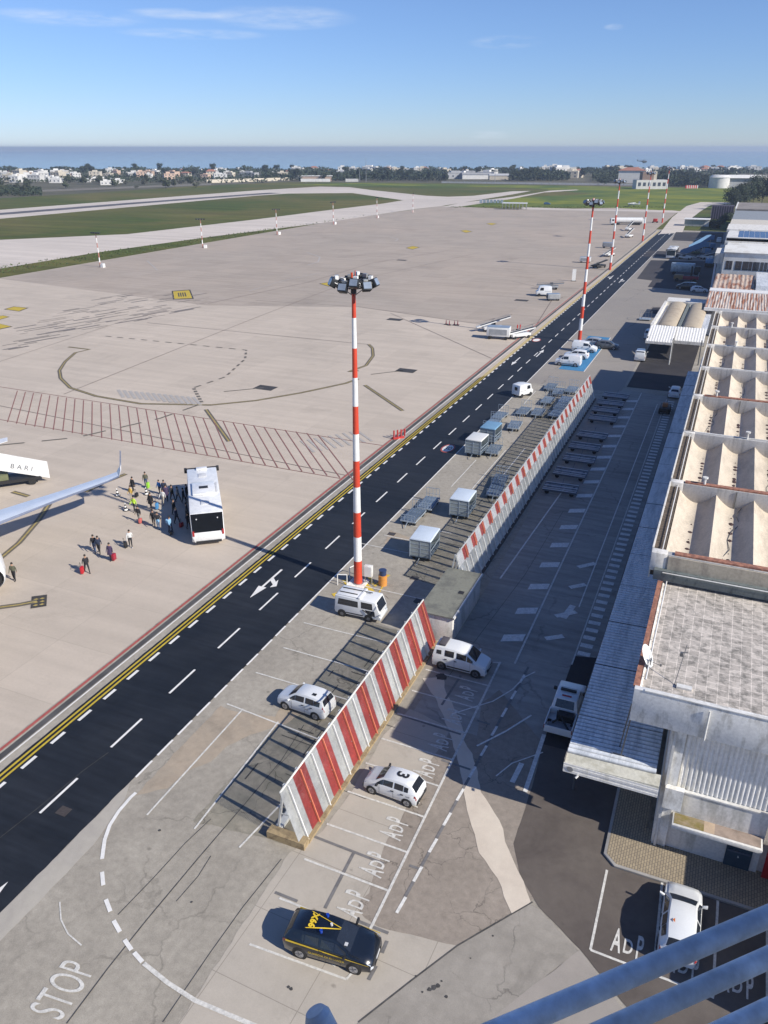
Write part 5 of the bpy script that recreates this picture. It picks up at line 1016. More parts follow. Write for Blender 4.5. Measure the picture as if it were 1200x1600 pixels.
car('blue car on the perimeter path in the meadow', 'car', 4.4, 1.8, HATCH, 2.6, G(855, 320), R(10), mat('bright blue car paint', (.05, .12, .22), .3, coat=.5), fwin)
# small enclosed white tractor by the road
def cab_tug(label, loc, rot, k=1.0):
    t = thing('cab_tug', label, 'tug', (loc[0], loc[1], .11), rot); hw = .8
    pr = [(1.5, .35), (1.52, .95), (1.2, 1.05), (.95, 1.85), (-.2, 2.0), (-1.45, 1.9), (-1.55, .5), (-1.5, .35)]
    MB().hexa([(x, hw, z) for x, z in pr][::-1], [(x, -hw, z) for x, z in pr][::-1]).build('body', C_white, t, bevel=.08)
    MB().quad((1.17, -.6, 1.12), (1.17, .6, 1.12), (.98, .6, 1.75), (.98, -.6, 1.75)).build('windscreen', C_glass, t)
    for s in (1, -1):
        MB().quad((.85, s * .805, 1.15), (.1, s * .805, 1.15), (.1, s * .805, 1.7), (.75, s * .805, 1.7)).build('side_window', C_glass, t); MB().box(-1.3, -.1, s * .8 - .01, s * .8 + .012, 1.0, 1.03).build('panel_gap', C_black, t)
        for x in (.95, -.95): MB().cyl((x, s * .55, .3), (x, s * .83, .3), .3, n=14).build('tyre', C_tyre, t)
    MB().box(-1.57, -1.54, -.3, .2, 1.1, 1.6).build('rear_window', C_glass, t); t.scale = (k,) * 3; return t
cab_tug('small rounded white cab tug standing across the right edge of the dark road', (-26.2, 112.6), R(62), .98)
# passenger buses
def apron_bus(label, loc, rot, L=13.6, Wd=3.0, front_pod=True, group=None):
    t = thing('apron_bus', label, 'bus', (loc[0], loc[1], .1), rot, group); hw = Wd / 2; hl = L / 2; Hh = 3.05
    pr = [(hl, .3), (hl + .05, 1.0), (hl - .1, 2.7), (hl - .35, Hh), (-hl + .35, Hh), (-hl - .0, 1.5), (-hl - .12, 1.0), (-hl, .35)]
    MB().hexa([(x, hw, z) for x, z in pr][::-1], [(x, -hw, z) for x, z in pr][::-1]).build('body', mat('bus white', (.74, .74, .73), .35, coat=.4), t, bevel=.08)
    dx = lambda z: -hl - .0 + .35 * (z - 1.5) / (Hh - 1.5) - .03
    MB().quad((dx(1.35) - .03, hw - .10, 1.35), (dx(1.35) - .03, -hw + .10, 1.35), (dx(Hh) + .02, -hw + .06, Hh - .03), (dx(Hh) + .02, hw - .06, Hh - .03)).build('rear_window', mat('bus black glass', (.008, .009, .011), .15), t)
    MB().hexa([(-hl - .14, -hw + .25, .35), (-hl - .14, hw - .25, .35), (-hl - .18, hw - .05, .95), (-hl - .18, -hw + .05, .95)], [(-hl, -hw + .25, .35), (-hl, hw - .25, .35), (-hl, hw - .05, .95), (-hl, -hw + .05, .95)]).build('rear_bumper', MATS['bus white'], t, bevel=.02)
    MB().box(-hl - .22, -hl - .12, -hw + .35, hw - .35, .28, .5).build('rear_skirt', C_black, t)
    MB().quad((hl + .06, -hw + .1, 1.1), (hl + .06, hw - .1, 1.1), (hl - .08, hw - .1, 2.75), (hl - .08, -hw + .1, 2.75)).build('windscreen', MATS['bus black glass'], t)
    for s in (1, -1):
        MB().box(-hl + .3, hl - .3, s * hw - .01, s * hw + .012, 1.25, 2.6).build('side_glazing', MATS['bus black glass'], t)
        for x in (-hl * .55, 0.0, hl * .55): MB().box(x - .75, x + .75, s * hw - .02, s * hw + .035, .35, 2.65).build('door', C_black, t)
        for x in (hl * .62, -hl * .32): MB().cyl((x, s * (hw - .35), .5), (x, s * (hw + .02), .5), .5, n=18).build('tyre', C_tyre, t)
        MB().box(-hl - .15, -hl - .06, s * (hw - .25), s * (hw - .08), 1.0, 1.5).build('tail_light', C_red, t); MB().cyl((-hl + .12, s * .95, 2.6), (-hl + .06, s * .95, 2.6), .06).build('marker_lamp', C_plate, t)
        MB().box(hl - .1, hl + .25, s * hw, s * (hw + .28), 2.5, 3.0).build('mirror', C_black, t, bevel=.04)
    MB().box(-1.6, 1.5, -1.1, 1.1, Hh, Hh + .22).build('air_conditioning_unit', MATS['bus white'], t, bevel=.08); MB().box(-.35, .2, -.42, .42, Hh + .22, Hh + .26).build('air_vent', C_black, t); MB().box(-1.3, 1.2, -1.32, -1.12, Hh, Hh + .12).build('side_duct', C_plate, t, bevel=.02)
    for x in (3.6, -3.4): MB().box(x - .45, x + .45, -.4, .4, Hh, Hh + .07).build('roof_hatch', C_plate, t, bevel=.02)
    MB().box(hl - 1.0, hl - .45, -.55, .55, Hh, Hh + .2).build('destination_box', MATS['bus white'], t, bevel=.03)
    MB().box(hl - .25, hl - .12, -hw, hw, Hh - .08, Hh + .02).build('front_edge', C_black, t)
    return t
rb, rf = (Vector(G(298, 803, 3.1)) + Vector(G(346, 797, 3.1))) / 2, (Vector(G(291, 733, 3.1)) + Vector(G(338, 728, 3.1))) / 2
dv = (rf - rb); apron_bus('large white apron bus with black rear, passengers crowding beside its doors', tuple((rb + rf) / 2 - dv.normalized() * .3), math.atan2(dv.y, dv.x), L=dv.length + .7)
c = G(1041, 405); apron_bus('white bus with black windscreen parked at the right edge of the far road', (c[0] + 1.2, c[1] + 6), R(270), L=12, Wd=2.9)
c = G(1093, 398)
# ------------------------------------------------------------------ ground support equipment
M_cart = mat('cart galvanised blue grey', (.36, .42, .48), .5, .3, var=.15, scale=3, rnd=.15); M_cartd = mat('cart deck steel', (.20, .26, .33), .45, .35, var=.25, scale=2, var2=.2, scale2=9, rnd=.3); M_tarp = mat('white cart tarpaulin', (.55, .62, .70), .45, var=.06, scale=1.2); M_tarpb = mat('blue cart tarpaulin', (.16, .30, .44), .5, var=.08); M_panel = mat('cart side sheet', (.32, .36, .36), .5, .2, var=.12)
GRP = 'open baggage carts beside the long fence'
def open_cart():
    t = thing('baggage_cart', None, 'baggage cart', (0, 0, .1), 0, GRP)
    d = MB()
    for k in range(5): d.box(-.72 + .29 * k, -.48 + .29 * k, -1.5, 1.5, .52, .56)
    d.build('deck', M_cartd, t); MB().box(-.76, .76, -1.55, -1.5, .42, .56).box(-.76, .76, 1.5, 1.55, .42, .56).box(-.78, -.74, -1.55, 1.55, .40, .52).box(.74, .78, -1.55, 1.55, .40, .52).build('frame', M_cart, t)
    for s in (1, -1):
        r = MB(); 
        for x in (-.7, -.35, 0, .35, .7): r.bar((x, s * 1.5, .56), (x, s * 1.5, 1.55 if s > 0 else 1.15), .035)
        r.bar((-.72, s * 1.5, 1.55 if s > 0 else 1.15), (.72, s * 1.5, 1.55 if s > 0 else 1.15), .045).bar((-.72, s * 1.5, .9), (.72, s * 1.5, .9), .03); r.build('end_rail', M_cart, t)
        for y in (1.1, -1.1): MB().cyl((s * .5, y, .22), (s * .66, y, .22), .22, n=10).build('wheel', C_tyre, t)
    MB().bar((0, -1.55, .45), (0, -2.3, .15), .05).build('drawbar', M_cart, t); return t
def covered_cart(label, loc, rot, tarp, cat='covered cart'):
    t = thing('covered_cart', label, cat, (loc[0], loc[1], .1), rot)
    MB().box(-.95, .95, -1.4, 1.4, .45, .55).build('deck', M_cartd, t)
    MB().hexa([(-1.0, -1.45, 2.1), (1.0, -1.45, 2.1), (1.0, 1.45, 2.1), (-1.0, 1.45, 2.1)], [(-.93, -1.4, 2.22), (.93, -1.4, 2.22), (.93, 1.4, 2.22), (-.93, 1.4, 2.22)]).build('roof', tarp, t, bevel=.02)
    for s in (1, -1):
        MB().box(-.93, .93, s * 1.36 - .02, s * 1.36 + .02, .55, 2.1).build('end_panel', M_panel if tarp != 'x' else M_tarp, t); rr_ = MB()
        for z in (.9, 1.3, 1.7): rr_.box(-.95, .95, s * 1.39 - .01, s * 1.39 + .01, z - .025, z + .025)
        rr_.box(-.03, .03, s * 1.40 - .01, s * 1.40 + .01, .55, 2.1); rr_.build('end_rail', M_cart, t)
        for x in (-.95, .95): MB().box(x - .035, x + .035, s * 1.38 - .035, s * 1.38 + .035, .4, 2.1).build('corner_post', M_cart, t)
        for y in (.95, -.95): MB().cyl((s * .6, y, .23), (s * .8, y, .23), .23, n=10).build('wheel', C_tyre, t)
    MB().box(-.97, -.93, -1.38, 1.38, .55, 2.1).build('side_sheet', M_panel, t); MB().box(.93, .97, -1.38, 1.38, 1.15, 1.22).box(.93, .97, -1.38, 1.38, .8, .85).build('side_rail', M_cart, t)
    MB().bar((0, -1.6, .45), (0, -2.4, .15), .05).build('drawbar', M_cart, t); return t
cc = G(661, 876); covered_cart('pale-roofed covered cart, the one nearest to the tow van end of the carts', (cc[0] - .2, cc[1] + .9), R(3), M_tarp)
cc = G(721, 811); covered_cart('pale-roofed covered cart standing second along the fence, beside its square shadow', (cc[0] - .2, cc[1] + .9), R(2), M_tarp)
cc = G(738, 717); covered_cart('all-white covered cart at the road edge, in front of the blue-roofed cart', (cc[0], cc[1] + 1.6), R(-2), mat('white box cart', (.66, .66, .64), .45, var=.05))
cc = G(758, 700); covered_cart('blue-roofed covered cart just behind the all-white cart', (cc[0], cc[1] + 2.2), R(-2), M_tarpb)
proto = open_cart()
spots = [(640, 820, 0, 'open flatbed baggage cart nearest to the viewpoint, on the road edge'), (664, 800, 3, 'open flatbed baggage cart just behind the nearest one'), (768, 713, 4, 'empty flat cart beside the blue-roofed covered cart'), (765, 671, -3, 'open cart at the road edge beyond the blue-roofed cart'), (777, 659, -3, 'open cart with tall end rail at the road edge, behind its twin'), (801, 674, 5, 'lone open cart on the scuffed bays'), (815, 651, 0, 'left open cart of the pair facing the road'), (838, 653, 2, 'right open cart of the pair facing the road'), (853, 634, 0, 'blue-decked open cart in the middle of the far cart group'), (870, 620, 4, 'blue-decked open cart farthest from the road edge in the far group'), (880, 634, 0, 'open cart half hidden by the long fence top'), (891, 617, 0, 'farthest open cart, close to the fence end'), (866, 655, -4, 'open cart just left of the fence bands, middle of the row'), (777, 763, 6, 'open cart with raised side half hidden by the nearer part of the long fence'), (770, 779, 6, 'open cart tucked lowest behind the nearer part of the long fence'), (858, 612, 0, 'open cart with pale rails at the far end of the cart group'), (884, 655, 3, 'open cart almost hidden by the fence, beside the middle one'), (873, 644, 0, 'open cart between the middle one and the hidden one')]
for i, (px, py, an, lb) in enumerate(spots):
    q = G(px, py); o = proto if i == 0 else dup(proto, (0, 0, .1), 0)
    o.location = (q[0], q[1] + 1.0, .1); o.rotation_euler = (0, 0, R(an)); o['label'] = lb
def roller_dolly():
    t = thing('pallet_dolly', None, 'pallet dolly', (0, 0, .1), 0, 'dark pallet dollies parked in a row along the long fence')
    f = MB().box(-1.8, 1.8, -1.1, -1.0, .42, .60).box(-1.8, 1.8, 1.0, 1.1, .42, .60).box(-1.8, -1.7, -1.0, 1.0, .42, .58).box(1.7, 1.8, -1.0, 1.0, .42, .58).box(-.05, .05, -1, 1, .40, .54).build('frame', mat('dolly frame', (.14, .16, .19), .5, .4, var=.2, scale=4), t)
    r = MB()
    for k in range(5): y = -.8 + .4 * k; r.cyl((-1.68, y, .54), (-.07, y, .54), .045, n=6).cyl((.07, y, .54), (1.68, y, .54), .045, n=6)
    r.build('roller_bed', mat('roller steel', (.30, .33, .37), .3, .8, var=.2), t)
    for y in (-1.0, -.55, .1, 1.0): MB().box(-1.75, 1.75, y - .04, y + .04, .60, .66).build('guide_rail', mat('dolly rail', (.62, .66, .70), .5, .1), t)
    for x in (1.3, -1.3):
        for s in (1, -1): MB().cyl((x, s * .7, .24), (x, s * .85, .24), .24, n=10).build('wheel', C_tyre, t)
    MB().bar((0, 1.1, .45), (0, 2.0, .9), .05).build('drawbar', MATS['dolly frame'], t); return t
pd = roller_dolly()
for i, (y, nn) in enumerate(((78.6, 'nearest'), (83.4, 'second'), (88.2, 'third'), (92.6, 'fourth'), (97.2, 'fifth'), (104.6, 'sixth'), (108.6, 'seventh'), (112.2, 'eighth'), (116.2, 'farthest'))):
    o = pd if i == 0 else dup(pd, (0, 0), 0); o.location = (-13.4 + .1 * (i % 3), y, .1); o.rotation_euler = (0, 0, R([2, -1, 1, 0, -2, 1, 0, 2, -1][i])); o['label'] = nn + ' pallet dolly counted from the viewpoint in the shaded row behind the long fence'
# belt loaders / step units near the left road edge
M_gse = mat('support white', (.68, .68, .66), .45, var=.08); M_gsb = mat('support blue', (.16, .30, .48), .45, var=.1); M_gsr = mat('support red', (.50, .04, .03), .45)
def wheels4(t, xs, hw, r=.3, w=.2):
    for x in xs:
        for s in (1, -1): MB().cyl((x, s * (hw - w), r), (x, s * hw, r), r, n=12).build('wheel', C_tyre, t)
def belt_loader(label, loc, rot, m=None, lift=1.4, name='belt_loader'):
    m = m or M_gse; t = thing(name, label, 'belt loader', (loc[0], loc[1], .1), rot)
    MB().box(-2.2, 2.0, -.95, .95, .45, .95).build('chassis', m, t, bevel=.04)
    MB().hexa([(-3.6, -.45, .8), (3.4, -.45, .8 + lift), (3.4, .45, .8 + lift), (-3.6, .45, .8)], [(-3.6, -.45, 1.0), (3.4, -.45, 1.0 + lift), (3.4, .45, 1.0 + lift), (-3.6, .45, 1.0)]).build('belt_frame', m, t)
    MB().quad((-3.55, -.33, 1.01), (3.35, -.33, 1.01 + lift), (3.35, .33, 1.01 + lift), (-3.55, .33, 1.01)).build('belt', C_black, t)
    for s in (1, -1): MB().bar((-3.4, s * .45, 1.35), (3.3, s * .45, 1.35 + lift), .05).bar((-3.4, s * .45, 1), (-3.4, s * .45, 1.35), .04).bar((0, s * .45, 1 + lift / 2), (0, s * .45, 1.35 + lift / 2), .04).bar((3.3, s * .45, 1 + lift), (3.3, s * .45, 1.35 + lift), .04).build('handrail', M_galv, t)
    MB().box(-.2, .6, .55, 1.0, .95, 1.5).build('driver_seat', C_black, t); wheels4(t, (1.5, -1.6), 1.0); return t
def power_unit(label, loc, rot, m=None, k=1.0):
    t = thing('ground_power_unit', label, 'power unit', (loc[0], loc[1], .1), rot); m = m or M_gse
    MB().box(-1.7, 1.7, -.85, .85, .45, 1.75).build('housing', m, t, bevel=.06); MB().box(-1.3, 1.3, -.87, -.85, .7, 1.5).build('louvre_panel', mat('louvre grey', (.30, .31, .32), .6), t); MB().box(-1.72, -1.7, -.6, .6, .7, 1.5).build('end_grille', C_black, t); MB().box(-1.6, 1.6, -.8, .8, 1.75, 1.82).build('lid', mat('lid blue grey', (.22, .28, .36), .5), t)
    wheels4(t, (1.2, -1.2), .9, .25); MB().bar((1.7, 0, .5), (2.6, 0, .7), .06).build('drawbar', C_black, t); t.scale = (k,) * 3; return t
c = G(768, 531); power_unit('white louvred power unit standing by the left kerb of the road', (c[0] + 1.0, c[1] + 1.2), R(8), k=1.3)
c = G(775, 522); belt_loader('white belt loader behind the louvred power unit on the apron edge', (c[0] - 1.2, c[1] + 2.2), R(35), lift=1.8)
c = G(795, 533); belt_loader('slim white step loader between the power unit and the red stands', (c[0] + 1.2, c[1] + 3.2), R(50), lift=.8)
def stand_rack(label, loc, rot, n=3):
    t = thing('chock_rack', label, 'rack', (loc[0], loc[1], .1), rot); MB().box(-.9, .9, -.3, .3, .0, .25).build('base', M_gsr, t)
    for k in range(n): MB().cyl((-.7 + .6 * k, 0, .2), (-.7 + .6 * k, 0, 1.3), .12, n=8).build('extinguisher', M_gsr, t); MB().bar((-.7 + .6 * k, -.3, 0), (-.5 + .6 * k, .2, 1.5), .04).build('prop', M_galv, t)
    return t
c = G(622, 686); stand_rack('red extinguisher stand with thin poles at the near left kerb of the road', c, R(50), 4).scale = (.85, .85, .85)
c = G(813, 518); stand_rack('small red extinguisher stand beside the slim step loader', c, R(40), 2)
c = G(846, 465); cab_tug('white dark-windowed tug on the apron left of the far road', (c[0], c[1] + 2), R(200), 1.25)
c = G(864, 470); power_unit('grey equipment trolley beside the dark-windowed tug', c, R(30), MATS['louvre grey'], .9)
c = G(857, 454); belt_loader('folded grey loader behind the dark-windowed tug', (c[0], c[1] + 2), R(10), MATS['louvre grey'], .7)
c = G(914, 411); power_unit('white power unit behind the second mast shaft', c, R(5))
c = G(936, 419); belt_loader('dark loader with raised frame at the kerb by the third mast', c, R(60), C_black, 1.2)
c = G(950, 402); belt_loader('white loader close behind the third mast', (c[0], c[1] + 2), R(70), M_gse, 1.6)
c = G(948, 389); power_unit('low grey trolley farthest behind the third mast', (c[0], c[1] + 2), R(0), MATS['louvre grey'], 1.1)
c = G(990, 372); belt_loader('white scissor step unit near the fourth mast', (c[0] - 2, c[1] + 1), R(75), M_gse, 2.4)
c = G(988, 362); belt_loader('tall white step unit just beyond the scissor unit', (c[0] - 2, c[1] + 4), R(75), M_gse, 2.8)
c = G(896, 440)
t = thing('marker_board', 'thin white upright marker board standing on the apron beyond the second mast', 'board', (c[0], c[1], .1), R(20)); MB().box(-.5, .5, -.05, .05, 0, 3.2).build('board', M_gse, t); MB().box(-.7, .7, -.3, .3, 0, .15).build('base', C_black, t)
for k, (px, py) in enumerate(((697, 508), (702, 509), (710, 509), (715, 509))):
    c = G(px, py); t = thing('chock_stand', ('first', 'second', 'third', 'last')[k] + ' small dark red chock stand of the four in a line on the open apron', 'stand', (c[0], c[1], .1), 0, 'four small stands on the apron'); MB().box(-.3, .3, -.3, .3, 0, .15).build('base', C_black, t); MB().cyl((0, 0, .1), (0, 0, 1.0), .14, .05, n=8).build('cone', mat('dull red', (.22, .04, .06), .6), t)
# tanker
def tanker(label, loc, rot):
    t = thing('fuel_tanker', label, 'tanker truck', (loc[0], loc[1], .1), rot)
    MB().box(5.2, 7.4, -1.25, 1.25, .6, 3.0).build('cab', M_gse, t, bevel=.12); MB().box(7.38, 7.45, -1.1, 1.1, 1.7, 2.7).build('windscreen', C_glass, t); MB().box(5.8, 6.8, -1.27, 1.27, 1.8, 2.6).build('side_window', C_glass, t)
    m = MB().cyl((-7.5, 0, 2.1), (4.8, 0, 2.1), 1.3, n=20); m.build('tank', M_gse, t, smooth=True); MB().box(-7.4, 5.2, -.7, .7, .7, 1.0).build('chassis', C_black, t); MB().box(-7, 4.4, -.3, .3, 3.4, 3.5).build('walkway', M_galv, t); MB().box(-8.3, -7.4, -1.2, 1.2, .8, 2.8).build('pump_cabinet', M_gse, t)
    for x in (6.2, 3.6, -3.5, -4.8, -6.1):
        for s in (1, -1): MB().cyl((x, s * .9, .5), (x, s * 1.25, .5), .5, n=12).build('wheel', C_tyre, t)
    return t
c = G(977, 352); tanker('long white fuel tanker parked on the far corner of the apron', (c[0], c[1] + 1), R(200))
# equipment group in the shade on the right
c = G(1083, 400)
def stair_unit(label, loc, rot, m, mt=None, Lr=8.5, h0=1.0, h1=3.6, cat='passenger stairs', writing=None, canopy=True):
    t = thing('passenger_stairs', label, cat, (loc[0], loc[1], .1), rot)
    MB().box(-4.2, 4.0, -1.0, 1.0, .5, .85).build('chassis', C_black, t)
    MB().box(-5.6, -3.4, -1.05, 1.05, .55, 2.2).build('cab', m, t, bevel=.1); MB().box(-5.62, -5.55, -.9, .9, 1.3, 2.0).build('windscreen', C_glass, t)
    st = MB(); n = 16
    for k in range(n): a, b = k / n, (k + 1) / n; st.box(4.6 - 7.4 * b, 4.6 - 7.4 * a, -.75, .75, h0 - .4 + (h1 - h0) * b - .06, h0 - .4 + (h1 - h0) * b)
    st.build('steps', M_galv, t)
    for s in (1, -1):
        y = s * .85; MB().quad((4.9, y, h0 - .55), (4.9, y, h0 + .75), (-2.8, y, h1 + 1.0), (-2.8, y, h1 - .5)).quad((4.9, y + s * .05, h0 - .55), (4.9, y + s * .05, h0 + .75), (-2.8, y + s * .05, h1 + 1.0), (-2.8, y + s * .05, h1 - .5)).quad((4.9, y, h0 + .75), (4.9, y + s * .05, h0 + .75), (-2.8, y + s * .05, h1 + 1), (-2.8, y, h1 + 1)).build('side_panel', m, t)
        MB().box(-4.6, -2.8, y - .03, y + .03, h1 - .5, h1 + 1.0).build('platform_panel', m, t)
        if writing:
            an = math.atan2(h1 - h0, 7.7) if s < 0 else -math.atan2(h1 - h0, 7.7)
            Mx = Matrix.Translation((2.3, s * .915, (h0 + h1) / 2 - .22)) @ Matrix.Rotation(0 if s < 0 else R(180), 4, 'Z') @ Matrix.Rotation(R(90), 4, 'X') @ Matrix.Rotation(-abs(an) if s < 0 else abs(an), 4, 'Z')
            text_mesh(writing, .75, 'lettering', C_txt, t, M=Mx, spacing=1.6)
    MB().box(-4.7, -2.8, -.85, .85, h1 - .5, h1 - .4).build('platform', M_galv, t); MB().bar((-3.2, .6, .8), (-3.2, .6, h1 - .5), .12).bar((-3.2, -.6, .8), (-3.2, -.6, h1 - .5), .12).bar((0, .5, .8), (-1.6, .5, h1 - 1.1), .1).bar((0, -.5, .8), (-1.6, -.5, h1 - 1.1), .1).build('lift_prop', M_galv, t)
    MB().box(-1.6, .8, -.8, .8, .85, 1.45).build('engine_cover', mat('olive cover', (.16, .17, .09), .7), t)
    wheels4(t, (3.1, -4.3), 1.05, .42, .3); return t
ang = math.atan2(.737, .676)
c = Vector(G(50, 758)); stair_unit('white passenger stairs truck lettered BARI under the wing at the left edge', (c.x - .676 * 3.1 - .737 * 1.0 + .2, c.y - .737 * 3.1 + .676 * 1.0), ang, mat('stairs white', (.74, .74, .72), .45), writing='BARI')
c = G(1078, 402); stair_unit('blue-shaded passenger stairs with white hood behind the far bus', (c[0] + 1, c[1] + 4), R(215), M_gsb, h1=3.4)
c = G(1092, 396); stair_unit('second blue passenger stairs leaning highest in the equipment group', (c[0], c[1] + 10), R(225), M_gsb, h1=4.0)
c = G(1070, 406); belt_loader('low pale belt loader in front of the blue passenger stairs', (c[0], c[1] + 1), R(160), M_gse, .8)
c = G(1088, 408); belt_loader('white belt loader right of the blue stairs', (c[0] + 3, c[1] + 6), R(30), M_gse, 1.5)
c = G(1108, 418); t = thing('lift_truck', 'dark lift truck with two round white lamps in the hangar shade', 'truck', (c[0], c[1] + 2, .1), R(265))
MB().box(-2.8, 2.8, -1.1, 1.1, .5, 1.2).build('chassis', C_black, t); MB().box(.8, 2.8, -1.1, 1.1, 1.2, 2.6).build('cab', M_gsb, t, bevel=.08); MB().box(-2.8, .6, -1.1, 1.1, 1.2, 1.5).build('bed', M_gse, t); MB().cyl((2.4, .45, 2.6), (2.4, .45, 3.2), .3).cyl((2.4, -.45, 2.6), (2.4, -.45, 3.2), .3).build('round_lamp', M_gse, t); wheels4(t, (1.9, -1.9), 1.15, .45)
c = G(1052, 432); t = thing('box_truck', 'silver-covered box truck at the back left of the dark lot', 'truck', (c[0] + 2, c[1] + 4, .1), R(180))
MB().box(-3.2, 3.2, -1.2, 1.2, .9, 3.2).build('cargo_box', mat('silver wrap', (.36, .42, .46), .35, .4, var=.3, scale=2), t, bevel=.06); MB().box(-4.8, -3.3, -1.1, 1.1, .6, 2.5).build('cab', C_black, t, bevel=.08); wheels4(t, (2.2, -3.9), 1.2, .45)
c = G(1062, 441); t = thing('tow_tractor', 'tan and red tow tractor with upright black exhaust between silver and black vehicles', 'tractor', (c[0] + 1, c[1] + 2, .1), R(180))
MB().box(.4, 2.8, -1.1, 1.1, .5, 1.6).build('hood', mat('tractor tan', (.28, .16, .06), .55), t, bevel=.06); MB().box(-3.6, .4, -1.15, 1.15, .6, 1.5).build('red_deck', mat('tractor red', (.25, .02, .04), .5), t, bevel=.04); MB().box(-3.4, .2, -.9, .9, 1.5, 1.56).build('deck_mat', C_black, t); MB().cyl((-1.6, 0, 1.5), (-1.6, 0, 4.0), .25, n=8).build('exhaust', C_black, t); MB().bar((-3.5, 1, 1.5), (-3.5, 1, 2.4), .05).bar((-3.5, -1, 1.5), (-3.5, -1, 2.4), .05).bar((-3.5, -1, 2.4), (-3.5, 1, 2.4), .05).build('guard_rail', M_galv, t); wheels4(t, (1.9, -2.6), 1.2, .45)
t = thing('orange_tug', 'small dark tug with orange seat in the shade at the canopy end', 'tug', (-6.0, 112.5, .1), R(90)); MB().box(-1.4, 1.4, -.7, .7, .35, .9).build('chassis', C_black, t, bevel=.05); MB().box(-.5, .1, -.35, .35, .9, 1.4).build('seat', mat('orange seat', (.5, .2, .08), .6), t, bevel=.04); wheels4(t, (.9, -.9), .75, .28)
c = G(1005, 505); t = thing('wire_cage', 'grey wire cage trolley standing alone in front of the shed corner', 'cage trolley', (c[0], c[1] + 3, .1), R(5)); m = MB()
for x in (-1.2, -.6, 0, .6, 1.2):
    for y in (-1, 1): m.bar((x, y, .3), (x, y, 1.8), .04)
m.bar((-1.2, -1, 1.8), (1.2, -1, 1.8), .05).bar((-1.2, 1, 1.8), (1.2, 1, 1.8), .05).bar((-1.2, -1, 1.8), (-1.2, 1, 1.8), .05).bar((1.2, -1, 1.8), (1.2, 1, 1.8), .05); m.build('cage', M_galv, t); MB().box(-1.25, 1.25, -1.05, 1.05, .25, .35).build('deck', M_cart, t)
c = G(803, 328); t = thing('rail_pen', 'pale tubular frame structure standing at the grass edge beyond the apron', 'frame', (c[0], c[1], .1), R(10)); m = MB()
for k in range(8): m.bar((-7 + 2 * k, 0, 0), (-7 + 2 * k, 0, 3.5), .22).bar((-7 + 2 * k, 5, 0), (-7 + 2 * k, 5, 3.5), .22)
m.build('post', M_galv, t); MB().box(-7.2, 7.4, -.2, 5.2, 3.4, 3.8).build('roof', M_gse, t)
c = G(768, 318); t = thing('approach_light_rack', 'row of pale blue rack frames lying on the grass left of the frame structure', 'rack', (c[0], c[1], .1), R(10)); m = MB()
for k in range(7): m.box(-8 + 2.3 * k, -6.4 + 2.3 * k, 0, 2, .2, 2.2)
m.build('rack', M_cart, t)
c = G(990, 323); t = thing('light_aircraft', 'small white light aircraft on the meadow path', 'aircraft', (c[0], c[1], .1), R(170)); MB().cyl((-3.5, 0, 1.5), (3.5, 0, 1.2), .25, .8, n=10).build('fuselage', M_gse, t, smooth=True); MB().box(.5, 2.2, -6, 6, 1.9, 2.05).build('wing', M_gse, t); MB().box(-3.8, -2.8, -.05, .05, 1.5, 3.2).build('fin', M_gse, t); MB().box(-3.7, -2.8, -1.8, 1.8, 1.5, 1.6).build('tailplane', M_gse, t); wheels4(t, (0,), .8, .25)
c = (G(1033, 349)[0] - 3, G(1033, 349)[1] + 1); t = thing('fire_trolley', 'dark red equipment trolley at the foot of the farthest mast', 'trolley', (c[0], c[1], .1), 0); MB().box(-1.0, 1.0, -.8, .8, .4, 1.9).build('body', M_gsr, t, bevel=.1); wheels4(t, (1, -1), 1, .35)
# helicopter above the sea
D_ = Vector((0, 0, 0)); x = (1007 - 600) / FPX; y = -(252.5 - 800) / FPX; dx, dy, dz = x, CP + y * SP, -SP + y * CP
dd = 620.0 / dy; HX = (dx * math.cos(YAW) - dy * math.sin(YAW)) * dd; HYy = (dx * math.sin(YAW) + dy * math.cos(YAW)) * dd
t = thing('helicopter', 'tiny dark helicopter flying low over the town in front of the sea', 'helicopter', (HX, HYy, H + dz * dd), R(15)); hm = mat('helicopter grey', (.08, .09, .11), .5)
MB().cyl((-1.2, 0, 0), (1.6, 0, 0), .9, .5, n=10).build('cabin', hm, t, smooth=True); MB().cyl((-1.2, 0, .2), (-5, 0, .5), .35, .12, n=8).build('tail_boom', hm, t); MB().box(-5.2, -4.8, -.05, .05, .2, 1.5).build('tail_fin', hm, t); MB().box(-4.6, 4.6, -.1, .1, 1.25, 1.3).box(-.1, .1, -4.6, 4.6, 1.25, 1.3).build('rotor_blade', hm, t); MB().cyl((0, 0, .8), (0, 0, 1.3), .1).build('rotor_mast', hm, t); MB().bar((-1.3, .8, -1), (1.3, .8, -1), .08).bar((-1.3, -.8, -1), (1.3, -.8, -1), .08).build('skid', hm, t)
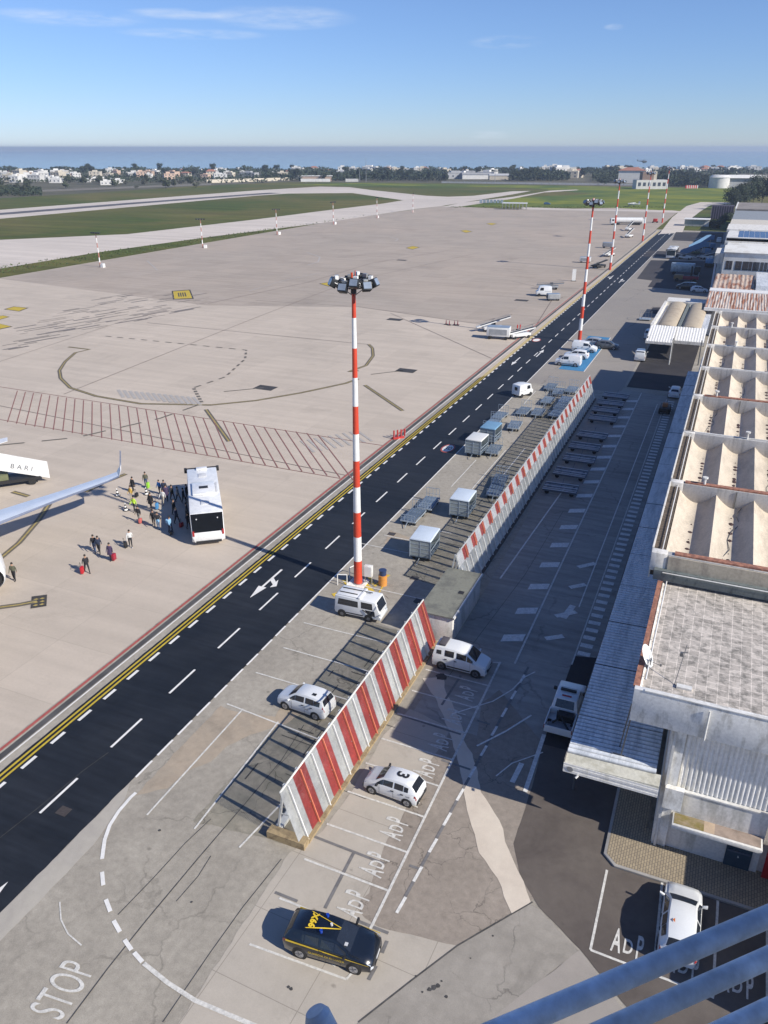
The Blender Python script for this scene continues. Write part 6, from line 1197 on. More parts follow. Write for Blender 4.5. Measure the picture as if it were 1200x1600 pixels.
# ================================================================== AIRLINER
A_w = mat('airliner white', (.74, .74, .73), .3, coat=.4); A_g = mat('wing grey blue', (.60, .66, .74), .35, .15, var=.05, scale=.8); A_m = mat('bare metal edge', (.72, .73, .75), .25, .8)
l2 = Vector((.676, .737)); h2 = Vector((.737, -.676)); C0 = Vector((-59.2, 39.4))
t = thing('airliner', 'white airliner whose long blue-grey wing with upturned tip reaches in from the left edge', 'airliner', (C0.x, C0.y, .1), math.atan2(h2.y, h2.x))
m = MB(); prof = [(-19.5, .25, 4.6), (-16, .9, 4.2), (-11, 1.7, 3.7), (-6, 1.95, 3.5), (12, 1.95, 3.5), (15, 1.75, 3.35), (17.5, 1.2, 3.1), (18.8, .5, 2.95), (19.2, .1, 2.9)]; n = 20
for (xa, ra, za), (xb, rb_, zb_) in zip(prof, prof[1:]):
    for k in range(n): a, b = 2 * math.pi * k / n, 2 * math.pi * (k + 1) / n; m.quad((xa, ra * math.cos(a), za + ra * math.sin(a)), (xb, rb_ * math.cos(a), zb_ + rb_ * math.sin(a)), (xb, rb_ * math.cos(b), zb_ + rb_ * math.sin(b)), (xa, ra * math.cos(b), za + ra * math.sin(b)))
m.build('fuselage', A_w, t, smooth=True)
def wing(side):
    m = MB(); st_ = [(0, 3.3, -2.7, 3.5, .5), (5.6, .6, -2.8, 3.8, .3), (11, -2.2, -4.45, 4.1, .2), (15.5, -4.5, -6.3, 4.25, .13), (16.6, -5.1, -6.6, 4.4, .10)]
    for (ya, le, te, z, th), (yb, le2, te2, z2, th2) in zip(st_, st_[1:]):
        for q in (0, 1):
            pass
        A = lambda y, le, te, z, th: [(le, side * y, z), (le - .25 * (le - te), side * y, z + th * .7), (le - .6 * (le - te), side * y, z + th * .55), (te, side * y, z), (le - .5 * (le - te), side * y, z - th * .3)]
        p, q_ = A(ya, le, te, z, th), A(yb, le2, te2, z2, th2)
        for k in range(5): m.quad(p[k], p[(k + 1) % 5], q_[(k + 1) % 5], q_[k])
    w = m.build('wing', A_g, t, smooth=True)
    s = MB()
    for (ya, le, te, z, th), (yb, le2, te2, z2, th2) in zip(st_[1:], st_[2:]): s.quad((le + .02, side * ya, z + .01), (le2 + .02, side * yb, z2 + .01), (le2 - .22, side * yb, z2 + th2 * .62), (le - .22, side * ya, z + th * .62))
    s.build('leading_edge', A_m, w)
    MB().hexa([(-5.1, side * 16.55, 4.36), (-6.6, side * 16.55, 4.38), (-6.6, side * 16.62, 4.43), (-5.1, side * 16.62, 4.43)], [(-5.9, side * 16.9, 4.8), (-6.9, side * 16.9, 4.8), (-6.9, side * 16.96, 4.8), (-5.9, side * 16.96, 4.8)]).hexa([(-5.9, side * 16.9, 4.8), (-6.9, side * 16.9, 4.8), (-6.9, side * 16.96, 4.8), (-5.9, side * 16.96, 4.8)], [(-6.9, side * 17.2, 6.3), (-7.4, side * 17.2, 6.3), (-7.4, side * 17.25, 6.3), (-6.9, side * 17.25, 6.3)]).build('winglet', A_w, w)
    for yy in (): MB().cyl((-2.5 - .1 * yy, side * yy, 2.35 + .12 * yy), (-4.6 - .12 * yy, side * yy, 2.3 + .12 * yy), .25, .06, n=8).build('flap_fairing', A_g, w)
    m = MB(); P_ = [(6.4, .95), (6.2, 1.06), (4.5, 1.08), (2.4, .85)]
    for (xa, ra), (xb, rb_) in zip(P_, P_[1:]):
        for k in range(20): a, b = 2 * math.pi * k / 20, 2 * math.pi * (k + 1) / 20; y0 = side * 4.83; m.quad((xa, y0 + ra * math.cos(a), 1.7 + ra * math.sin(a)), (xb, y0 + rb_ * math.cos(a), 1.7 + rb_ * math.sin(a)), (xb, y0 + rb_ * math.cos(b), 1.7 + rb_ * math.sin(b)), (xa, y0 + ra * math.cos(b), 1.7 + ra * math.sin(b)))
    m.build('engine', A_w, t, smooth=True); MB().cyl((6.0, side * 4.83, 1.7), (6.05, side * 4.83, 1.7), .93, n=20).cyl((2.4, side * 4.83, 1.7), (1.6, side * 4.83, 1.7), .5, .3, n=12).build('engine_core', C_black, t)
    MB().cyl((-1.5, side * 2.8, .5), (-1.5, side * 3.3, .5), .5, n=14).cyl((-1.5, side * 2.95, .5), (-1.5, side * 2.95, 2.3), .12).build('main_gear', C_tyre, t)
wing(1); wing(-1)
MB().hexa([(-13.5, -.15, 4.8), (-18.5, -.1, 5), (-18.5, .1, 5), (-13.5, .15, 4.8)], [(-18.2, -.06, 11.5), (-20.2, -.06, 11.5), (-20.2, .06, 11.5), (-18.2, .06, 11.5)]).build('fin', mat('tail blue', (.02, .05, .18), .35), t)
MB().hexa([(-15.5, 0, 4.6), (-18.5, 0, 4.6), (-18.5, 0, 4.7), (-15.5, 0, 4.7)], [(-18.5, 7, 5.1), (-19.8, 7, 5.1), (-19.8, 7, 5.15), (-18.5, 7, 5.15)]).hexa([(-15.5, 0, 4.6), (-18.5, 0, 4.6), (-18.5, 0, 4.7), (-15.5, 0, 4.7)], [(-18.5, -7, 5.1), (-19.8, -7, 5.1), (-19.8, -7, 5.15), (-18.5, -7, 5.15)]).build('tailplane', A_w, t)
MB().cyl((13, 0, 1.6), (13, 0, .3), .1).cyl((13, -.25, .35), (13, .25, .35), .35, n=14).build('nose_gear', C_tyre, t); MB().box(17.2, 17.9, -.9, .9, 3.5, 3.9).build('cockpit_window', C_glass, t)
# ================================================================== PEOPLE
SK = (.42, .25, .17); 
def pm(c, n): return mat('cloth ' + n, c, .85, var=.15, scale=9)
CL = dict(black=pm((.018, .018, .022), 'black'), navy=pm((.02, .03, .06), 'navy'), grey=pm((.16, .16, .15), 'grey'), olive=pm((.09, .09, .06), 'olive'), white=pm((.6, .6, .58), 'white'), blue=pm((.04, .20, .50), 'blue'), hivis=pm((.45, .68, .06), 'yellow green'), orange=pm((.62, .40, .08), 'orange'), jeans=pm((.05, .09, .18), 'denim'), lblue=pm((.22, .42, .62), 'light blue'), plum=pm((.06, .04, .09), 'plum'), beige=pm((.38, .34, .28), 'beige'))
M_skin = mat('skin', SK, .6, var=.05); M_hair = mat('dark hair', (.02, .015, .012), .7); M_shoe = mat('shoe dark', (.02, .02, .02), .6); M_shoew = mat('shoe white', (.7, .7, .7), .6)
def person(label, loc, face, top='black', legs='black', stride=.25, arm=.2, coat=False, h=1.74, shoes=M_shoe, carry=0, pack=None, group=None):
    s = h / 1.74; t = thing('person', label, 'person', (loc[0], loc[1], .105), face, group or 'people walking between the airliner and the bus')
    V = [(0, 0, .93), (0, 0, 1.12), (0, 0, 1.36), (0, 0, 1.46), (.01, 0, 1.56), (.02, 0, 1.68)]; Rr = [.155, .14, .16, .06, .085, .08]; E = [(0, 1), (1, 2), (2, 3), (3, 4), (4, 5)]
    def add(p, r, par): V.append(p); Rr.append(r); E.append((par, len(V) - 1)); return len(V) - 1
    for sd, k in ((1, 1), (-1, -1)):
        st = stride * k; a = add((.02 * k, sd * .10, .86), .10, 0); a = add((st * .55 + .04, sd * .105, .48), .068, a); a = add((st, sd * .11, .09 + (.06 if k < 0 and stride > .15 else 0)), .045, a); add((st + .15, sd * .12, .04 + (.0 if k > 0 else .01)), .036, a)
        b = add((0, sd * .19, 1.38), .065, 2); ar = -arm * k
        if carry == sd or carry == 2: b = add((-.06, sd * .25, 1.13), .048, b); b = add((-.16, sd * .27, .90), .036, b)
        else: b = add((ar * .4, sd * .25, 1.13), .048, b); b = add((ar + .08, sd * .25, .90), .036, b)
        hp = V[b]; pl = add((hp[0] + .02, hp[1], hp[2] - .06), .032, b)
        q = V[pl]
        for f in range(4): add((q[0] + .03 - .018 * f, q[1], q[2] - .09 + .006 * abs(f - 1)), .009, pl)
        add((q[0] + .05, q[1] - sd * .02, q[2] - .02), .010, pl)
    me = bpy.data.meshes.new('body'); me.from_pydata([(x * s, y * s, z * s) for x, y, z in V], E, []); o = bpy.data.objects.new('body', me); COL.objects.link(o)
    sk = o.modifiers.new('s', 'SKIN'); sk.use_smooth_shade = True
    for i, r in enumerate(Rr): me.skin_vertices[0].data[i].radius = (r * s, r * s * (1.25 if i in (0, 1, 2) else 1))
    me.skin_vertices[0].data[0].use_root = True
    ss = o.modifiers.new('u', 'SUBSURF'); ss.levels = 1; ss.render_levels = 1
    dg = bpy.context.evaluated_depsgraph_get(); dg.update(); m2 = bpy.data.meshes.new_from_object(o.evaluated_get(dg)); bpy.data.objects.remove(o)
    o = bpy.data.objects.new('body', m2); COL.objects.link(o); o.parent = t
    m2.materials.clear()
    for mm in (M_skin, CL[legs], CL[top], shoes): m2.materials.append(mm)
    for p in m2.polygons:
        z = p.center.z / s; ay = abs(p.center.y) / s
        if z < .09: k = 3
        elif z > 1.45: k = 0
        elif z < (.62 if coat else .95) and ay < .20: k = 1
        elif z < .86 and ay > .195: k = 0
        else: k = 2
        p.material_index = k; p.use_smooth = True
    hd = MB(); 
    for i in range(6):
        for j in range(12):
            a0, a1 = math.pi * i / 6 * .55, math.pi * (i + 1) / 6 * .55; b0, b1 = 2 * math.pi * j / 12, 2 * math.pi * (j + 1) / 12
            P = lambda a, b: ((-.012 + .105 * math.sin(a) * math.cos(b)) * s, .098 * math.sin(a) * math.sin(b) * s, (1.64 + .135 * math.cos(a)) * s); hd.quad(P(a0, b0), P(a1, b0), P(a1, b1), P(a0, b1))
    hd.build('hair', M_hair, t, smooth=True)
    if coat:
        MB().hexa([(x * s, y * s, .60 * s) for x, y in ((.2, .2), (-.2, .2), (-.2, -.2), (.2, -.2))], [(x * s, y * s, 1.05 * s) for x, y in ((.14, .17), (-.14, .17), (-.14, -.17), (.14, -.17))]).build('coat_skirt', CL[top], t, bevel=.03)
    if pack: MB().box(-.34, -.15, -.15, .15, 1.0, 1.42).build('backpack', CL[pack], t, bevel=.04)
    return t
def case(label, loc, rot, c, h=.6, cat='suitcase', tilt=0):
    t = thing('suitcase', label, cat, (loc[0], loc[1], .11), rot); MB().box(-.13, .13, -.22, .22, .05, .05 + h).build('shell', c, t, bevel=.04)
    MB().bar((-.1, -.12, h), (-.12, -.12, h + .4), .02).bar((-.1, .12, h), (-.12, .12, h + .4), .02).bar((-.12, -.12, h + .4), (-.12, .12, h + .4), .025).build('handle', C_black, t)
    for y in (-.18, .18): MB().cyl((-.1, y - .02, .04), (-.1, y + .02, .04), .04, n=8).build('wheel', C_tyre, t)
    return t
K_red = mat('case red', (.50, .02, .03), .35); K_green = mat('case green', (.30, .62, .05), .4); K_blue = mat('case blue', (.08, .28, .55), .4); K_blk = mat('case black', (.02, .02, .022), .4); K_pink = mat('case coral', (.55, .14, .12), .4)
P = person; D = R
gpt = lambda px, py: G(px, py)
P('person in dark trousers and open green-white safety vest, alone at the left edge', gpt(24, 909), D(-70), 'olive', 'black', .12, .15, pack=None)
P('person in black jacket walking, pulling a bright red suitcase', gpt(137, 896), D(-30), 'black', 'black', .32, .2, carry=-1); case('bright red upright suitcase pulled by the person in black', (gpt(131, 898)[0] - .1, gpt(131, 898)[1]), D(30), K_red, .62)
P('person in black jacket, the rear one of the pair walking side by side', gpt(149, 864), D(-60), 'black', 'jeans', .28, .2)
P('person in navy jacket with backpack, the front one of the walking pair', gpt(156, 866), D(-60), 'navy', 'black', .3, .2, pack='navy')
P('person in dark plum coat carrying a dark red case', gpt(174, 877), D(-80), 'plum', 'black', .15, .1, coat=True); case('dark red case at the feet of the person in the plum coat', (gpt(179, 877)), D(10), mat('case dark red', (.32, .02, .04), .4), .6)
P('person in white and black top with white shoes bending over a black trolley bag', gpt(205, 856), D(-50), 'white', 'black', .22, .3, shoes=M_shoew); case('black trolley bag beside the person in white shoes', gpt(197, 857), D(60), K_blk, .55)
P('person in grey-green jacket standing with bright green suitcase', gpt(229, 762), D(-60), 'olive', 'jeans', .12, .1); case('bright green suitcase, the only green one', gpt(232, 764), D(20), K_green, .6)
P('person in long black coat at the back of the group, beside a black bag', gpt(209, 770), D(-100), 'black', 'black', .18, .1, coat=True); case('round black bag near the person in the long black coat', gpt(214, 778), D(10), K_blk, .42)
P('person in orange-yellow top behind the safety-vest guide', gpt(206, 784), D(-110), 'orange', 'beige', .15, .1)
P('person in yellow-green safety vest guiding passengers near the white cones', gpt(211, 801), D(-100), 'hivis', 'black', .15, .2)
P('person in black jacket with coral case, left of the crowd front', gpt(218, 817), D(-90), 'black', 'grey', .2, .1); case('coral-red small case by the walking person left of the crowd', gpt(220, 819), D(20), K_pink, .45)
P('person in long black coat standing in the middle of the crowd', gpt(237, 797), D(-90), 'black', 'black', .1, .1, coat=True, h=1.85); case('sky-blue suitcase in the middle of the crowd', gpt(246, 797), D(20), K_blue, .6)
P('person in bright blue hooded top at the back of the crowd', gpt(250, 773), D(-100), 'blue', 'navy', .12, .1, h=1.6)
P('tall person in dark plum coat at the edge of the bus shadow', gpt(261, 784), D(-60), 'plum', 'black', .15, .1, coat=True, h=1.85)
P('second person in dark navy clothes just behind the tall one', gpt(258, 776), D(-60), 'navy', 'black', .15, .1, h=1.8)
P('person in white top with beige trousers inside the crowd', gpt(256, 790), D(-90), 'white', 'beige', .15, .2)
P('person in black top and white bag, nearest the bus middle door', gpt(270, 783), D(0), 'black', 'black', .2, .1); P('person in beige-grey jacket stepping towards the bus door', gpt(279, 786), D(10), 'beige', 'black', .28, .2)
P('person in black standing in the bus shadow near its middle door', gpt(288, 788), D(20), 'black', 'black', .2, .1); P('second person in black close to the bus side', gpt(293, 782), D(10), 'black', 'navy', .1, .1)
P('person in black jacket at the left front of the crowd', gpt(241, 823), D(-60), 'black', 'black', .2, .1); P('person in black top and white-blue trousers at the crowd front', gpt(248, 827), D(-60), 'black', 'lblue', .25, .2)
P('person in light blue top standing apart at the front of the bus shadow', gpt(267, 834), D(0), 'lblue', 'navy', .15, .2, pack='lblue'); case('small dark bag by the person in light blue', gpt(268, 837), D(40), K_blk, .35)
P('person in navy jacket in the bus shadow with a round red bag', gpt(277, 820), D(10), 'navy', 'black', .25, .2); P('person in black behind the navy-jacketed one in the shadow', gpt(273, 806), D(0), 'black', 'black', .2, .1); case('round dark red bag in the bus shadow', gpt(284, 825), D(0), mat('case crimson', (.30, .01, .02), .4), .42)
P('person in black close to the rear door of the bus', gpt(295, 828), D(20), 'black', 'black', .15, .1); P('person in dark grey at the bus door beside the black-clad one', gpt(293, 812), D(20), 'grey', 'black', .15, .1)
def cone(lb, px, py):
    c = G(px, py); t = thing('traffic_cone', lb, 'cone', (c[0], c[1], .1), 0, 'white and black cones near the wing tip'); MB().cyl((0, 0, 0), (0, 0, .06), .3, n=12).build('base', C_black, t)
    for k in range(5): r0, r1 = .2 - .036 * k, .2 - .036 * (k + 1); MB().cyl((0, 0, .06 + .16 * k), (0, 0, .06 + .16 * (k + 1)), r0, r1, n=12).build('band', M_mwh if k % 2 == 0 else C_black, t, smooth=True)
cone('white and black cone farthest left, nearest the wing tip', 184, 776); cone('white and black cone in the middle, beside the crowd', 229, 774); cone('white and black cone nearest the viewer, left of the safety-vest guide', 197, 799)
# ================================================================== TREES, BUSHES, TOWN
def leafmat(n, c, v=.35): return mat('leaves ' + n, c, .9, var=v, scale=1.2, var2=.35, scale2=.15, rnd=.22)
L_dk = leafmat('dark', (.028, .040, .020)); L_md = leafmat('mid', (.055, .065, .030)); L_gr = leafmat('grey olive', (.085, .088, .055)); M_trunk = mat('bark', (.09, .07, .05), .9, var=.3)
def crown_mesh(seed, rx, rz, z0, n, leaf, m, name='crown', clumps=7):
    rr = random.Random(seed); mb = MB(); cl = []
    for k in range(clumps):
        a = rr.uniform(0, 6.28); d = rr.uniform(0, .6) ** .7; cl.append((rx * d * math.cos(a), rx * d * math.sin(a), z0 + rz * rr.uniform(.3, 1.55), rr.uniform(.38, .62)))
    for k in range(n):
        cx, cy, cz, cr = rr.choice(cl); u = Vector((rr.gauss(0, 1), rr.gauss(0, 1), rr.gauss(0, 1))).normalized(); r = rr.uniform(.55, 1.08)
        p = Vector((cx + u.x * rx * cr * r, cy + u.y * rx * cr * r, max(.25, cz + u.z * rz * cr * r * 1.1)))
        nn = (u + Vector((rr.uniform(-.6, .6), rr.uniform(-.6, .6), rr.uniform(-.2, .9)))).normalized(); a = nn.orthogonal().normalized(); b = nn.cross(a); an = rr.uniform(0, 3.14)
        a, b = a * math.cos(an) + b * math.sin(an), b * math.cos(an) - a * math.sin(an); sz = leaf * rr.uniform(.6, 1.3)
        mb.quad(p - a * sz, p - b * sz * .6, p + a * sz, p + b * sz * .6)
    return mb
def tree_proto(seed, label, rx, rz, trunk, m, n=420, leaf=.55, name='tree', clumps=7):
    t = thing(name, label, 'tree', (0, 0, 0)); crown_mesh(seed, rx, rz, trunk, n, leaf, m, clumps=clumps).build('crown', m, t)
    k = MB().cyl((0, 0, 0), (.1, 0, trunk + rz * .7), .22, .10, n=6).bar((0, 0, trunk * .8), (rx * .4, rx * .2, trunk + rz * .8), .12).bar((0, 0, trunk * .9), (-rx * .35, rx * .3, trunk + rz), .12).bar((0, 0, trunk * .9), (0, -rx * .4, trunk + rz * .9), .1); k.build('trunk', M_trunk, t); return t
PR = {'dark': [tree_proto(s, None, 3.6, 2.6, 2.0, L_dk, name='tree') for s in (1, 2)], 'pine': [tree_proto(s, None, 3.0, 3.8, 1.8, L_dk, name='pine_tree', n=460) for s in (3, 4)], 'olive': [tree_proto(s, None, 2.6, 1.5, .8, L_gr, name='olive_tree', n=300, leaf=.45) for s in (5, 6)], 'mid': [tree_proto(s, None, 3.4, 2.4, 1.6, L_md, name='tree') for s in (7, 8)]}
used = set()
def tree(kind, px, py, sc, label, group):
    pr = PR[kind][rt.randrange(2)]; c = G(px, py)
    if pr.name in used: o = dup(pr, c, rt.uniform(0, 6.28))
    else: used.add(pr.name); o = pr; o.location = (c[0], c[1], 0)
    o.scale = (sc * rt.uniform(.9, 1.15), sc * rt.uniform(.9, 1.15), sc * rt.uniform(.85, 1.15)); o['_k'] = kind; o['group'] = group; return o
rt = random.Random(21)
GB = 'trees of the coastal town behind the airfield'; lab = {'dark': 'dark round evergreen among the houses of the coastal town', 'pine': 'dark upright pine in the wood before the coastal town', 'olive': 'low grey-green olive tree on the fields before the town', 'mid': 'mid-green bushy tree among the houses of the coastal town'}
for i in range(88): tree(rt.choice(['dark', 'mid', 'dark', 'olive']), rt.uniform(-80, 1260), rt.uniform(266.5, 275), rt.uniform(1.0, 1.7), '', GB)
for i in range(34): tree('pine', rt.uniform(415, 700), rt.uniform(279, 284), rt.uniform(.9, 1.25), '', GB)
for i in range(20): tree('pine', rt.uniform(800, 875), rt.uniform(277, 284), rt.uniform(1.0, 1.35), '', GB)
for i in range(46): tree('pine', rt.uniform(1020, 1135), rt.uniform(284, 292), rt.uniform(1.0, 1.3), '', GB)
for i in range(16): tree('dark', rt.uniform(880, 1000), rt.uniform(272, 280), rt.uniform(1.1, 1.7), '', GB)
for i in range(9): tree('dark', rt.uniform(933, 962), rt.uniform(286, 291), rt.uniform(.8, 1.2), '', GB)
for i in range(30): tree(rt.choice(['olive', 'olive', 'mid']), rt.uniform(-60, 330), rt.uniform(284, 296) - 0, rt.uniform(.8, 1.4), '', GB)
for i in range(12): tree('mid', rt.uniform(-70, 66), rt.uniform(298, 306), rt.uniform(.8, 1.15), '', GB)
for o in [x for x in bpy.data.objects if x.parent is None and x.get('group') == GB]: o['label'] = lab[o['_k']]; del o['_k']
# dark trees by the hangar row
GN = 'tall dark trees behind the brown-roofed store'
t0 = tree_proto(31, None, 7.5, 6.5, 3.5, L_dk, n=3200, leaf=.55, name='dark_tree', clumps=16); first = True
for i, (px, py, sc) in enumerate(((1142, 326, .75), (1152, 322, .8), (1163, 320, .9), (1176, 318, 1.0), (1190, 316, 1.05), (1205, 318, 1.1), (1220, 318, 1.1), (1240, 320, 1.1), (1262, 320, 1.1))):
    c = G(px, py + 2); o = t0 if first else dup(t0, (0, 0), 0); first = False; o.location = (c[0], c[1], 0); o.rotation_euler = (0, 0, i * 1.3); o.scale = (sc * 1.05, sc * 1.05, sc * 1.05); o['label'] = 'dense dark evergreen in the tall clump behind the brown-roofed store'; o['group'] = GN
b0 = tree_proto(41, None, 2.6, 1.6, .2, L_dk, n=700, leaf=.35, name='bush'); first = True
for i, (px, py, sc) in enumerate(((1112, 354, 1.0), (1118, 357, 1.1), (1126, 350, 1.2), (1107, 350, .7), (1131, 340, 1.4), (1136, 334, 1.6), (1138, 345, 1.3))):
    c = G(px, py); o = b0 if first else dup(b0, (0, 0), 0); first = False; o.location = (c[0], c[1], .05); o.rotation_euler = (0, 0, i); o.scale = (sc,) * 3; o['label'] = 'dark round bush around the slatted store'; o['category'] = 'bush'; o['group'] = 'bushes around the slatted store'
# town houses
H_w = mat('house white', (.66, .64, .60), .8, var=.1, scale=.4, rnd=.18); H_c = mat('house cream', (.56, .50, .40), .8, var=.1, scale=.4, rnd=.18); H_g = mat('house grey', (.36, .36, .36), .8, var=.1, scale=.4, rnd=.18); H_p = mat('house salmon', (.50, .36, .27), .8, var=.1, scale=.4, rnd=.18); H_r = mat('house roof red', (.34, .15, .10), .8, var=.2); H_win = mat('house window', (.06, .07, .09), .3)
def house(label, w, d, h, m, roof=None, fl=2):
    t = thing('town_house', label, 'house', (0, 0, 0)); MB().box(-w / 2, w / 2, -d / 2, d / 2, 0, h).build('wall', m, t)
    if roof: MB().hexa([(-w / 2 - .4, -d / 2 - .4, h), (w / 2 + .4, -d / 2 - .4, h), (w / 2 + .4, d / 2 + .4, h), (-w / 2 - .4, d / 2 + .4, h)], [(-w / 4, -.5, h + 2), (w / 4, -.5, h + 2), (w / 4, .5, h + 2), (-w / 4, .5, h + 2)]).build('roof', roof, t)
    else: MB().box(-w / 2 - .15, w / 2 + .15, -d / 2 - .15, -d / 2 + .1, h - .1, h + .7).box(-w / 2 - .15, -w / 2 + .1, -d / 2, d / 2, h - .1, h + .7).box(w / 2 - .1, w / 2 + .15, -d / 2, d / 2, h - .1, h + .7).build('parapet', m, t); 
    if not roof: MB().box(-w / 4, w / 8, -d / 8, d / 3, h, h + 2.2).build('stair_house', m, t)
    nw = max(2, int(w / 3.5))
    for f in range(fl):
        for k in range(nw):
            x = -w / 2 + w * (k + .5) / nw; z = h * (f + .35) / fl; MB().box(x - .6, x + .6, -d / 2 - .06, -d / 2 + .02, z, z + 1.4).build('window', H_win, t)
    return t
HP = [house(None, 11, 9, 6.5, H_w), house(None, 16, 10, 7, H_w), house(None, 12, 10, 6, H_c), house(None, 13, 9, 4, H_w, None, 1), house(None, 12, 9, 6, H_p), house(None, 11, 9, 5.5, H_c, H_r), house(None, 20, 12, 5, H_g, None, 1)]
HL = ['white two-storey flat-roofed house of the coastal town', 'wide white two-storey house of the coastal town', 'cream two-storey house of the coastal town', 'low white single-storey house of the coastal town', 'salmon-coloured house of the coastal town', 'cream house with red hipped roof in the coastal town', 'long grey low building of the coastal town']
hu = set(); rh = random.Random(77)
def put(px, py, k, sc=1.0):
    c = G(px, py); p = HP[k]
    if k in hu: o = dup(p, (0, 0), 0)
    else: hu.add(k); o = p
    o.location = (c[0], c[1], 0); o.rotation_euler = (0, 0, YAW + rh.uniform(-.5, .5)); o.scale = (sc * rh.uniform(.8, 1.2), sc, sc * rh.uniform(.8, 1.1)); o['label'] = HL[k]; o['group'] = 'houses of the coastal town'
for k in range(7): put(30 + 60 * k, 276, k, 1.1)
for i in range(60): put(rh.uniform(-60, 480), rh.uniform(268, 282), rh.choice([0, 0, 1, 2, 3, 3, 4, 5, 1]), rh.uniform(.65, 1.0))
for i in range(22): put(rh.uniform(-40, 130), rh.uniform(274, 287), rh.choice([0, 1, 0, 3, 2, 3]), rh.uniform(.8, 1.2))
for i in range(46): put(rh.uniform(480, 1020), rh.uniform(267.5, 272), rh.choice([0, 0, 1, 2, 3, 4, 5]), rh.uniform(.8, 1.2))
for i in range(24): put(rh.uniform(1000, 1250), rh.uniform(267, 271), rh.choice([0, 0, 1, 2, 3, 5]), rh.uniform(.8, 1.2))
for i in range(9): put(rh.uniform(700, 800), rh.uniform(275, 280), rh.choice([6, 3, 6, 2]), rh.uniform(1.0, 1.5))
for i in range(6): put(rh.uniform(855, 905), rh.uniform(272, 280), rh.choice([1, 2, 5]), rh.uniform(1.2, 1.6))
for i in range(14): put(rh.uniform(60, 200), rh.uniform(280, 290), 3, rh.uniform(.6, 1.0))
def longwall(label, pa, pb, h, m):
    a, b = Vector(G(*pa)), Vector(G(*pb)); d = b - a; t = thing('boundary_wall', label, 'wall', (a.x, a.y, 0), math.atan2(d.y, d.x)); MB().box(0, d.length, -.2, .2, 0, h).build('wall', m, t); 
    k = MB()
    for i in range(int(d.length / 8)): k.box(i * 8, i * 8 + .4, -.3, .3, 0, h + .3)
    k.build('pier', m, t)
longwall('long cream boundary wall at the grass edge, left of the dark wood', (323, 286), (452, 282), 3.2, H_c); longwall('low white boundary wall left of the middle wood', (470, 284), (516, 284), 3, H_w); longwall('dark perimeter wall along the left grass edge', (60, 300), (330, 289), 1.6, mat('dark wall', (.12, .115, .11), .9)); longwall('pale perimeter wall beyond the right meadow', (690, 286), (1000, 290), 1.6, H_g); longwall('short pale wall right of the meadow track', (540, 284), (560, 284), 3, H_w)
c = G(495, 283); t = thing('service_building', 'low pinkish building with white ends between the dark woods', 'building', (c[0], c[1], 0), YAW); MB().box(-16, 16, 0, 10, 0, 5).build('wall', H_p, t); MB().box(-17, 17, -.5, 11, 5, 5.6).build('roof', H_w, t)
c = G(1018, 295.5); t = thing('radar_building', 'grey building with brown rooftop cube standing at the meadow edge', 'building', (c[0], c[1], 0), YAW); MB().box(-14, 14, 0, 12, 0, 7.5).build('wall', H_w, t); MB().box(-9, 1, 1, 10, 7.5, 14).build('roof_cube', mat('brown cladding', (.22, .15, .12), .8), t); MB().box(1, 4, 2, 8, 7.5, 14.5).build('stair_tower', H_c, t)
for k in range(6): MB().box(-12.5 + 4.4 * k, -10 + 4.4 * k, -.1, 0, 2.5, 5.5).build('window', H_win, t)
c = G(985, 286); t = thing('white_villa', 'large white villa behind the dark clump left of the grey building', 'building', (c[0], c[1], 0), YAW - .3); MB().box(-13, 13, 0, 14, 0, 12).build('wall', H_w, t); MB().hexa([(-14, -1, 12), (14, -1, 12), (14, 15, 12), (-14, 15, 12)], [(-5, 6, 15), (5, 6, 15), (5, 8, 15), (-5, 8, 15)]).build('roof', H_r, t)
c = G(1128, 294); t = thing('domed_depot', 'white depot with rounded end and long pale roofs at the right horizon', 'building', (c[0], c[1], 0), YAW - .15)
MB().cyl((-2, 5, 0), (-2, 5, 9), 9, n=20).cyl((-2, 5, 9), (-2, 5, 11), 9.5, 7, n=20).build('round_tower', H_w, t, smooth=True); MB().box(4, 55, 2, 20, 0, 8.5).build('hall', H_g, t); MB().hexa([(4, 0, 8.5), (55, 0, 8.5), (55, 22, 8.5), (4, 22, 8.5)], [(6, 8, 11), (53, 8, 11), (53, 12, 11), (6, 12, 11)]).build('hall_roof', H_w, t); MB().box(30, 100, -14, -2, 0, 7).hexa([(29, -15, 7), (101, -15, 7), (101, -1, 7), (29, -1, 7)], [(31, -10, 9.5), (99, -10, 9.5), (99, -7, 9.5), (31, -7, 9.5)]).build('side_hall', H_c, t)
c = G(830, 270); 
for i, (px, py, w_, h_, m_) in enumerate(((745, 280, 34, 5, H_w), (785, 281, 30, 4.5, H_c), (725, 277, 26, 5, H_g))):
    c = G(px, py); t = thing('depot_shed', ('white', 'cream', 'grey')[i] + ' long depot shed beyond the middle meadow', 'shed', (c[0], c[1], 0), YAW); MB().box(-w_ / 2, w_ / 2, 0, 12, 0, h_).build('wall', m_, t); MB().hexa([(-w_ / 2 - .5, -.5, h_), (w_ / 2 + .5, -.5, h_), (w_ / 2 + .5, 12.5, h_), (-w_ / 2 - .5, 12.5, h_)], [(-w_ / 2, 5, h_ + 2), (w_ / 2, 5, h_ + 2), (w_ / 2, 7, h_ + 2), (-w_ / 2, 7, h_ + 2)]).build('roof', H_g, t)
for k, (px, py) in enumerate(((562, 284), (572, 284), (773, 285))):
    c = G(px, py); t = thing('antenna_mast', ('thin left', 'tall thin', 'thin right')[k] + ' antenna mast above the far wood', 'mast', (c[0], c[1], 0)); MB().cyl((0, 0, 0), (0, 0, (16, 24, 14)[k]), .35, .12, n=6).build('mast', mat('mast grey', (.25, .25, .26), .6), t)
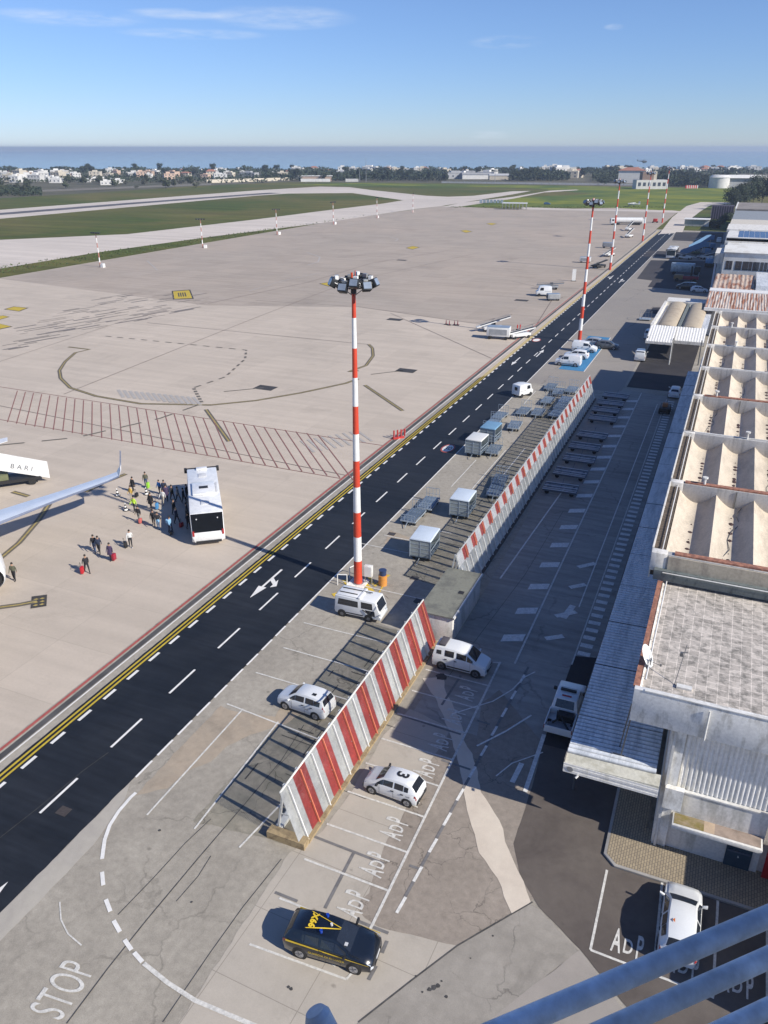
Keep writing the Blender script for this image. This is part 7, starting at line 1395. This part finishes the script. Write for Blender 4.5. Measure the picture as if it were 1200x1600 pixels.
c = G(1078, 291)
for k in range(6):
    q = G(1073 + 3.1 * k, 294.5); t = thing('barrier_block', 'red and white block in the small row before the pine wood', 'block', (q[0], q[1], 0), YAW, 'red and white blocks before the pine wood'); MB().box(-1.1, 0, 0, 2, 0, 2.6).build('red_half', M_gsr, t); MB().box(.01, 1.1, 0, 2, 0, 2.6).build('white_half', H_w, t)
# grass tufts along the pavement edges, one object
m = MB(); rg = random.Random(9)
for i in range(1500):
    if i % 2: px, py = rg.uniform(0, 640), 0; py = 420 - (px / 640) * 92 + rg.uniform(-4, 8) * (1 - px / 900)
    else: px, py = rg.uniform(700, 1040), rg.uniform(322.5, 325)
    c = G(px, py); 
    if c[0] > -191 and px < 690: continue
    h_ = rg.uniform(.15, .5); a = rg.uniform(0, 3.14); dx_, dy_ = .35 * math.cos(a), .35 * math.sin(a); m.quad((c[0] - dx_, c[1] - dy_, .03), (c[0] + dx_, c[1] + dy_, .03), (c[0] + dx_ * .4, c[1] + dy_ * .4, .03 + h_))
o = m.build('grass_tufts', mat('tuft green', (.07, .10, .03), .9, var=.3)); tag(o, 'ragged tufts of grass along the apron edge', 'grass', kind='stuff')
# far woods that read as one mass
wd = MB(); rw = random.Random(4)
def belt(px0, px1, py0, py1, n, hmin, hmax, leaf):
    for i in range(n):
        px = rw.uniform(px0, px1); c = G(px, rw.uniform(py0, py1)); hh = hmin + (hmax - hmin) * (.5 + .5 * math.sin(px * .11) * math.sin(px * .043 + 1)) * rw.uniform(.7, 1.1); zz = hh * rw.random() ** .6
        a = Vector((rw.gauss(0, 1), rw.gauss(0, 1), rw.gauss(0, .7))).normalized(); b = a.cross(Vector((rw.gauss(0, 1), rw.gauss(0, 1), rw.gauss(0, 1)))).normalized(); p = Vector((c[0], c[1], zz)); s = leaf * rw.uniform(.6, 1.4)
        wd.quad(p - a * s, p - b * s * .7, p + a * s, p + b * s * .7)
belt(410, 700, 275, 283, 9000, 4.5, 9, 1.2); belt(795, 890, 274, 283, 4500, 5, 10, 1.3); belt(1015, 1150, 280, 292, 8000, 5.5, 10, 1.1); belt(-90, 1270, 266.5, 273, 14000, 2.5, 8, 1.7); belt(-90, 420, 274, 286, 4500, 2, 5, 1.2); belt(-90, 66, 298, 307, 3500, 2.5, 5.5, .8); belt(925, 1010, 276, 284, 2500, 5, 9, 1.2)
o = wd.build('woodland', L_dk); tag(o, 'continuous dark belts of wood behind the meadow and around the town', 'woodland', kind='stuff')
# air
hz = bpy.data.materials.new('haze'); hz.use_nodes = True; n_ = hz.node_tree; n_.nodes.clear(); pv = n_.nodes.new('ShaderNodeVolumePrincipled'); ou = n_.nodes.new('ShaderNodeOutputMaterial'); n_.links.new(pv.outputs[0], ou.inputs['Volume'])
pv.inputs['Color'].default_value = (.68, .80, .98, 1); pv.inputs['Density'].default_value = .00018; pv.inputs['Anisotropy'].default_value = .2
HAZE = True
if HAZE:
    o = MB().box(-9800, 9800, -1400, 9800, -2, 42).build('haze', hz); o['kind'] = 'stuff'; o['label'] = 'thin blue sea haze over the whole airfield'; o['category'] = 'haze'
bpy.ops.object.select_all(action='DESELECT') if bpy.context.object else None
